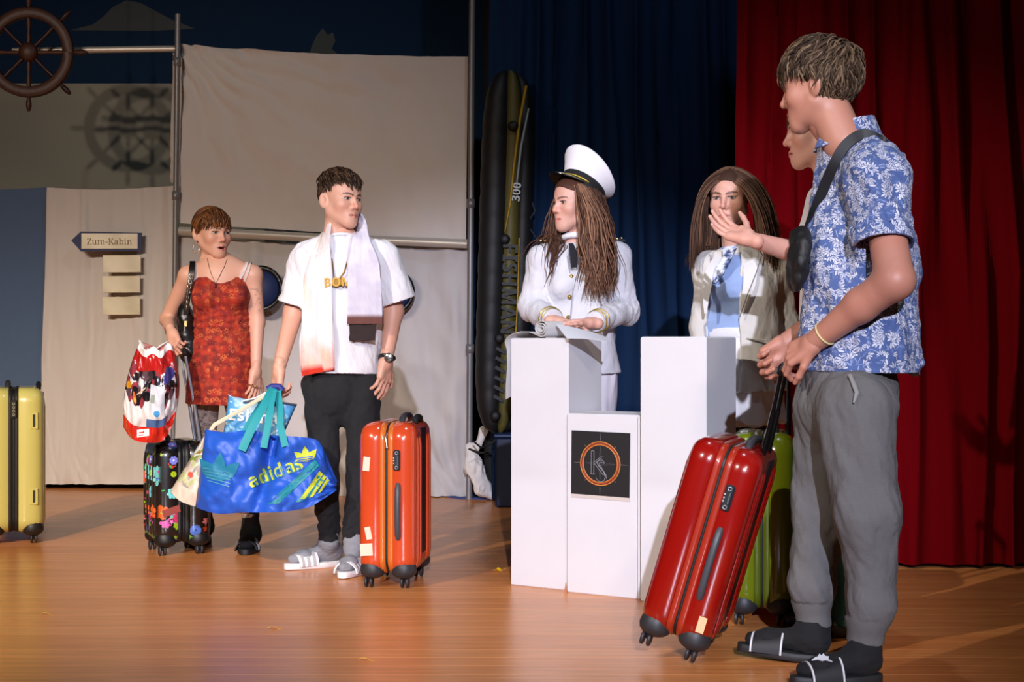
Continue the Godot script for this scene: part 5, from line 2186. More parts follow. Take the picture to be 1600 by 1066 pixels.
# sock and slide on a foot that points from heel to toe; ankle is where the leg meets
func foot(parent: Node3D, heel: Vector3, toe: Vector3, ankle: Vector3, sock: Color, sole: Color, strapc: Color, o: Dictionary) -> void:
	var fd := (toe - heel).normalized()
	var up := Vector3.UP
	up = (up - fd * up.dot(fd)).normalized()
	var sd := fd.cross(up)
	var L := heel.distance_to(toe)
	var origin := parent.position
	var st := 0.026
	var f := Field.new(0.006, origin)
	var h0 := heel + fd * 0.035 + up * (st + 0.034)
	var ball_ := heel + fd * (L * 0.68) + up * (st + 0.028)
	var tip := heel + fd * (L - 0.035) + up * (st + 0.020)
	f.cone(h0, h0 + fd * 0.02, 0.034, 0.036, 0.02)
	f.cone(h0 + up * 0.01, ball_, 0.036, 0.032, 0.03)
	f.cone(ball_ + sd * 0.014, tip + sd * 0.008, 0.027, 0.020, 0.02)
	f.cone(ball_ - sd * 0.014, tip - sd * 0.012 - fd * 0.015, 0.027, 0.018, 0.02)
	f.cone(ankle, h0 + fd * 0.03 + up * 0.02, 0.040, 0.042, 0.04)
	if o.has("shin"):
		f.cone(o.shin, ankle, o.get("shin_r", 0.045), 0.040, 0.03)
	f.cut(-up, heel + up * (st - 0.001))
	var nz := FastNoiseLite.new()
	nz.seed = 6
	nz.frequency = 18.0
	f.disp = func(p: Vector3) -> float: return nz.get_noise_3d(p.x, p.y * 2.5, p.z) * 0.004
	grow(f, soft("sock", cloth(sock), parent))
	# sole
	var rows := []
	for y in [0.0, 0.004, st - 0.004, st]:
		var row := []
		var ins := 0.004 if y == 0.0 or y == st else 0.0
		for i in 36:
			var an := TAU * i / 36
			var x := 0.5 - 0.5 * cos(an)
			var half := 0.038 + 0.014 * sin(x * PI * 0.95 + 0.3) * (1.0 if x > 0.3 else 0.6)
			var sgn := sin(an)
			row.append(heel + fd * (x * (L + 0.012) - 0.006) + sd * (signf(sgn) * pow(absf(sgn), 0.55) * (half - ins)) + up * (y + 0.004 * x * x) - origin)
		rows.append(row)
	var s := Shape.new()
	s.loft(rows)
	put("slide_sole", s, mat(sole, 0.6), parent)
	# strap over the instep
	var bands: Array = o.get("bands", [])
	var strapf := func(x0: float, x1: float, grow_: float, thick: float) -> Shape:
		var rr := []
		for a in 6:
			var x := lerpf(x0, x1, a / 5.0)
			var row := []
			for b in 15:
				var an := PI * b / 14.0
				var hgt := lerpf(0.066, 0.045, clampf((x - 0.45) / 0.4, 0.0, 1.0)) + grow_
				row.append(heel + fd * (x * L) + sd * cos(an) * (0.047 + grow_) + up * (st * 0.6 + sin(an) * hgt) - origin)
			rr.append(row)
		var q := Shape.new()
		q.sheet(rr, thick)
		return q
	var sp := put("slide_strap", strapf.call(0.50, 0.84, 0.002, -0.006), mat(strapc, 0.55), parent)
	for b in bands:
		put("strap_stripe", strapf.call(b[0], b[1], 0.005, -0.005), mat(b[2], 0.55), sp)

# ---------------------------------------------------------------- the six people
func folds(seed_: int, freq: float, amp: float, squash := Vector3.ONE) -> Callable:
	var n := FastNoiseLite.new()
	n.seed = seed_
	n.frequency = freq
	n.fractal_octaves = 2
	return func(p: Vector3) -> float: return n.get_noise_3d(p.x * squash.x, p.y * squash.y, p.z * squash.z) * amp

func limb_skin(f: Field, skin: Color) -> void:
	var red := skin * Color(0.95, 0.80, 0.78)
	var n := FastNoiseLite.new()
	n.seed = 71
	n.frequency = 7.0
	f.tint = func(p: Vector3, _n: Vector3) -> Color: return skin.lerp(red, clampf(0.25 + n.get_noise_3dv(p) * 0.6, 0.0, 0.6))

# a flat band of cloth along points, width vector per point, as a closed sheet with small folds
func band(called: String, pts: Array, wides: Array, thick: float, m: Material, parent: Node3D, cols := 9, fold := 0.0, seed_ := 1, tone = null) -> MeshInstance3D:
	var n := FastNoiseLite.new()
	n.seed = seed_
	n.frequency = 1.0
	var c := Curve3D.new()
	for i in pts.size():
		var a: Vector3 = pts[maxi(i - 1, 0)]
		var b: Vector3 = pts[mini(i + 1, pts.size() - 1)]
		c.add_point(pts[i], -(b - a) / 6.0, (b - a) / 6.0)
	var rows := []
	var N := 34
	for i in N + 1:
		var t := float(i) / N
		var p := c.sample_baked(t * c.get_baked_length(), true)
		var k := t * (pts.size() - 1)
		var k0 := mini(int(k), pts.size() - 2)
		var w: Vector3 = wides[k0].lerp(wides[k0 + 1], k - k0)
		var row := []
		var dir := c.sample_baked(minf(t + 0.02, 1.0) * c.get_baked_length(), true) - c.sample_baked(maxf(t - 0.02, 0.0) * c.get_baked_length(), true)
		var nn := w.cross(dir).normalized()
		for j in cols:
			var u := float(j) / (cols - 1) * 2.0 - 1.0
			row.append(p + w * u + nn * (n.get_noise_2d(u * 3.2, t * 1.6) * fold + (1.0 - u * u) * fold * 0.3) - parent.position)
		rows.append(row)
	var s := Shape.new()
	s.sheet(rows, thick)
	if tone != null:
		for i in s.v.size():
			s.col[i] = tone.call(s.v[i] + parent.position, s.uv[i])
	return put(called, s, m, parent)

func build_woman_in_red() -> void:
	var d := 7.5
	var root := at(350, 533, d) * Vector3(1, 0, 1)
	var t := thing("person", "woman in a short red dress and leopard leggings with a black shoulder bag", "person", root)
	var skin := lin(210, 158, 134)
	var hb := facing(40, 2, 0)
	var hc := at(332, 364, d)
	var J := {"nk": at(343, 418, d + 0.02), "ch": at(345, 455, d), "wa": at(347, 512, d), "pv": at(347, 565, d)}
	var bb := facing(8)
	var sh := [at(294, 431, d), at(395, 430, d)]
	var el := [at(261, 499, d + 0.12), at(402, 503, d + 0.02)]
	var wr := [at(268, 519, 7.44), at(400, 577, 7.46)]
	var body := soft("body", skin_mat(), t)
	var f := Field.new(0.009, root)
	f.cone(J.nk, hc + Vector3(0, -0.06, 0), 0.046, 0.041, 0.04)
	f.oval(J.ch + Vector3(0, 0.06, 0), J.wa, 0.125, 0.105, bb, 0.66, 0.04)
	f.oval(J.wa, J.pv, 0.105, 0.13, bb, 0.68, 0.05)
	for i in 2:
		f.cone(J.nk + Vector3(0, 0.012, 0), sh[i] + Vector3(0, 0.004, 0), 0.034, 0.040, 0.05)
		f.cone(sh[i], el[i], 0.044, 0.036, 0.035)
		f.cone(el[i], wr[i], 0.037, 0.025, 0.02)
	var tn2 := FastNoiseLite.new()
	tn2.seed = 5
	tn2.frequency = 30.0
	var ta := at(0, 452, d).y
	var tb := at(0, 488, d).y
	var tx := at(385, 0, d).x
	f.tint = func(p: Vector3, _n: Vector3) -> Color: return skin.lerp(lin(120, 84, 76), 0.45) if p.x > tx and p.y < ta and p.y > tb and absf(tn2.get_noise_3dv(p)) < 0.07 else skin
	grow(f, body)
	var fb := f
	grow(head(hc, hb, 1.04, root, {"female": 1.0, "skin": skin, "mouth": 0.3, "neck": 0.040, "neck_end": Vector3(-0.02, -0.17, -0.02), "brow": lin(96, 66, 46), "lip": lin(196, 110, 100), "gaze": Vector2(0.002, 0.001), "brow_tilt": -0.002}), body)
	var hf := Field.new(0.003, root)
	limb_skin(hf, skin)
	hand(hf, wr[0], Vector3(0.35, -0.75, 0.5), Vector3(0.6, -0.3, -0.7), -1.0, [1.0, 1.05, 1.1, 1.15, 0.7], 0.9)
	grow(hf, body)
	hf = Field.new(0.003, root)
	limb_skin(hf, skin)
	hand(hf, wr[1], Vector3(-0.06, -1, 0.08), Vector3(-0.75, 0, -0.5), 1.0, [0.25, 0.28, 0.3, 0.34, 0.3], 0.92)
	grow(hf, body)
	# dress
	var im := Image.create(512, 512, false, Image.FORMAT_RGB8)
	var n := FastNoiseLite.new()
	n.seed = 2
	n.frequency = 0.012
	for y in 512:
		for x in 512:
			var g := clampf(0.5 + n.get_noise_2d(x, y) * 1.3, 0.0, 1.0)
			im.set_pixel(x, y, rgb(104, 18, 18).lerp(rgb(176, 46, 20), g))
	var rng := RandomNumberGenerator.new()
	rng.seed = 8
	for i in 90:
		var cx := rng.randf() * 512
		var cy := rng.randf() * 512
		var r := rng.randf_range(7, 22)
		for k in 8:
			var an := TAU * k / 8 + rng.randf() * 0.3
			dab(im, cx + cos(an) * r * 0.6, cy + sin(an) * r * 0.6, r * 0.32, r * 0.10 + 0.8, an, rgb(206, 104, 48))
	var dm := mat(Color.WHITE, 0.85)
	dm.albedo_texture = ImageTexture.create_from_image(im)
	dm.uv1_triplanar = true
	dm.uv1_scale = Vector3(3, 3, 3)
	f = Field.new(0.007, root)
	f.oval(at(346, 452, d), at(347, 508, d), 0.142, 0.122, bb, 0.68, 0.04)
	f.oval(at(347, 508, d), at(347, 560, d), 0.122, 0.148, bb, 0.72, 0.05)
	f.oval(at(345, 556, d), at(343, 632, d), 0.150, 0.166, bb, 0.80, 0.03, 0, 1)
	f.calm.append([at(343, 632, d), Vector3.UP, 0.02, 0.3])
	for s in [-1, 1]:
		f.ball(at(345 + s * 24, 462, d - 0.07), 0.062, 0.05)
	f.cut(bb * Vector3(0, 1, 0.0), at(346, 434, d))
	f.ell(at(346, 424, d - 0.06), Vector3(0.075, 0.062, 0.16), 0.01, 1)
	f.ell(at(288, 440, d), Vector3(0.05, 0.07, 0.2), 0.01, 1)
	f.ell(at(403, 440, d), Vector3(0.05, 0.07, 0.2), 0.01, 1)
	var ruch := FastNoiseLite.new()
	ruch.seed = 4
	ruch.frequency = 6.0
	var yw := at(0, 505, d).y
	f.disp = func(p: Vector3) -> float:
		var w := exp(-pow((p.y - yw) / 0.07, 2.0))
		return sin(p.y * 190.0 + ruch.get_noise_3d(p.x * 1.5, p.y, p.z * 1.5) * 9.0) * 0.0042 * w + ruch.get_noise_3d(p.x * 1.6, p.y * 0.6, p.z * 1.6) * 0.010 * (1.0 - w)
	grow(f, soft("dress", dm, t))
	# lace straps
	var lace := bump(mat(rgb(226, 206, 200), 0.85), weave_tex, 0.3, Vector3(14, 14, 14))
	for q in [["lace_strap", 0.010, [[303, 412], [304, 420], [306, 430], [310, 440], [318, 449]]], ["lace_strap", 0.010, [[385, 410], [382, 420], [377, 431], [370, 441], [360, 449]]], ["dress_strap", 0.007, [[390, 412], [388, 422], [384, 434], [380, 444]]], ["dress_strap", 0.007, [[299, 414], [300, 424], [303, 436], [306, 446]]]]:
		var pp := []
		var wd := []
		for p in q[2]:
			pp.append(on(fb, p[0], p[1], d, 0.008))
			wd.append(Vector3(q[1], 0.003, 0))
		pp.insert(0, pp[0] + Vector3(0, 0.004, -0.04))
		wd.insert(0, wd[0])
		band(q[0], pp, wd, 0.003, lace, t, 5)
	# necklace
	var s := Shape.new()
	var ch := []
	for p in [[324, 404], [326, 414], [330, 428], [337, 444], [344, 430], [351, 416], [355, 405]]:
		ch.append(on(fb, p[0], p[1], d, 0.003) - root)
	s.tube(ch, 0.0018, 5)
	var nl := put("necklace", s, mat(rgb(90, 66, 50), 0.4, 0.6), t)
	s = Shape.new()
	s.tube([on(fb, 337, 443, d, 0.022) - root, on(fb, 337, 450, d, 0.026) - root], [0.006, 0.008], 8, 0.6)
	put("pendant", s, mat(rgb(30, 26, 26), 0.3), nl)
	# earring
	s = Shape.new()
	var er := hc + hb * Vector3(-0.078, -0.045, -0.008) * 1.04
	s.ringtube(er + Vector3(-0.002, -0.03, 0.0) - root, Basis(Vector3.UP, 0.6), 0.016, 0.026, 0.0022, 20, 6)
	put("earring", s, mat(rgb(220, 200, 170), 0.25, 0.8), t)
	# leggings
	var leo := Image.create(256, 256, false, Image.FORMAT_RGB8)
	leo.fill(rgb(172, 152, 140))
	for i in 70:
		var cx := rng.randf() * 256
		var cy := rng.randf() * 256
		var r := rng.randf_range(8, 13)
		dab(leo, cx, cy, r, r * 0.8, rng.randf() * 3.0, rgb(40, 32, 32))
		dab(leo, cx + 1.5, cy + 1, r * 0.55, r * 0.42, rng.randf() * 3.0, rgb(150, 124, 108))
	var lm := mat(Color.WHITE, 0.8)
	lm.albedo_texture = ImageTexture.create_from_image(leo)
	lm.uv1_triplanar = true
	lm.uv1_scale = Vector3(5, 5, 5)
	f = Field.new(0.008, root)
	var hip := [at(324, 590, d), at(364, 590, d)]
	var kn := [at(319, 698, d + 0.16), at(383, 700, d - 0.02)]
	var an_ := [at(318, 826, 7.76), at(391, 838, 7.46)]
	for i in 2:
		f.cone(hip[i], kn[i], 0.072, 0.054, 0.03)
		f.cone(kn[i], an_[i] + Vector3(0, 0.09, 0), 0.056, 0.04, 0.02, 0, 1)
	grow(f, soft("leggings", lm, t))
	for i in 2:
		var fp: Vector3 = an_[i] * Vector3(1, 0, 1)
		foot(t, fp + Vector3(0, 0, -0.07), fp + Vector3([-0.02, 0.0][i], 0, 0.16), fp + Vector3(0, 0.09, -0.02), rgb(18, 17, 18), rgb(20, 20, 21), rgb(20, 20, 22), {"shin": an_[i] + Vector3(0, 0.13, 0), "shin_r": 0.043, "bands": [[0.55, 0.575, rgb(170, 170, 170)], [0.62, 0.645, rgb(170, 170, 170)], [0.69, 0.715, rgb(170, 170, 170)]]})
	# hair: tied back, with a fringe
	short_hair(t, hc, hb, 1.04, root, {"seed": 5, "color": lin(62, 38, 25), "light": lin(158, 102, 58), "count": 2400, "thick": 0.0040, "mess": 0.35, "wave": 0.04, "hug": 0.9,
		"inside": func(p: Vector3) -> bool: return p.y > 0.075 or (p.y > 0.05 and p.z > 0.03) or (p.z < 0.03 and p.y > 0.03) or (p.z < -0.02 and p.y > -0.06),
		"sweep": func(p: Vector3) -> Vector3: return Vector3(0.0, -0.6, 2.0) if p.z > 0.02 and p.y > 0.06 else Vector3(0, -0.9, -1.6),
		"length": func(p: Vector3) -> float: return 0.050 if p.z > 0.02 else 0.07,
		"lift": func(p: Vector3) -> float: return 0.007 if p.z > 0.03 else 0.003, "low": -0.05,
		"carve": func(c: Field) -> void: c.ell(Vector3(0, -0.06, 0.03), Vector3(0.1, 0.085, 0.05), 0.01, 1)})
	# bracelet
	s = Shape.new()
	s.ringtube(wr[0] + Vector3(-0.004, 0.008, -0.015) - root, Basis.looking_at(wr[0] - el[0]), 0.030, 0.030, 0.003, 24, 6)
	put("bracelet", s, mat(rgb(120, 92, 70), 0.6), t)
	for q in [[392, 598], [399, 601]]:
		s = Shape.new()
		s.ringtube(at(q[0], q[1] + 3, 7.42) - root, Basis(Vector3.RIGHT, PI / 2), 0.0105, 0.0105, 0.0018, 16, 6)
		put("finger_ring", s, mat(rgb(230, 190, 110), 0.25, 0.9), t)
	# shoulder bag
	var o := at(300, 540, 7.34)
	var bg := thing("shoulder_bag", "black leather shoulder bag hanging from the woman's shoulder", "bag", o)
	f = Field.new(0.007, o)
	f.ell(at(293, 518, 7.50), Vector3(0.046, 0.145, 0.07), 0.03, 0, Basis(Vector3.BACK, 0.10))
	f.ell(at(299, 545, 7.49), Vector3(0.054, 0.09, 0.075), 0.05, 0, Basis(Vector3.BACK, 0.2))
	f.disp = folds(17, 11.0, 0.012)
	grow(f, soft("bag_body", mat(rgb(20, 19, 20), 0.35), bg))
	band("strap", [at(301, 408, 7.50), at(300, 418, 7.43), at(297, 440, 7.41), at(293, 470, 7.42), at(290, 492, 7.44)], [Vector3(0.014, 0, 0), Vector3(0.014, 0, 0), Vector3(0.013, 0, 0), Vector3(0.012, 0, 0), Vector3(0.012, 0, 0)], 0.005, mat(rgb(22, 21, 22), 0.4), bg, 5)
	for i in 7:
		s = Shape.new()
		s.ringtube(at(298 - i * 1.1, 432 + i * 8.0, 7.395) - o, Basis(Vector3.UP, 0.3 * i), 0.008, 0.011, 0.0028, 14, 6)
		put("chain_link", s, mat(rgb(170, 160, 140), 0.3, 0.9), bg)
	s = Shape.new()
	s.block(at(290, 506, 7.42) - o, Vector3(0.016, 0.03, 0.006), 0.002)
	put("buckle", s, mat(rgb(206, 190, 130), 0.3, 0.9), bg)

func build_man_in_tshirt() -> void:
	var d := 6.85
	var root := at(532, 533, d) * Vector3(1, 0, 1)
	var t := thing("person", "young man in a white t-shirt and black trousers wearing striped white slides", "person", root)
	var skin := lin(208, 156, 132)
	var hb := facing(46, 0, -3)
	var hc := at(532, 313, d)
	var nk := at(534, 372, d + 0.01)
	var bb := facing(14)
	var sh := [at(479, 406, d + 0.0), at(599, 403, d)]
	var el := [at(459, 488, d + 0.02), at(615, 486, d + 0.02)]
	var wr := [at(436, 575, 6.74), at(604, 562, 6.80)]
	var body := soft("body", skin_mat(), t)
	var f := Field.new(0.009, root)
	f.cone(nk, hc + Vector3(0, -0.07, -0.01), 0.056, 0.050, 0.04)
	f.oval(at(537, 430, d), at(535, 520, d), 0.15, 0.125, bb, 0.62, 0.04)
	f.oval(at(535, 520, d), at(533, 590, d), 0.125, 0.13, bb, 0.62, 0.05)
	for i in 2:
		f.cone(nk + Vector3(0, -0.03, 0), sh[i], 0.05, 0.055, 0.05)
		f.cone(sh[i], el[i], 0.052, 0.043, 0.03)
		f.cone(el[i], wr[i], 0.044, 0.029, 0.025)
	limb_skin(f, skin)
	grow(f, body)
	grow(head(hc, hb, 1.06, root, {"skin": skin, "neck": 0.051, "neck_end": Vector3(-0.01, -0.19, -0.02), "brow": lin(62, 42, 32), "lip": lin(190, 112, 100), "gaze": Vector2(0.002, 0.0), "scalp": 0.0}), body)
	var hf := Field.new(0.003, root)
	limb_skin(hf, skin)
	hand(hf, wr[0], Vector3(-0.10, -0.9, 0.12), Vector3(0.8, 0.1, -0.6), -1.0, [1.0, 1.05, 1.1, 1.15, 0.6], 0.98)
	grow(hf, body)
	hf = Field.new(0.003, root)
	limb_skin(hf, skin)
	hand(hf, wr[1], Vector3(-0.12, -1, 0.10), Vector3(-0.75, 0, -0.55), 1.0, [0.30, 0.34, 0.38, 0.42, 0.35], 1.04)
	grow(hf, body)
	# t-shirt
	var tee := cloth(rgb(222, 219, 221))
	f = Field.new(0.0055, root)
	f.calm.append([at(534, 583, d), Vector3.UP, 0.03, 0.3])
	var cuff := [at(462, 476, d + 0.01), at(622, 472, d + 0.01)]
	for i in 2:
		var ax: Vector3 = (cuff[i] - sh[i]).normalized()
		f.cone(sh[i], cuff[i], 0.066, 0.084, 0.04, 0, 1)
		f.cone(cuff[i] - ax * 0.03, cuff[i] + ax * 0.03, 0.066, 0.075, 0.004, 1)
		f.calm.append([cuff[i], ax, 0.05, 0.13])
	f.oval(at(537, 420, d), at(536, 500, d), 0.160, 0.166, bb, 0.66, 0.05)
	f.oval(at(536, 490, d), at(534, 583, d), 0.168, 0.174, bb, 0.66, 0.03, 0, 1)
	for i in 2:
		f.cone(nk + Vector3(0, -0.025, 0), sh[i], 0.052, 0.060, 0.05)
	f.cone(nk + Vector3(0, 0.02, 0.0), nk + Vector3(0, 0.12, 0.01), 0.064, 0.075, 0.01, 1)
	var fn := FastNoiseLite.new()
	fn.seed = 22
	fn.frequency = 3.2
	f.disp = func(p: Vector3) -> float:
		return fn.get_noise_3d(p.x * 2.2 + p.y * 0.8, p.y * 0.55, p.z * 2.0) * 0.020 + fn.get_noise_3d(p.x * 4.0, p.y * 1.2 + 9.0, p.z * 4.0) * 0.004
	grow(f, soft("t_shirt", tee, t))
	var s := Shape.new()
	s.ringtube(nk + Vector3(0.0, -0.008, 0.012) - root, facing(10) * Basis(Vector3.RIGHT, PI / 2 - 0.32), 0.071, 0.068, 0.0075, 32, 8)
	put("collar", s, tee, t)
	# trousers
	f = Field.new(0.0085, root)
	var hip := [at(500, 604, d), at(566, 604, d)]
	var kn := [at(508, 715, 6.82), at(565, 715, 6.80)]
	var an := [at(514, 845, 6.90), at(553, 862, 6.74)]
	f.oval(at(533, 576, d), at(533, 610, d), 0.145, 0.160, bb, 0.62, 0.03, 0, 2)
	for i in 2:
		f.cone(hip[i], kn[i], 0.084, 0.060, 0.02)
		f.cone(kn[i], an[i], 0.060, 0.047, 0.02, 0, 1)
		f.calm.append([an[i], Vector3.UP, 0.03, 0.12])
	var tn := FastNoiseLite.new()
	tn.seed = 31
	tn.frequency = 4.0
	var yk := at(0, 830, d).y
	f.disp = func(p: Vector3) -> float:
		var low := exp(-pow((p.y - yk) / 0.10, 2.0))
		return tn.get_noise_3d(p.x * 2.0, p.y * 1.2, p.z * 2.0) * 0.016 + sin(p.y * 120.0 + tn.get_noise_3d(p.x * 3.0, p.y, p.z * 3.0) * 8.0) * 0.005 * low
	grow(f, soft("trousers", cloth(rgb(20, 20, 23)), t))
	var h0 := at(532, 882, 6.99) * Vector3(1, 0, 1)
	var t0 := at(462, 889, 6.86) * Vector3(1, 0, 1)
	var stripe := [[0.55, 0.60, rgb(180, 176, 178)], [0.655, 0.705, rgb(180, 176, 178)], [0.755, 0.80, rgb(180, 176, 178)]]
	foot(t, h0, h0 + (t0 - h0).normalized() * 0.275, Vector3(an[0].x, 0.12, an[0].z), rgb(132, 134, 140), rgb(232, 226, 224), rgb(236, 232, 232), {"shin": an[0] + Vector3(0, 0.05, 0), "bands": stripe})
	var h1 := at(566, 880, 6.84) * Vector3(1, 0, 1)
	foot(t, h1, h1 + Vector3(-0.06, 0, 0.268), Vector3(an[1].x, 0.12, an[1].z), rgb(132, 134, 140), rgb(232, 226, 224), rgb(236, 232, 232), {"shin": an[1] + Vector3(0, 0.05, 0), "bands": stripe})
	# hair
	short_hair(t, hc, hb, 1.06, root, {"seed": 15, "color": lin(36, 25, 20), "light": lin(108, 82, 60), "count": 3400, "thick": 0.0036, "mess": 0.7, "wave": 0.10, "hug": 0.6,
		"inside": func(p: Vector3) -> bool: return p.y > 0.078 or (p.y > 0.012 and p.z < -0.04) or (p.y > 0.036 and p.z < 0.028) or (p.y > 0.064 and p.z < 0.07),
		"sweep": func(p: Vector3) -> Vector3: return Vector3(0.25, 0.0, 1.6) if p.y > 0.065 else Vector3(0, -0.9, 0.1),
		"length": func(p: Vector3) -> float: return 0.05 if p.y > 0.075 else 0.014,
		"lift": func(p: Vector3) -> float: return 0.016 if p.y > 0.085 else (0.004 if p.y > 0.07 else 0.0), "low": 0.04,
		"carve": func(c: Field) -> void: c.ell(Vector3(0, 0.0, 0.09), Vector3(0.09, 0.075, 0.055), 0.01, 1)})
	# gold chain and name plate, watch
	s = Shape.new()
	s.tube([at(548, 372, d - 0.03) - root, at(545, 400, d - 0.115) - root, at(538, 425, d - 0.132) - root, at(529, 437, d - 0.138) - root], 0.0032, 6)
	s.tube([at(516, 376, d - 0.03) - root, at(519, 405, d - 0.11) - root, at(522, 437, d - 0.136) - root], 0.0032, 6)
	var chn := put("gold_chain", s, mat(rgb(160, 116, 60), 0.35, 0.8), t)
	letters(chn, "pendant", "BOM", 0.055, at(528, 441, d - 0.146) - root, Basis(Vector3.BACK, 0.06), mat(rgb(150, 112, 40), 0.4, 0.7), "Droid Sans", 0.006, 800)
	s = Shape.new()
	s.block(at(528, 441, d - 0.141) - root, Vector3(0.058, 0.032, 0.005), 0.002, Basis(Vector3.BACK, 0.06))
	put("pendant_plate", s, mat(rgb(120, 88, 30), 0.4, 0.7), chn)
	s = Shape.new()
	var wa: Vector3 = wr[1] + (el[1] - wr[1]).normalized() * 0.01
	var wb := Basis.looking_at((wr[1] - el[1]).normalized())
	s.ringtube(wa - root, wb, 0.032, 0.032, 0.009, 28, 8)
	var wt := put("watch_strap", s, mat(rgb(60, 58, 56), 0.3, 0.8), t)
	s = Shape.new()
	s.lathe([[0.001, 0.0], [0.020, 0.0], [0.021, 0.006], [0.017, 0.009], [0.001, 0.009]], Transform3D(Basis(Vector3.BACK, -0.4) * Basis(Vector3.RIGHT, PI / 2), wa + Vector3(0.012, 0.0, 0.036) - root), 20)
	put("watch_face", s, mat(rgb(120, 118, 112), 0.25, 0.8), wt)
	# towel round the neck
	var o := at(533, 365, d)
	var tw := thing("towel", "white and pink towel with a red hem draped round the man's neck", "towel", o)
	var tm := bump(vmat(0.95), weave_tex, 0.25, Vector3(12, 12, 12))
	var X := Vector3(1, 0, 0)
	var yr := at(0, 574, d).y
	var yp := at(0, 530, d).y
	var pn := FastNoiseLite.new()
	pn.seed = 7
	pn.frequency = 8.0
	band("hanging_end", [at(545, 352, d + 0.075), at(524, 345, d + 0.07), at(509, 352, d - 0.0), at(503, 385, d - 0.115), at(497, 440, d - 0.15), at(495, 510, d - 0.15), at(496, 583, d - 0.145)], [Vector3(0.0, 0.04, 0.0), Vector3(0.01, 0.045, 0.0), Vector3(0.03, 0.02, 0.02), X * 0.058, X * 0.066, X * 0.068, X * 0.068 + Vector3(0, 0.014, 0)], 0.010, tm, tw, 15, 0.022, 3,
		func(p: Vector3, _u: Vector2) -> Color:
			var c := lin(238, 226, 224)
			if p.y < yr:
				return lin(206, 52, 30)
			c = c.lerp(lin(240, 168, 150), clampf((yp - p.y) / 0.12 + pn.get_noise_3dv(p) * 0.7, 0.0, 0.9))
			return c.lerp(lin(238, 206, 170), clampf(pn.get_noise_3d(p.x * 2.0, p.y * 0.5, 3.0) * 1.2, 0.0, 0.5)))
	var yb := at(0, 494, d).y
	band("hanging_end", [at(530, 352, d + 0.075), at(552, 346, d + 0.07), at(562, 352, d - 0.0), at(566, 385, d - 0.125), at(569, 440, d - 0.155), at(570, 506, d - 0.15)], [Vector3(0.0, 0.04, 0.0), Vector3(0.01, 0.045, 0.0), Vector3(0.04, -0.02, 0.02), X * 0.068, X * 0.074, X * 0.076], 0.012, tm, tw, 15, 0.014, 5,
		func(p: Vector3, _u: Vector2) -> Color:
			return lin(112, 70, 62) if p.y < yb - 0.005 else lin(228, 222, 230).lerp(lin(204, 198, 216), clampf(0.4 + pn.get_noise_3d(p.x, p.y * 3.0, p.z), 0.0, 0.7)))
	band("brown_end", [at(568, 480, d - 0.132), at(567, 505, d - 0.135), at(566, 532, d - 0.135)], [X * 0.058, X * 0.06, X * 0.054], 0.010, cloth(rgb(44, 30, 28)), tw, 9, 0.012, 8)

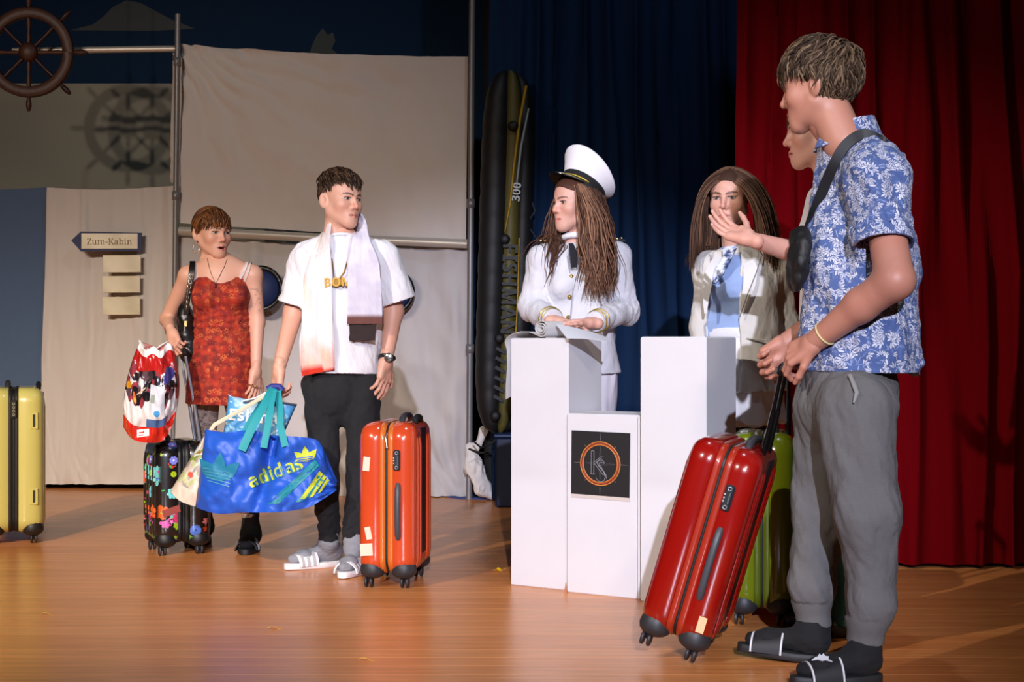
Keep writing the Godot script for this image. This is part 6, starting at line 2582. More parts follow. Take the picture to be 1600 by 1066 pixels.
func build_captain() -> void:
	var d := 6.78
	var root := at(905, 533, d) * Vector3(1, 0, 1)
	var t := thing("person", "woman in a white captain's uniform and peaked cap behind the plinths", "person", root)
	var skin := lin(218, 168, 150)
	var hb := facing(-58, 0, 0)
	var hc := at(899, 318, d)
	var nk := at(903, 384, d + 0.03)
	var bb := facing(-6)
	var sh := [at(849, 408, d), at(962, 404, d)]
	var el := [at(831, 482, d + 0.0), at(979, 484, d + 0.0)]
	var wr := [at(868, 502, 6.52), at(925, 505, 6.50)]
	var body := soft("body", skin_mat(), t)
	var f := Field.new(0.01, root)
	f.cone(nk, hc + Vector3(0, -0.06, 0), 0.05, 0.046, 0.04)
	f.oval(at(905, 440, d), at(905, 520, d), 0.12, 0.10, bb, 0.68, 0.04)
	f.oval(at(905, 520, d), at(906, 600, d), 0.10, 0.12, bb, 0.7, 0.05)
	for i in 2:
		f.cone(nk + Vector3(0, -0.04, 0), sh[i], 0.04, 0.045, 0.05)
		f.cone(sh[i], el[i], 0.044, 0.036, 0.03)
		f.cone(el[i], wr[i], 0.036, 0.025, 0.02)
	limb_skin(f, skin)
	grow(f, body)
	grow(head(hc, hb, 1.06, root, {"female": 1.0, "skin": skin, "neck": 0.045, "neck_end": Vector3(0.0, -0.18, -0.03), "brow": lin(92, 62, 46), "lip": lin(206, 116, 110), "ears": false, "mouth": 0.0, "gaze": Vector2(0.0, 0.0)}), body)
	for i in 2:
		var hf := Field.new(0.003, root)
		limb_skin(hf, skin)
		hand(hf, wr[i], [Vector3(1, -0.12, 0.12), Vector3(-1, 0.05, 0.1)][i], Vector3(0, -1, 0.1), [-1.0, 1.0][i], [0.35, 0.4, 0.45, 0.5, 0.3], 0.9)
		grow(hf, body)
	# jacket
	var jm := cloth(rgb(216, 215, 222))
	f = Field.new(0.006, root)
	f.calm.append([at(908, 584, d), Vector3.UP, 0.02, 0.3])
	f.oval(at(906, 436, d), at(907, 505, d), 0.148, 0.138, bb, 0.72, 0.05)
	f.oval(at(907, 500, d), at(908, 584, d), 0.138, 0.178, bb, 0.74, 0.04, 0, 1)
	for s in [-1, 1]:
		f.ball(at(906 + s * 26, 448, d - 0.07), 0.055, 0.06)
	for i in 2:
		f.cone(nk + Vector3(0, -0.055, 0.0), sh[i] + Vector3(0, 0.005, 0), 0.058, 0.066, 0.05)
		f.cone(sh[i], el[i], 0.066, 0.058, 0.04)
		f.cone(el[i], wr[i] + (el[i] - wr[i]).normalized() * 0.02, 0.058, 0.046, 0.03, 0, 1)
		f.calm.append([wr[i] + (el[i] - wr[i]).normalized() * 0.05, (el[i] - wr[i]).normalized(), 0.06, 0.09])
	# open neck
	f.ell(at(897, 392, d - 0.11), Vector3(0.035, 0.085, 0.07), 0.01, 1)
	var fn := FastNoiseLite.new()
	fn.seed = 52
	fn.frequency = 4.0
	var e0: Vector3 = el[0]
	var e1: Vector3 = el[1]
	f.disp = func(p: Vector3) -> float:
		var w := exp(-p.distance_squared_to(e0) / 0.012) + exp(-p.distance_squared_to(e1) / 0.012)
		return fn.get_noise_3d(p.x * 1.5, p.y * 0.9, p.z * 1.5) * 0.014 + fn.get_noise_3d(p.x * 3.0, p.y * 3.0, p.z * 3.0) * 0.012 * w
	grow(f, soft("uniform_jacket", jm, t))
	var fj := f
	# shirt collar, tie
	var s := Shape.new()
	s.ringtube(nk + Vector3(-0.008, 0.028, 0.012) - root, facing(-20) * Basis(Vector3.RIGHT, PI / 2 - 0.3), 0.056, 0.054, 0.014, 28, 8)
	put("shirt_collar", s, cloth(rgb(240, 238, 242)), t)
	band("neck_tie", [at(892, 380, d - 0.085), at(896, 395, d - 0.11), at(898, 418, d - 0.12)], [Vector3(0.010, 0, 0), Vector3(0.016, 0, 0), Vector3(0.012, 0, 0)], 0.006, cloth(rgb(26, 26, 32)), t, 7)
	# lapel, front edge, pockets
	var seam := mat(rgb(168, 166, 178), 0.8)
	s = Shape.new()
	var le := []
	for p in [[886, 400], [890, 425], [895, 450], [893, 475], [891, 500]]:
		le.append(on(fj, p[0], p[1], d, 0.003) - root)
	s.tube(le, 0.0022, 5)
	put("lapel_edge", s, seam, t)
	for q in [[862, 443, 886, 441], [914, 441, 938, 440]]:
		s = Shape.new()
		s.tube([on(fj, q[0], q[1], d, 0.002) - root, on(fj, (q[0] + q[2]) / 2.0, q[1] + 1, d, 0.002) - root, on(fj, q[2], q[3], d, 0.002) - root], 0.0028, 5)
		put("pocket_flap", s, seam, t)
	var gold := mat(rgb(206, 176, 96), 0.3, 0.85)
	for q in [[893, 432, 0.148], [890, 464, 0.140], [888, 496, 0.130]]:
		s = Shape.new()
		s.lathe([[0.001, 0.0], [0.010, 0.0], [0.008, 0.005], [0.001, 0.007]], Transform3D(Basis(Vector3.RIGHT, PI / 2), on(fj, q[0], q[1], d, 0.004) - root), 14)
		put("gold_button", s, gold, t)
	# epaulettes
	for i in 2:
		var a: Vector3 = nk + Vector3([-0.075, 0.085][i], 0.0, 0.0)
		var b: Vector3 = sh[i] + Vector3([-0.025, 0.04][i], 0.072, 0.0)
		var ep := band("epaulette", [a + Vector3(0, 0.008, 0), a.lerp(b, 0.5) + Vector3(0, 0.014, 0.0), b], [Vector3(0, 0, 0.026), Vector3(0, 0, 0.028), Vector3(0, 0, 0.028)], 0.010, mat(rgb(26, 24, 26), 0.7), t, 5)
		for k in 3:
			s = Shape.new()
			var c := a.lerp(b, 0.55 + k * 0.16) + Vector3(0, 0.019, 0)
			s.block(c - root, Vector3(0.007, 0.004, 0.058), 0.001, Basis(Vector3.BACK, [0.35, -0.30][i]))
			put("rank_stripe", s, gold, ep)
	# cuff rings
	for i in 2:
		var ax: Vector3 = (el[i] - wr[i]).normalized()
		for k in 2:
			s = Shape.new()
			s.ringtube(wr[i] + ax * (0.042 + k * 0.026) - root, Basis.looking_at(ax), 0.0478 + k * 0.0013, 0.0478 + k * 0.0013, 0.0036, 28, 6)
			put("cuff_stripe", s, gold, t)
	# trousers
	f = Field.new(0.01, root)
	for i in 2:
		f.cone(at([884, 930][i], 585, d), at([886, 932][i], 710, d), 0.095, 0.085, 0.02)
		f.cone(at([886, 932][i], 710, d), at([886, 932][i], 880, d) * Vector3(1, 0, 1) + Vector3(0, 0.03, 0), 0.085, 0.09, 0.02, 0, 1)
	f.disp = folds(61, 5.0, 0.014, Vector3(2, 0.6, 2))
	grow(f, soft("trousers", cloth(rgb(226, 220, 230)), t))
	for i in 2:
		var fp: Vector3 = at([886, 932][i], 533, d) * Vector3(1, 0, 1)
		s = Shape.new()
		s.tube([fp + Vector3(0, 0.045, -0.06) - root, fp + Vector3(0, 0.045, 0.04) - root, fp + Vector3(-0.01, 0.035, 0.12) - root, fp + Vector3(-0.01, 0.028, 0.16) - root], [0.035, 0.042, 0.036, 0.02], 12, 0.9)
		put("shoe", s, mat(rgb(30, 28, 28), 0.4), t)
	# hair
	var front := facing(-20).z
	long_hair(t, hc, hb, 1.06, root, {"seed": 11, "color": lin(78, 52, 41), "light": lin(168, 124, 98), "count": 4200, "thick": 0.0044, "wave": 0.015, "turns": 13.0, "stray": 0.14, "puff": 0.035,
		"inside": func(p: Vector3) -> bool: return p.y > -0.05 and p.y < 0.08 and (p.z < 0.014 or (p.y > 0.03 and p.z < 0.05)),
		"flow": func(p: Vector3) -> Vector3: return Vector3(signf(p.x + 0.001) * 0.5, -1.0, -0.25),
		"length": func(p: Vector3) -> float: return 0.42 if p.z > -0.06 else 0.30,
		"drift": func(_w: Vector3, tt: float, root_: Vector3) -> Vector3: return (Vector3(-0.12, 0, 0.35) if root_.x < 0.0 else Vector3(0.10, 0, 0.42)) * clampf(1.4 - tt * 1.6, 0.0, 1.0) * (1.0 if root_.z > -0.07 else 0.2),
		"solids": [[nk + Vector3(0, -0.05, 0.0), sh[0], 0.080], [nk + Vector3(0, -0.05, 0.0), sh[1], 0.080], [at(906, 430, d), at(906, 470, d), 0.150], [at(880, 446, d - 0.06), at(932, 446, d - 0.06), 0.075], [at(907, 470, d), at(907, 560, d), 0.125], [nk, hc + Vector3(0, -0.07, 0), 0.06]]})
	build_cap(t, hc, hb, root)

func build_cap(t: Node3D, hc: Vector3, hb: Basis, root: Vector3) -> void:
	# peaked cap in head space, tipped back
	var tip := Basis(Vector3.RIGHT, -0.62) * Basis(Vector3.BACK, 0.06)
	var xf := Transform3D(hb, hc) * Transform3D(tip, Vector3(0, 0.050, -0.026))
	var cap := Node3D.new()
	cap.name = "peaked_cap"
	t.add_child(cap)
	var ring := func(rx: float, rz: float, y: float, slope: float, back := 0.0) -> Array:
		var row := []
		for i in 40:
			var an := TAU * i / 40
			row.append(xf * Vector3(sin(an) * rx, y + slope * cos(an), cos(an) * rz + back) - root)
		return row
	var s := Shape.new()
	s.loft([ring.call(0.090, 0.106, -0.005, 0.0), ring.call(0.092, 0.108, 0.0, 0.0), ring.call(0.094, 0.110, 0.045, 0.0), ring.call(0.090, 0.106, 0.048, 0.0)])
	put("cap_band", s, mat(rgb(18, 18, 21), 0.7), cap)
	s = Shape.new()
	s.loft([ring.call(0.091, 0.107, 0.044, 0.0), ring.call(0.098, 0.114, 0.056, 0.004, 0.002), ring.call(0.118, 0.128, 0.085, 0.024, 0.006), ring.call(0.132, 0.140, 0.103, 0.036, 0.008), ring.call(0.134, 0.142, 0.110, 0.040, 0.008), ring.call(0.126, 0.134, 0.118, 0.040, 0.008), ring.call(0.08, 0.09, 0.120, 0.026, 0.008), ring.call(0.01, 0.01, 0.121, 0.003, 0.008)])
	put("crown", s, cloth(rgb(236, 234, 240)), cap)
	# visor
	var rows := []
	for a in 7:
		var u := a / 6.0
		var row := []
		for b in 21:
			var an := lerpf(-1.15, 1.15, b / 20.0)
			var r0 := Vector3(sin(an) * 0.093, 0.004, cos(an) * 0.109)
			var out := Vector3(sin(an) * 0.55, -0.42, cos(an)) * 0.062 * cos(an * 1.30) * u
			row.append(xf * (r0 + out) - root)
		rows.append(row)
	s = Shape.new()
	s.sheet(rows, 0.004)
	put("visor", s, mat(rgb(14, 14, 16), 0.18), cap)
	var gold := mat(rgb(214, 182, 60), 0.35, 0.7)
	s = Shape.new()
	var pts := []
	for b in 21:
		var an := lerpf(-1.25, 1.25, b / 20.0)
		pts.append(xf * Vector3(sin(an) * 0.097, 0.013, cos(an) * 0.113) - root)
	s.tube(pts, 0.0065, 8, 0.5)
	put("gold_braid", s, gold, cap)
	s = Shape.new()
	pts = []
	for b in 15:
		var an := lerpf(-0.95, 0.95, b / 14.0)
		var r0 := Vector3(sin(an) * 0.093, 0.006, cos(an) * 0.109)
		pts.append(xf * (r0 + Vector3(sin(an) * 0.55, -0.42, cos(an)) * 0.050 * cos(an * 1.30)) - root)
	s.tube(pts, 0.004, 8, 0.5)
	put("visor_leaf_trim", s, mat(rgb(150, 140, 112), 0.4, 0.6), cap)

func build_blazer_woman() -> void:
	var d := 6.42
	var root := at(1158, 533, d) * Vector3(1, 0, 1)
	var t := thing("person", "long-haired woman in a cream blazer and light blue top before the red curtain", "person", root)
	var skin := lin(212, 160, 142)
	var hb := facing(-24, 3, 0)
	var hc := at(1141, 310, d)
	var nk := at(1150, 396, d + 0.03)
	var bb := facing(-12)
	var sh := [at(1108, 422, d), at(1208, 416, d)]
	var el := [at(1100, 510, d + 0.03), at(1226, 508, d + 0.03)]
	var wr := [at(1106, 590, d - 0.02), at(1214, 592, d - 0.04)]
	var body := soft("body", skin_mat(), t)
	var f := Field.new(0.01, root)
	f.cone(nk, hc + Vector3(0, -0.06, 0), 0.05, 0.046, 0.04)
	f.oval(at(1152, 450, d), at(1152, 520, d), 0.12, 0.10, bb, 0.68, 0.04)
	f.oval(at(1152, 520, d), at(1156, 600, d), 0.10, 0.125, bb, 0.7, 0.05)
	for i in 2:
		f.cone(nk + Vector3(0, -0.04, 0), sh[i], 0.04, 0.045, 0.05)
		f.cone(sh[i], el[i], 0.042, 0.034, 0.03)
		f.cone(el[i], wr[i], 0.035, 0.025, 0.02)
		f.cone(at([1138, 1176][i], 610, d), at([1138, 1178][i], 740, d), 0.075, 0.052, 0.02)
		f.cone(at([1138, 1178][i], 740, d), at([1138, 1178][i], 533, d) * Vector3(1, 0, 1) + Vector3(0, 0.08, 0), 0.05, 0.034, 0.02)
	var tights := at(0, 668, d).y
	var dark := lin(46, 26, 24)
	var skin2 := skin
	f.tint = func(p: Vector3, _n: Vector3) -> Color: return dark if p.y < tights + 0.05 and absf(p.x - root.x) < 0.14 else skin2
	grow(f, body)
	grow(head(hc, hb, 1.08, root, {"female": 1.0, "skin": skin, "neck": 0.045, "neck_end": Vector3(0.0, -0.18, -0.03), "brow": lin(74, 50, 38), "lip": lin(200, 112, 104), "ears": false}), body)
	for i in 2:
		var hf := Field.new(0.003, root)
		limb_skin(hf, skin)
		hand(hf, wr[i], Vector3([0.05, -0.05][i], -1, 0.08), Vector3([0.7, -0.7][i], 0, -0.5), [-1.0, 1.0][i], [0.3, 0.35, 0.4, 0.45, 0.3], 0.92)
		grow(hf, body)
	# light blue ribbed top
	f = Field.new(0.0075, root)
	f.oval(at(1148, 446, d), at(1148, 510, d), 0.128, 0.112, bb, 0.74, 0.05)
	f.oval(at(1148, 505, d), at(1150, 560, d), 0.112, 0.13, bb, 0.74, 0.04, 0, 1)
	for s in [-1, 1]:
		f.ball(at(1145 + s * 20, 450, d - 0.065), 0.055, 0.05)
	f.cone(nk + Vector3(0, -0.07, 0), nk + Vector3(0, 0.0, 0), 0.085, 0.058, 0.03, 0, 1)
	f.disp = folds(81, 5.0, 0.008, Vector3(1.5, 2.0, 1.5))
	grow(f, soft("ribbed_top", cloth(rgb(150, 172, 214)), t))
	# blazer, open at the front
	var bm := cloth(rgb(216, 210, 202))
	f = Field.new(0.006, root)
	f.oval(at(1160, 440, d), at(1158, 510, d), 0.152, 0.150, bb, 0.76, 0.05)
	f.oval(at(1158, 500, d), at(1162, 612, d), 0.150, 0.19, bb, 0.76, 0.04, 0, 1)
	for i in 2:
		f.cone(nk + Vector3(0, -0.045, 0), sh[i] + Vector3(0, 0.004, 0), 0.058, 0.064, 0.05)
		f.cone(sh[i], el[i], 0.064, 0.056, 0.04)
		f.cone(el[i], wr[i] + Vector3(0, 0.02, 0), 0.056, 0.046, 0.03, 0, 1)
	for s in [-1, 1]:
		f.ball(at(1150 + s * 34, 452, d - 0.065), 0.058, 0.06)
	# opening: a slanted wedge
	f.box(at(1132, 410, d - 0.16), Vector3(0.062, 0.10, 0.13), 0.01, 0.01, 1, bb * Basis(Vector3.BACK, -0.06))
	f.box(at(1128, 480, d - 0.16), Vector3(0.066, 0.12, 0.13), 0.01, 0.01, 1, bb * Basis(Vector3.BACK, 0.02))
	f.box(at(1127, 560, d - 0.16), Vector3(0.072, 0.14, 0.13), 0.01, 0.01, 1, bb * Basis(Vector3.BACK, 0.02))
	var fn := FastNoiseLite.new()
	fn.seed = 92
	fn.frequency = 3.5
	f.disp = func(p: Vector3) -> float: return fn.get_noise_3d(p.x * 2.0, p.y * 1.0, p.z * 2.0) * 0.013 + fn.get_noise_3d(p.x * 4.0, p.y * 1.6, p.z * 4.0) * 0.004
	grow(f, soft("blazer", bm, t))
	# lapels
	var lap := cloth(rgb(236, 231, 224))
	band("lapel", [at(1166, 398, d - 0.06), at(1172, 420, d - 0.13), at(1170, 450, d - 0.158), at(1158, 488, d - 0.15)], [Vector3(0.014, 0.006, 0), Vector3(0.03, 0.008, -0.006), Vector3(0.026, 0.01, -0.006), Vector3(0.004, 0.002, 0)], 0.006, lap, t, 7)
	band("lapel", [at(1124, 400, d - 0.06), at(1110, 424, d - 0.125), at(1104, 455, d - 0.15), at(1102, 490, d - 0.14)], [Vector3(0.012, -0.006, 0), Vector3(0.02, -0.006, -0.002), Vector3(0.016, -0.006, -0.002), Vector3(0.004, 0, 0)], 0.006, lap, t, 7)
	var s := Shape.new()
	s.tube([at(1190, 400, d - 0.09) - root, at(1182, 425, d - 0.142) - root, at(1168, 460, d - 0.168) - root, at(1156, 495, d - 0.155) - root], 0.0022, 5)
	put("lapel_edge", s, mat(rgb(120, 116, 112), 0.8), t)
	s = Shape.new()
	s.block(at(1183, 530, d - 0.155) - root, Vector3(0.085, 0.006, 0.01), 0.002, bb * Basis(Vector3.BACK, -0.12))
	put("pocket_flap", s, mat(rgb(206, 198, 186), 0.85), t)
	# waistband and skirt
	s = Shape.new()
	var rows := []
	for q in [[512, 0.118], [514, 0.122], [526, 0.126], [528, 0.122]]:
		var row := []
		for i in 32:
			var an := TAU * i / 32
			row.append(at(1149, q[0], d) + bb * Vector3(cos(an) * q[1], 0, sin(an) * q[1] * 0.76) - root)
		rows.append(row)
	s.loft(rows)
	put("waistband", s, cloth(rgb(226, 224, 228)), t)
	f = Field.new(0.0085, root)
	f.oval(at(1150, 530, d), at(1156, 600, d), 0.125, 0.165, bb, 0.78, 0.04)
	f.oval(at(1156, 590, d), at(1160, 663, d), 0.165, 0.185, bb, 0.78, 0.03, 0, 1)
	f.disp = folds(101, 3.5, 0.018, Vector3(2.6, 0.4, 2.6))
	grow(f, soft("skirt", cloth(rgb(232, 228, 226)), t))
	for i in 2:
		var fp: Vector3 = at([1138, 1178][i], 533, d) * Vector3(1, 0, 1)
		s = Shape.new()
		s.tube([fp + Vector3(0, 0.04, -0.06) - root, fp + Vector3(0, 0.04, 0.04) - root, fp + Vector3(-0.01, 0.032, 0.12) - root, fp + Vector3(-0.01, 0.026, 0.16) - root], [0.035, 0.04, 0.034, 0.02], 12, 0.9)
		put("shoe", s, mat(rgb(30, 28, 28), 0.4), t)
	# scarf
	var sn := FastNoiseLite.new()
	sn.seed = 3
	sn.frequency = 26.0
	var sm := vmat(0.8)
	var patt := func(p: Vector3, _u: Vector2) -> Color:
		var q := sn.get_noise_3dv(p)
		return lin(60, 70, 110) if q > 0.16 else (lin(150, 164, 200) if q > -0.05 else lin(226, 228, 238))
	band("neck_scarf", [at(1140, 388, d - 0.075), at(1137, 400, d - 0.115), at(1128, 415, d - 0.13), at(1120, 432, d - 0.135), at(1114, 442, d - 0.135)], [Vector3(0.03, 0.0, 0), Vector3(0.022, 0.010, 0), Vector3(0.030, 0.014, 0), Vector3(0.024, 0.012, 0), Vector3(0.006, 0.003, 0)], 0.005, sm, t, 7, 0.012, 4, patt)
	s = Shape.new()
	s.ringtube(nk + Vector3(-0.006, 0.006, 0.004) - root, facing(-12) * Basis(Vector3.RIGHT, PI / 2 - 0.2), 0.058, 0.056, 0.013, 28, 8)
	for i in s.v.size():
		s.col[i] = patt.call(s.v[i] + root, Vector2.ZERO)
	put("scarf_loop", s, sm, t)
	long_hair(t, hc, hb, 1.08, root, {"seed": 23, "color": lin(66, 46, 36), "light": lin(140, 104, 82), "count": 4000, "thick": 0.0044, "puff": 0.025, "wave": 0.008, "turns": 6.0, "stray": 0.05,
		"inside": func(p: Vector3) -> bool: return p.y > -0.015 and not (p.z > 0.045 and p.y < 0.070) and not (p.z > 0.015 and p.y < 0.045),
		"flow": func(p: Vector3) -> Vector3: return Vector3(signf(p.x - 0.008) * 1.0, -0.4, -0.35),
		"length": func(p: Vector3) -> float: return 0.36 if p.z > -0.04 else 0.32,
		"drift": func(w: Vector3, tt: float, root_: Vector3) -> Vector3: return (Vector3(-0.10, 0, 0.22) if root_.x < 0.008 else Vector3(0.22, 0, 0.10)) * clampf(1.6 - tt * 1.6, 0.0, 1.0),
		"solids": [[nk + Vector3(0, -0.05, 0.0), sh[0], 0.082], [nk + Vector3(0, -0.05, 0.0), sh[1], 0.082], [at(1155, 440, d), at(1155, 480, d), 0.150], [nk, hc + Vector3(0, -0.07, 0), 0.062]]})

func build_waving_man() -> void:
	# almost hidden by the tall man: chin, raised arm and dark green trousers show
	var d := 5.36
	var root := at(1305, 533, d) * Vector3(1, 0, 1)
	var t := thing("person", "man in dark green trousers raising one open hand, mostly hidden behind the tall man", "person", root)
	var skin := lin(212, 160, 142)
	var hb := facing(-93, 4, 0)
	var hc := at(1277, 205, d)
	var nk := at(1304, 282, d)
	var bb := facing(-80)
	var body := soft("body", skin_mat(), t)
	var sh := [at(1292, 318, d + 0.17), at(1305, 318, d - 0.17)]
	var f := Field.new(0.01, root)
	f.cone(nk, hc + Vector3(0.02, -0.07, 0), 0.06, 0.054, 0.04)
	f.oval(at(1312, 360, d), at(1312, 480, d), 0.15, 0.13, bb, 0.66, 0.04)
	f.oval(at(1312, 480, d), at(1312, 580, d), 0.13, 0.14, bb, 0.68, 0.05)
	# arm that waves
	var e0 := at(1268, 402, d + 0.16)
	var w0 := at(1172, 374, d + 0.02)
	f.cone(nk + Vector3(0, -0.05, 0), sh[0], 0.05, 0.052, 0.05)
	f.cone(sh[0], e0, 0.052, 0.046, 0.03)
	f.cone(e0, w0, 0.046, 0.027, 0.02)
	f.cone(nk + Vector3(0, -0.05, 0), sh[1], 0.05, 0.052, 0.05)
	var e1 := at(1335, 430, d - 0.20)
	var w1 := at(1330, 530, d - 0.16)
	f.cone(sh[1], e1, 0.052, 0.044, 0.03)
	f.cone(e1, w1, 0.044, 0.03, 0.02)
	limb_skin(f, skin)
	grow(f, body)
	grow(head(hc, hb, 1.06, root, {"skin": skin, "neck": 0.056, "neck_end": Vector3(0, -0.19, -0.05), "brow": lin(80, 56, 42), "lip": lin(196, 116, 108), "scalp": 0.6}), body)
	var hf := Field.new(0.003, root)
	limb_skin(hf, skin)
	hand(hf, w0, Vector3(-0.70, 0.34, -0.62), Vector3(-0.15, 0.72, 0.65), 1.0, [0.30, 0.34, 0.38, 0.42, 0.35], 0.98, 0.12, 0.75)
	grow(hf, body)
	hf = Field.new(0.0035, root)
	limb_skin(hf, skin)
	hand(hf, w1, Vector3(0, -1, 0), Vector3(-1, 0, -0.3), 1.0, [0.4, 0.4, 0.4, 0.4, 0.3], 1.0)
	grow(hf, body)
	f = Field.new(0.009, root)
	f.oval(at(1312, 350, d), at(1312, 480, d), 0.175, 0.175, bb, 0.66, 0.05)
	f.oval(at(1312, 470, d), at(1312, 585, d), 0.175, 0.18, bb, 0.66, 0.04, 0, 1)
	for i in 2:
		f.cone(nk + Vector3(0, -0.05, 0), sh[i], 0.06, 0.07, 0.05)
		f.cone(sh[i], [sh[0].lerp(e0, 0.82), sh[1].lerp(e1, 0.75)][i], 0.072, 0.078, 0.04, 0, 1)
	f.disp = folds(121, 3.5, 0.018)
	grow(f, soft("t_shirt", cloth(rgb(228, 224, 224)), t))
	f = Field.new(0.009, root)
	f.oval(at(1312, 575, d), at(1312, 640, d), 0.17, 0.17, bb, 0.7, 0.03, 0, 2)
	for i in 2:
		var x: float = [1300, 1322][i]
		var dz: float = [0.09, -0.09][i]
		f.cone(at(x, 640, d + dz), at(x - 4, 780, d + dz), 0.10, 0.078, 0.03)
		f.cone(at(x - 4, 780, d + dz), at(x + 4, 960, d + dz) * Vector3(1, 0, 1) + Vector3(0, 0.05, 0), 0.078, 0.068, 0.03, 0, 1)
	f.disp = folds(131, 4.0, 0.018, Vector3(2, 0.8, 2))
	grow(f, soft("trousers", cloth(rgb(16, 62, 60)), t))
	for i in 2:
		var fp := at([1304, 1326][i], 533, d + [0.09, -0.09][i]) * Vector3(1, 0, 1)
		var s := Shape.new()
		s.tube([fp + Vector3(0.06, 0.045, 0) - root, fp + Vector3(-0.04, 0.045, 0) - root, fp + Vector3(-0.13, 0.036, 0) - root, fp + Vector3(-0.17, 0.028, 0) - root], [0.038, 0.045, 0.04, 0.024], 12, 0.9)
		put("shoe", s, mat(rgb(22, 22, 24), 0.5), t)
	short_hair(t, hc, hb, 1.06, root, {"seed": 35, "color": lin(60, 42, 32), "light": lin(120, 90, 64), "count": 380, "thick": 0.008, "mess": 1.0,
		"inside": func(p: Vector3) -> bool: return p.y > 0.05 or (p.y > -0.02 and p.z < -0.02),
		"length": func(_p: Vector3) -> float: return 0.05,
		"lift": func(_p: Vector3) -> float: return 0.008, "low": 0.0})

func build_tall_man() -> void:
	var d := 4.78
	var root := at(1335, 533, d) * Vector3(1, 0, 1)
	var t := thing("person", "tall man in a blue floral short-sleeved shirt and grey joggers seen from behind", "person", root)
	var skin := lin(182, 126, 106)
	var hb := facing(-119, 7, 0)
	var hc := at(1279, 134, d)
	var size := 1.13
	var nk := at(1318, 208, d)
	var bb := facing(-98)
	var sh := [at(1350, 276, d + 0.19), at(1368, 280, d - 0.20)]
	var el := [at(1380, 440, d + 0.24), at(1394, 438, d - 0.345)]
	var wr := [at(1228, 536, 5.02), at(1276, 532, 4.62)]
	var body := soft("body", skin_mat(), t)
	var f := Field.new(0.008, root)
	f.cone(nk + Vector3(0.0, -0.02, 0), hc + Vector3(0.015, -0.09, 0), 0.068, 0.062, 0.04)
	f.oval(at(1345, 330, d), at(1342, 450, d), 0.130, 0.135, bb, 0.66, 0.04)
	f.oval(at(1342, 450, d), at(1330, 590, d), 0.135, 0.14, bb, 0.70, 0.05)
	for i in 2:
		f.cone(nk + Vector3(0.02, -0.06, 0), sh[i] + Vector3(0, -0.02, 0), 0.045, 0.045, 0.03)
		f.cone(sh[i] + Vector3(0.01, -0.02, 0), el[i] + Vector3(0.008, 0, 0), 0.054, 0.057, 0.03)
		f.cone(el[i] + Vector3(0.008, 0, 0), el[i].lerp(wr[i], 0.4), 0.055, 0.050, 0.02)
		f.cone(el[i].lerp(wr[i], 0.4), wr[i], 0.050, 0.033, 0.02)
	limb_skin(f, skin)
	grow(f, body)
	grow(head(hc, hb, size, root, {"skin": skin, "neck": 0.058, "neck_end": Vector3(0.01, -0.17, -0.055), "brow": lin(96, 72, 54), "lip": lin(186, 112, 100), "cell": 0.0028}), body)
	var hf := Field.new(0.003, root)
	limb_skin(hf, skin)
	hand(hf, wr[1], Vector3(-0.72, -0.45, -0.50), Vector3(-0.30, -0.55, -0.6), 1.0, [0.75, 0.8, 0.85, 0.9, 0.8], 1.08, 0.05, 0.55)
	grow(hf, body)
	hf = Field.new(0.003, root)
	limb_skin(hf, skin)
	hand(hf, wr[0], Vector3(-0.70, -0.58, 0.2), Vector3(-0.3, -0.4, 0.8), -1.0, [0.8, 0.85, 0.9, 0.95, 0.7], 1.06, 0.05, 0.5)
	grow(hf, body)
	# shirt cloth: white blossoms and leaves on blue
	var im := Image.create(768, 768, false, Image.FORMAT_RGB8)
	im.fill(rgb(72, 92, 142))
	var rng := RandomNumberGenerator.new()
	rng.seed = 44
	for i in 700:
		dab(im, rng.randf() * 768, rng.randf() * 768, rng.randf_range(10, 22), rng.randf_range(2, 4.5), rng.randf() * TAU, rgb(92, 110, 160).lerp(rgb(146, 158, 192), rng.randf()))
	for i in 470:
		var cx := rng.randf() * 768
		var cy := rng.randf() * 768
		var an := rng.randf() * TAU
		var n := rng.randi_range(3, 6)
		var c := rgb(176, 180, 200).lerp(rgb(206, 206, 216), rng.randf())
		for k in n:
			var b := an + (k - n / 2.0) * 0.55
			var l := rng.randf_range(16, 30)
			dab(im, cx + cos(b) * l * 0.8, cy + sin(b) * l * 0.8, l * 0.66, l * 0.24 + 1.0, b, rgb(46, 60, 106))
			dab(im, cx + cos(b) * l * 0.8, cy + sin(b) * l * 0.8, l * 0.58, l * 0.20, b, c)
	var fm := bump(mat(Color.WHITE, 0.85), weave_tex, 0.05, Vector3(2.3, 2.3, 2.3))
	fm.uv1_triplanar_sharpness = 12.0
	fm.albedo_texture = ImageTexture.create_from_image(im)
	f = Field.new(0.005, root)
	f.calm.append([at(1341, 581, d), Vector3.UP, 0.025, 0.35])
	var cuff := [at(1368, 385, d + 0.22), at(1380, 384, d - 0.275)]
	for i in 2:
		var ax: Vector3 = (cuff[i] - sh[i]).normalized()
		f.cone(sh[i], cuff[i], 0.082, 0.092, 0.05, 0, 1)
		f.cone(cuff[i] - ax * 0.03, cuff[i] + ax * 0.03, 0.076, 0.084, 0.004, 1)
		f.calm.append([cuff[i], ax, 0.05, 0.14])
	f.oval(at(1346, 300, d), at(1344, 430, d), 0.168, 0.195, bb, 0.86, 0.06)
	f.oval(at(1344, 420, d), at(1341, 581, d), 0.195, 0.205, bb, 0.90, 0.05, 0, 1)
	f.cone(nk + Vector3(0.012, -0.05, 0), at(1352, 262, d), 0.088, 0.11, 0.06)
	for i in 2:
		f.cone(nk + Vector3(0.03, -0.05, 0), sh[i], 0.074, 0.080, 0.06)
	f.cone(nk + Vector3(-0.01, 0.0, 0), nk + Vector3(-0.05, 0.12, 0), 0.068, 0.085, 0.01, 1)
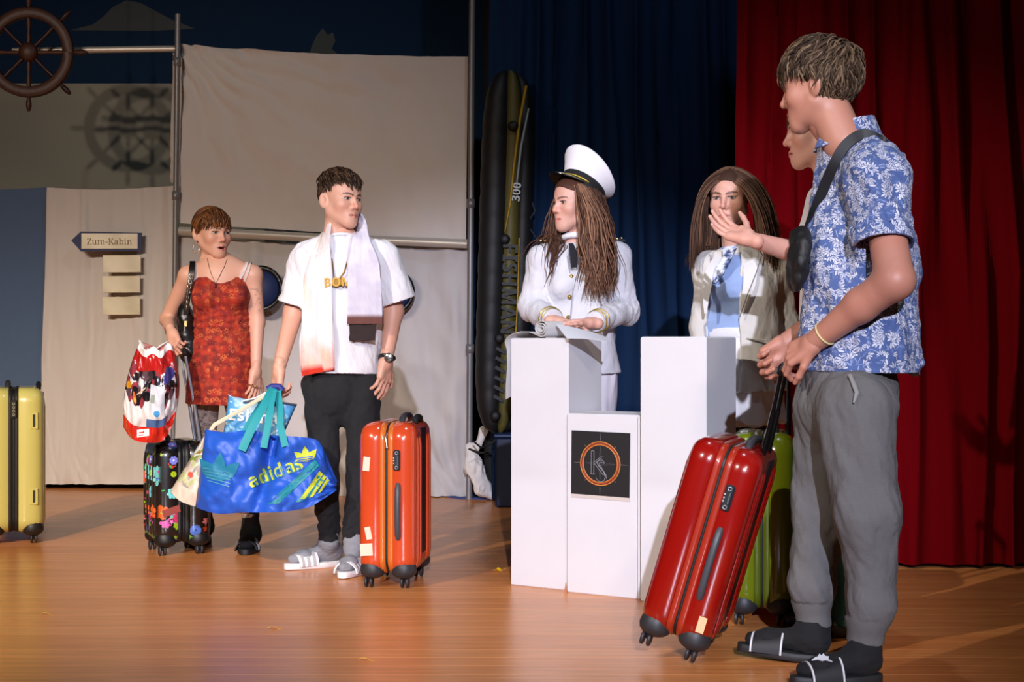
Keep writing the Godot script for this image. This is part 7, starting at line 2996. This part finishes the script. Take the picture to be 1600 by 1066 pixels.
	var fn := FastNoiseLite.new()
	fn.seed = 141
	fn.frequency = 2.6
	f.disp = func(p: Vector3) -> float:
		return fn.get_noise_3d(p.x * 2.4 + p.y * 0.9, p.y * 0.9 - p.x * 0.6, p.z * 2.0) * 0.030 + fn.get_noise_3d(p.x * 4.5, p.y * 2.2 + 9.0, p.z * 4.0) * 0.007
	grow(f, soft("floral_shirt", fm, t))
	var fs := f
	# collar: a folded band round the neck, open at the throat
	var cp := []
	var cw := []
	for i in 13:
		var an := deg_to_rad(lerpf(-150, 150, i / 12.0))
		var back := bb * Vector3(sin(an), 0, -cos(an))
		cp.append(nk + back * Vector3(0.094, 0, 0.094) + Vector3(0.008, 0.016 - 0.022 * (1.0 - cos(an)) * 0.9, 0))
		cw.append(Vector3(0, 0.033, 0) - back * 0.014)
	band("collar", cp, cw, 0.006, fm, t, 5)
	var strap := mat(rgb(16, 16, 18), 0.6)
	var sp := []
	var sw := []
	for p in [[1382, 226], [1372, 217], [1352, 209], [1336, 214], [1318, 230], [1304, 254], [1290, 286], [1276, 322], [1264, 356], [1256, 385]]:
		sp.append(on(fs, p[0], p[1], d, 0.016))
	sp.insert(0, sp[0] + Vector3(0.03, -0.06, -0.12))
	for i in sp.size():
		var dir: Vector3 = sp[mini(i + 1, sp.size() - 1)] - sp[maxi(i - 1, 0)]
		sw.append(dir.cross(Vector3(0, 0, 1)).normalized() * 0.016)
	band("bag_strap", sp, sw, 0.005, strap, t, 5)
	var o := at(1244, 430, 4.66)
	var bg := thing("crossbody_bag", "small black crossbody bag on the tall man's chest", "bag", o)
	f = Field.new(0.007, o)
	f.ell(at(1246, 410, 4.70), Vector3(0.030, 0.095, 0.085), 0.03, 0, Basis(Vector3.BACK, -0.08))
	f.ell(at(1252, 380, 4.70), Vector3(0.024, 0.05, 0.07), 0.03)
	f.disp = folds(151, 14.0, 0.010)
	grow(f, soft("bag_body", mat(rgb(15, 15, 17), 0.6), bg))
	# joggers
	f = Field.new(0.0075, root)
	f.oval(at(1322, 566, d), at(1322, 625, d), 0.17, 0.178, bb, 0.88, 0.03, 0, 2)
	var near := [at(1336, 640, 4.60), at(1352, 800, 4.58), at(1360, 940, 4.60), at(1352, 1000, 4.61)]
	f.cone(near[0], near[1], 0.122, 0.098, 0.05)
	f.cone(near[1], near[2], 0.098, 0.078, 0.05)
	f.cone(near[2], near[2] + Vector3(-0.01, -0.05, 0), 0.076, 0.066, 0.03)
	f.cone(near[2] + Vector3(-0.012, -0.05, 0), near[3] + Vector3(0, -0.005, 0), 0.058, 0.056, 0.012, 0, 1)
	var far := [at(1300, 640, 4.84), at(1278, 790, 4.90), at(1268, 915, 4.90), at(1272, 978, 4.90)]
	f.cone(far[0], far[1], 0.118, 0.090, 0.05)
	f.cone(far[1], far[2], 0.090, 0.074, 0.05)
	f.cone(far[2], far[2] + Vector3(0, -0.05, 0), 0.072, 0.064, 0.03)
	f.cone(far[2] + Vector3(0, -0.05, 0), far[3] + Vector3(0, -0.005, 0), 0.058, 0.056, 0.012, 0, 1)
	var jn := FastNoiseLite.new()
	jn.seed = 161
	jn.frequency = 2.8
	var cuffy := at(0, 955, 4.7).y
	f.disp = func(p: Vector3) -> float:
		var w := 0.25 if p.y < cuffy else 1.0
		return (jn.get_noise_3d(p.x * 1.7 + p.y * 0.8, p.y * 0.7, p.z * 1.7) * 0.026 + jn.get_noise_3d(p.x * 4.0, p.y * 1.6, p.z * 4.0) * 0.005) * w
	grow(f, soft("joggers", bump(mat(rgb(98, 96, 95), 0.95), weave_tex, 0.12, Vector3(10, 10, 10)), t))
	var ps := Shape.new()
	var pe := []
	for p in [[1328, 586], [1334, 600], [1339, 614], [1334, 630]]:
		pe.append(on(f, p[0], p[1], 4.6, 0.012) - root)
	ps.tube(pe, [0.007, 0.008, 0.008, 0.003], 8, 0.6)
	put("pocket_edge", ps, cloth(rgb(136, 134, 130)), t)
	# socks and slides
	var black := rgb(17, 17, 19)
	var wht := [[0.49, 0.51, rgb(206, 206, 208)], [0.83, 0.85, rgb(206, 206, 208)]]
	var h1 := at(1374, 1064, 4.60) * Vector3(1, 0, 1)
	foot(t, h1, h1 + Vector3(-0.27, 0.0, 0.06), Vector3(near[3].x, 0.12, near[3].z), black, rgb(36, 36, 38), rgb(24, 24, 26), {"shin": near[3] + Vector3(0, 0.02, 0), "shin_r": 0.05, "bands": wht})
	letters(t, "slide_lettering", "Kappa", 0.026, h1 + Vector3(-0.19, 0.052, 0.094), Basis(Vector3.UP, -0.2) * Basis(Vector3.RIGHT, -0.35), mat(rgb(206, 206, 208), 0.5), "Droid Sans", 0.002, 700)
	var em := Shape.new()
	em.prism(PackedVector2Array([Vector2(-0.03, -0.012), Vector2(-0.02, 0.0), Vector2(-0.012, 0.004), Vector2(-0.008, 0.016), Vector2(-0.002, 0.008), Vector2(0.004, 0.018), Vector2(0.010, 0.006), Vector2(0.020, 0.006), Vector2(0.018, -0.006), Vector2(0.030, -0.014), Vector2(0.010, -0.008), Vector2(0.0, -0.012), Vector2(-0.012, -0.007)]), 0.004, Transform3D(Basis(Vector3.UP, -0.2) * Basis(Vector3.RIGHT, -1.0), h1 + Vector3(-0.185, 0.083, 0.066) - root))
	put("slide_emblem", em, mat(rgb(214, 214, 216), 0.5), t)
	var h0 := at(1292, 1040, 4.86) * Vector3(1, 0, 1)
	foot(t, h0, h0 + Vector3(-0.265, 0.02, -0.09), Vector3(far[3].x + 0.005, 0.12, far[3].z), black, rgb(36, 36, 38), rgb(24, 24, 26), {"shin": far[3] + Vector3(0, 0.02, 0), "shin_r": 0.05, "bands": wht})
	# bracelet and ring
	var s := Shape.new()
	s.ringtube(wr[1] + (el[1] - wr[1]).normalized() * 0.035 - root, Basis.looking_at((wr[1] - el[1]).normalized(), Vector3(0.2, 1, 0.3)), 0.037, 0.037, 0.003, 28, 6)
	put("bracelet", s, mat(rgb(206, 196, 140), 0.5), t)
	# hair
	short_hair(t, hc, hb, size, root, {"seed": 55, "color": lin(50, 37, 28), "light": lin(140, 114, 88), "count": 3800, "cover": 1.9, "thick": 0.0042, "mess": 1.0, "wave": 0.30, "hug": 0.5,
		"inside": func(p: Vector3) -> bool: return p.y > 0.06 or (p.z < 0.022 and p.y > 0.034) or (p.z < -0.036 and p.y > -0.10),
		"sweep": func(p: Vector3) -> Vector3: return Vector3(0.15, 0.0, 1.1) if p.y > 0.07 else (Vector3(0, -0.8, 0.1) if p.z > -0.04 else Vector3(0, -0.9, -0.1)),
		"length": func(p: Vector3) -> float: return 0.072 if p.y > 0.065 else (0.036 if p.z > -0.03 else 0.07),
		"lift": func(p: Vector3) -> float: return 0.018 if p.y > 0.08 else (0.010 if p.y > 0.02 else 0.007), "low": -0.095,
		"carve": func(c: Field) -> void: c.ell(Vector3(0, -0.09, 0.01), Vector3(0.1, 0.11, 0.05), 0.01, 1)})
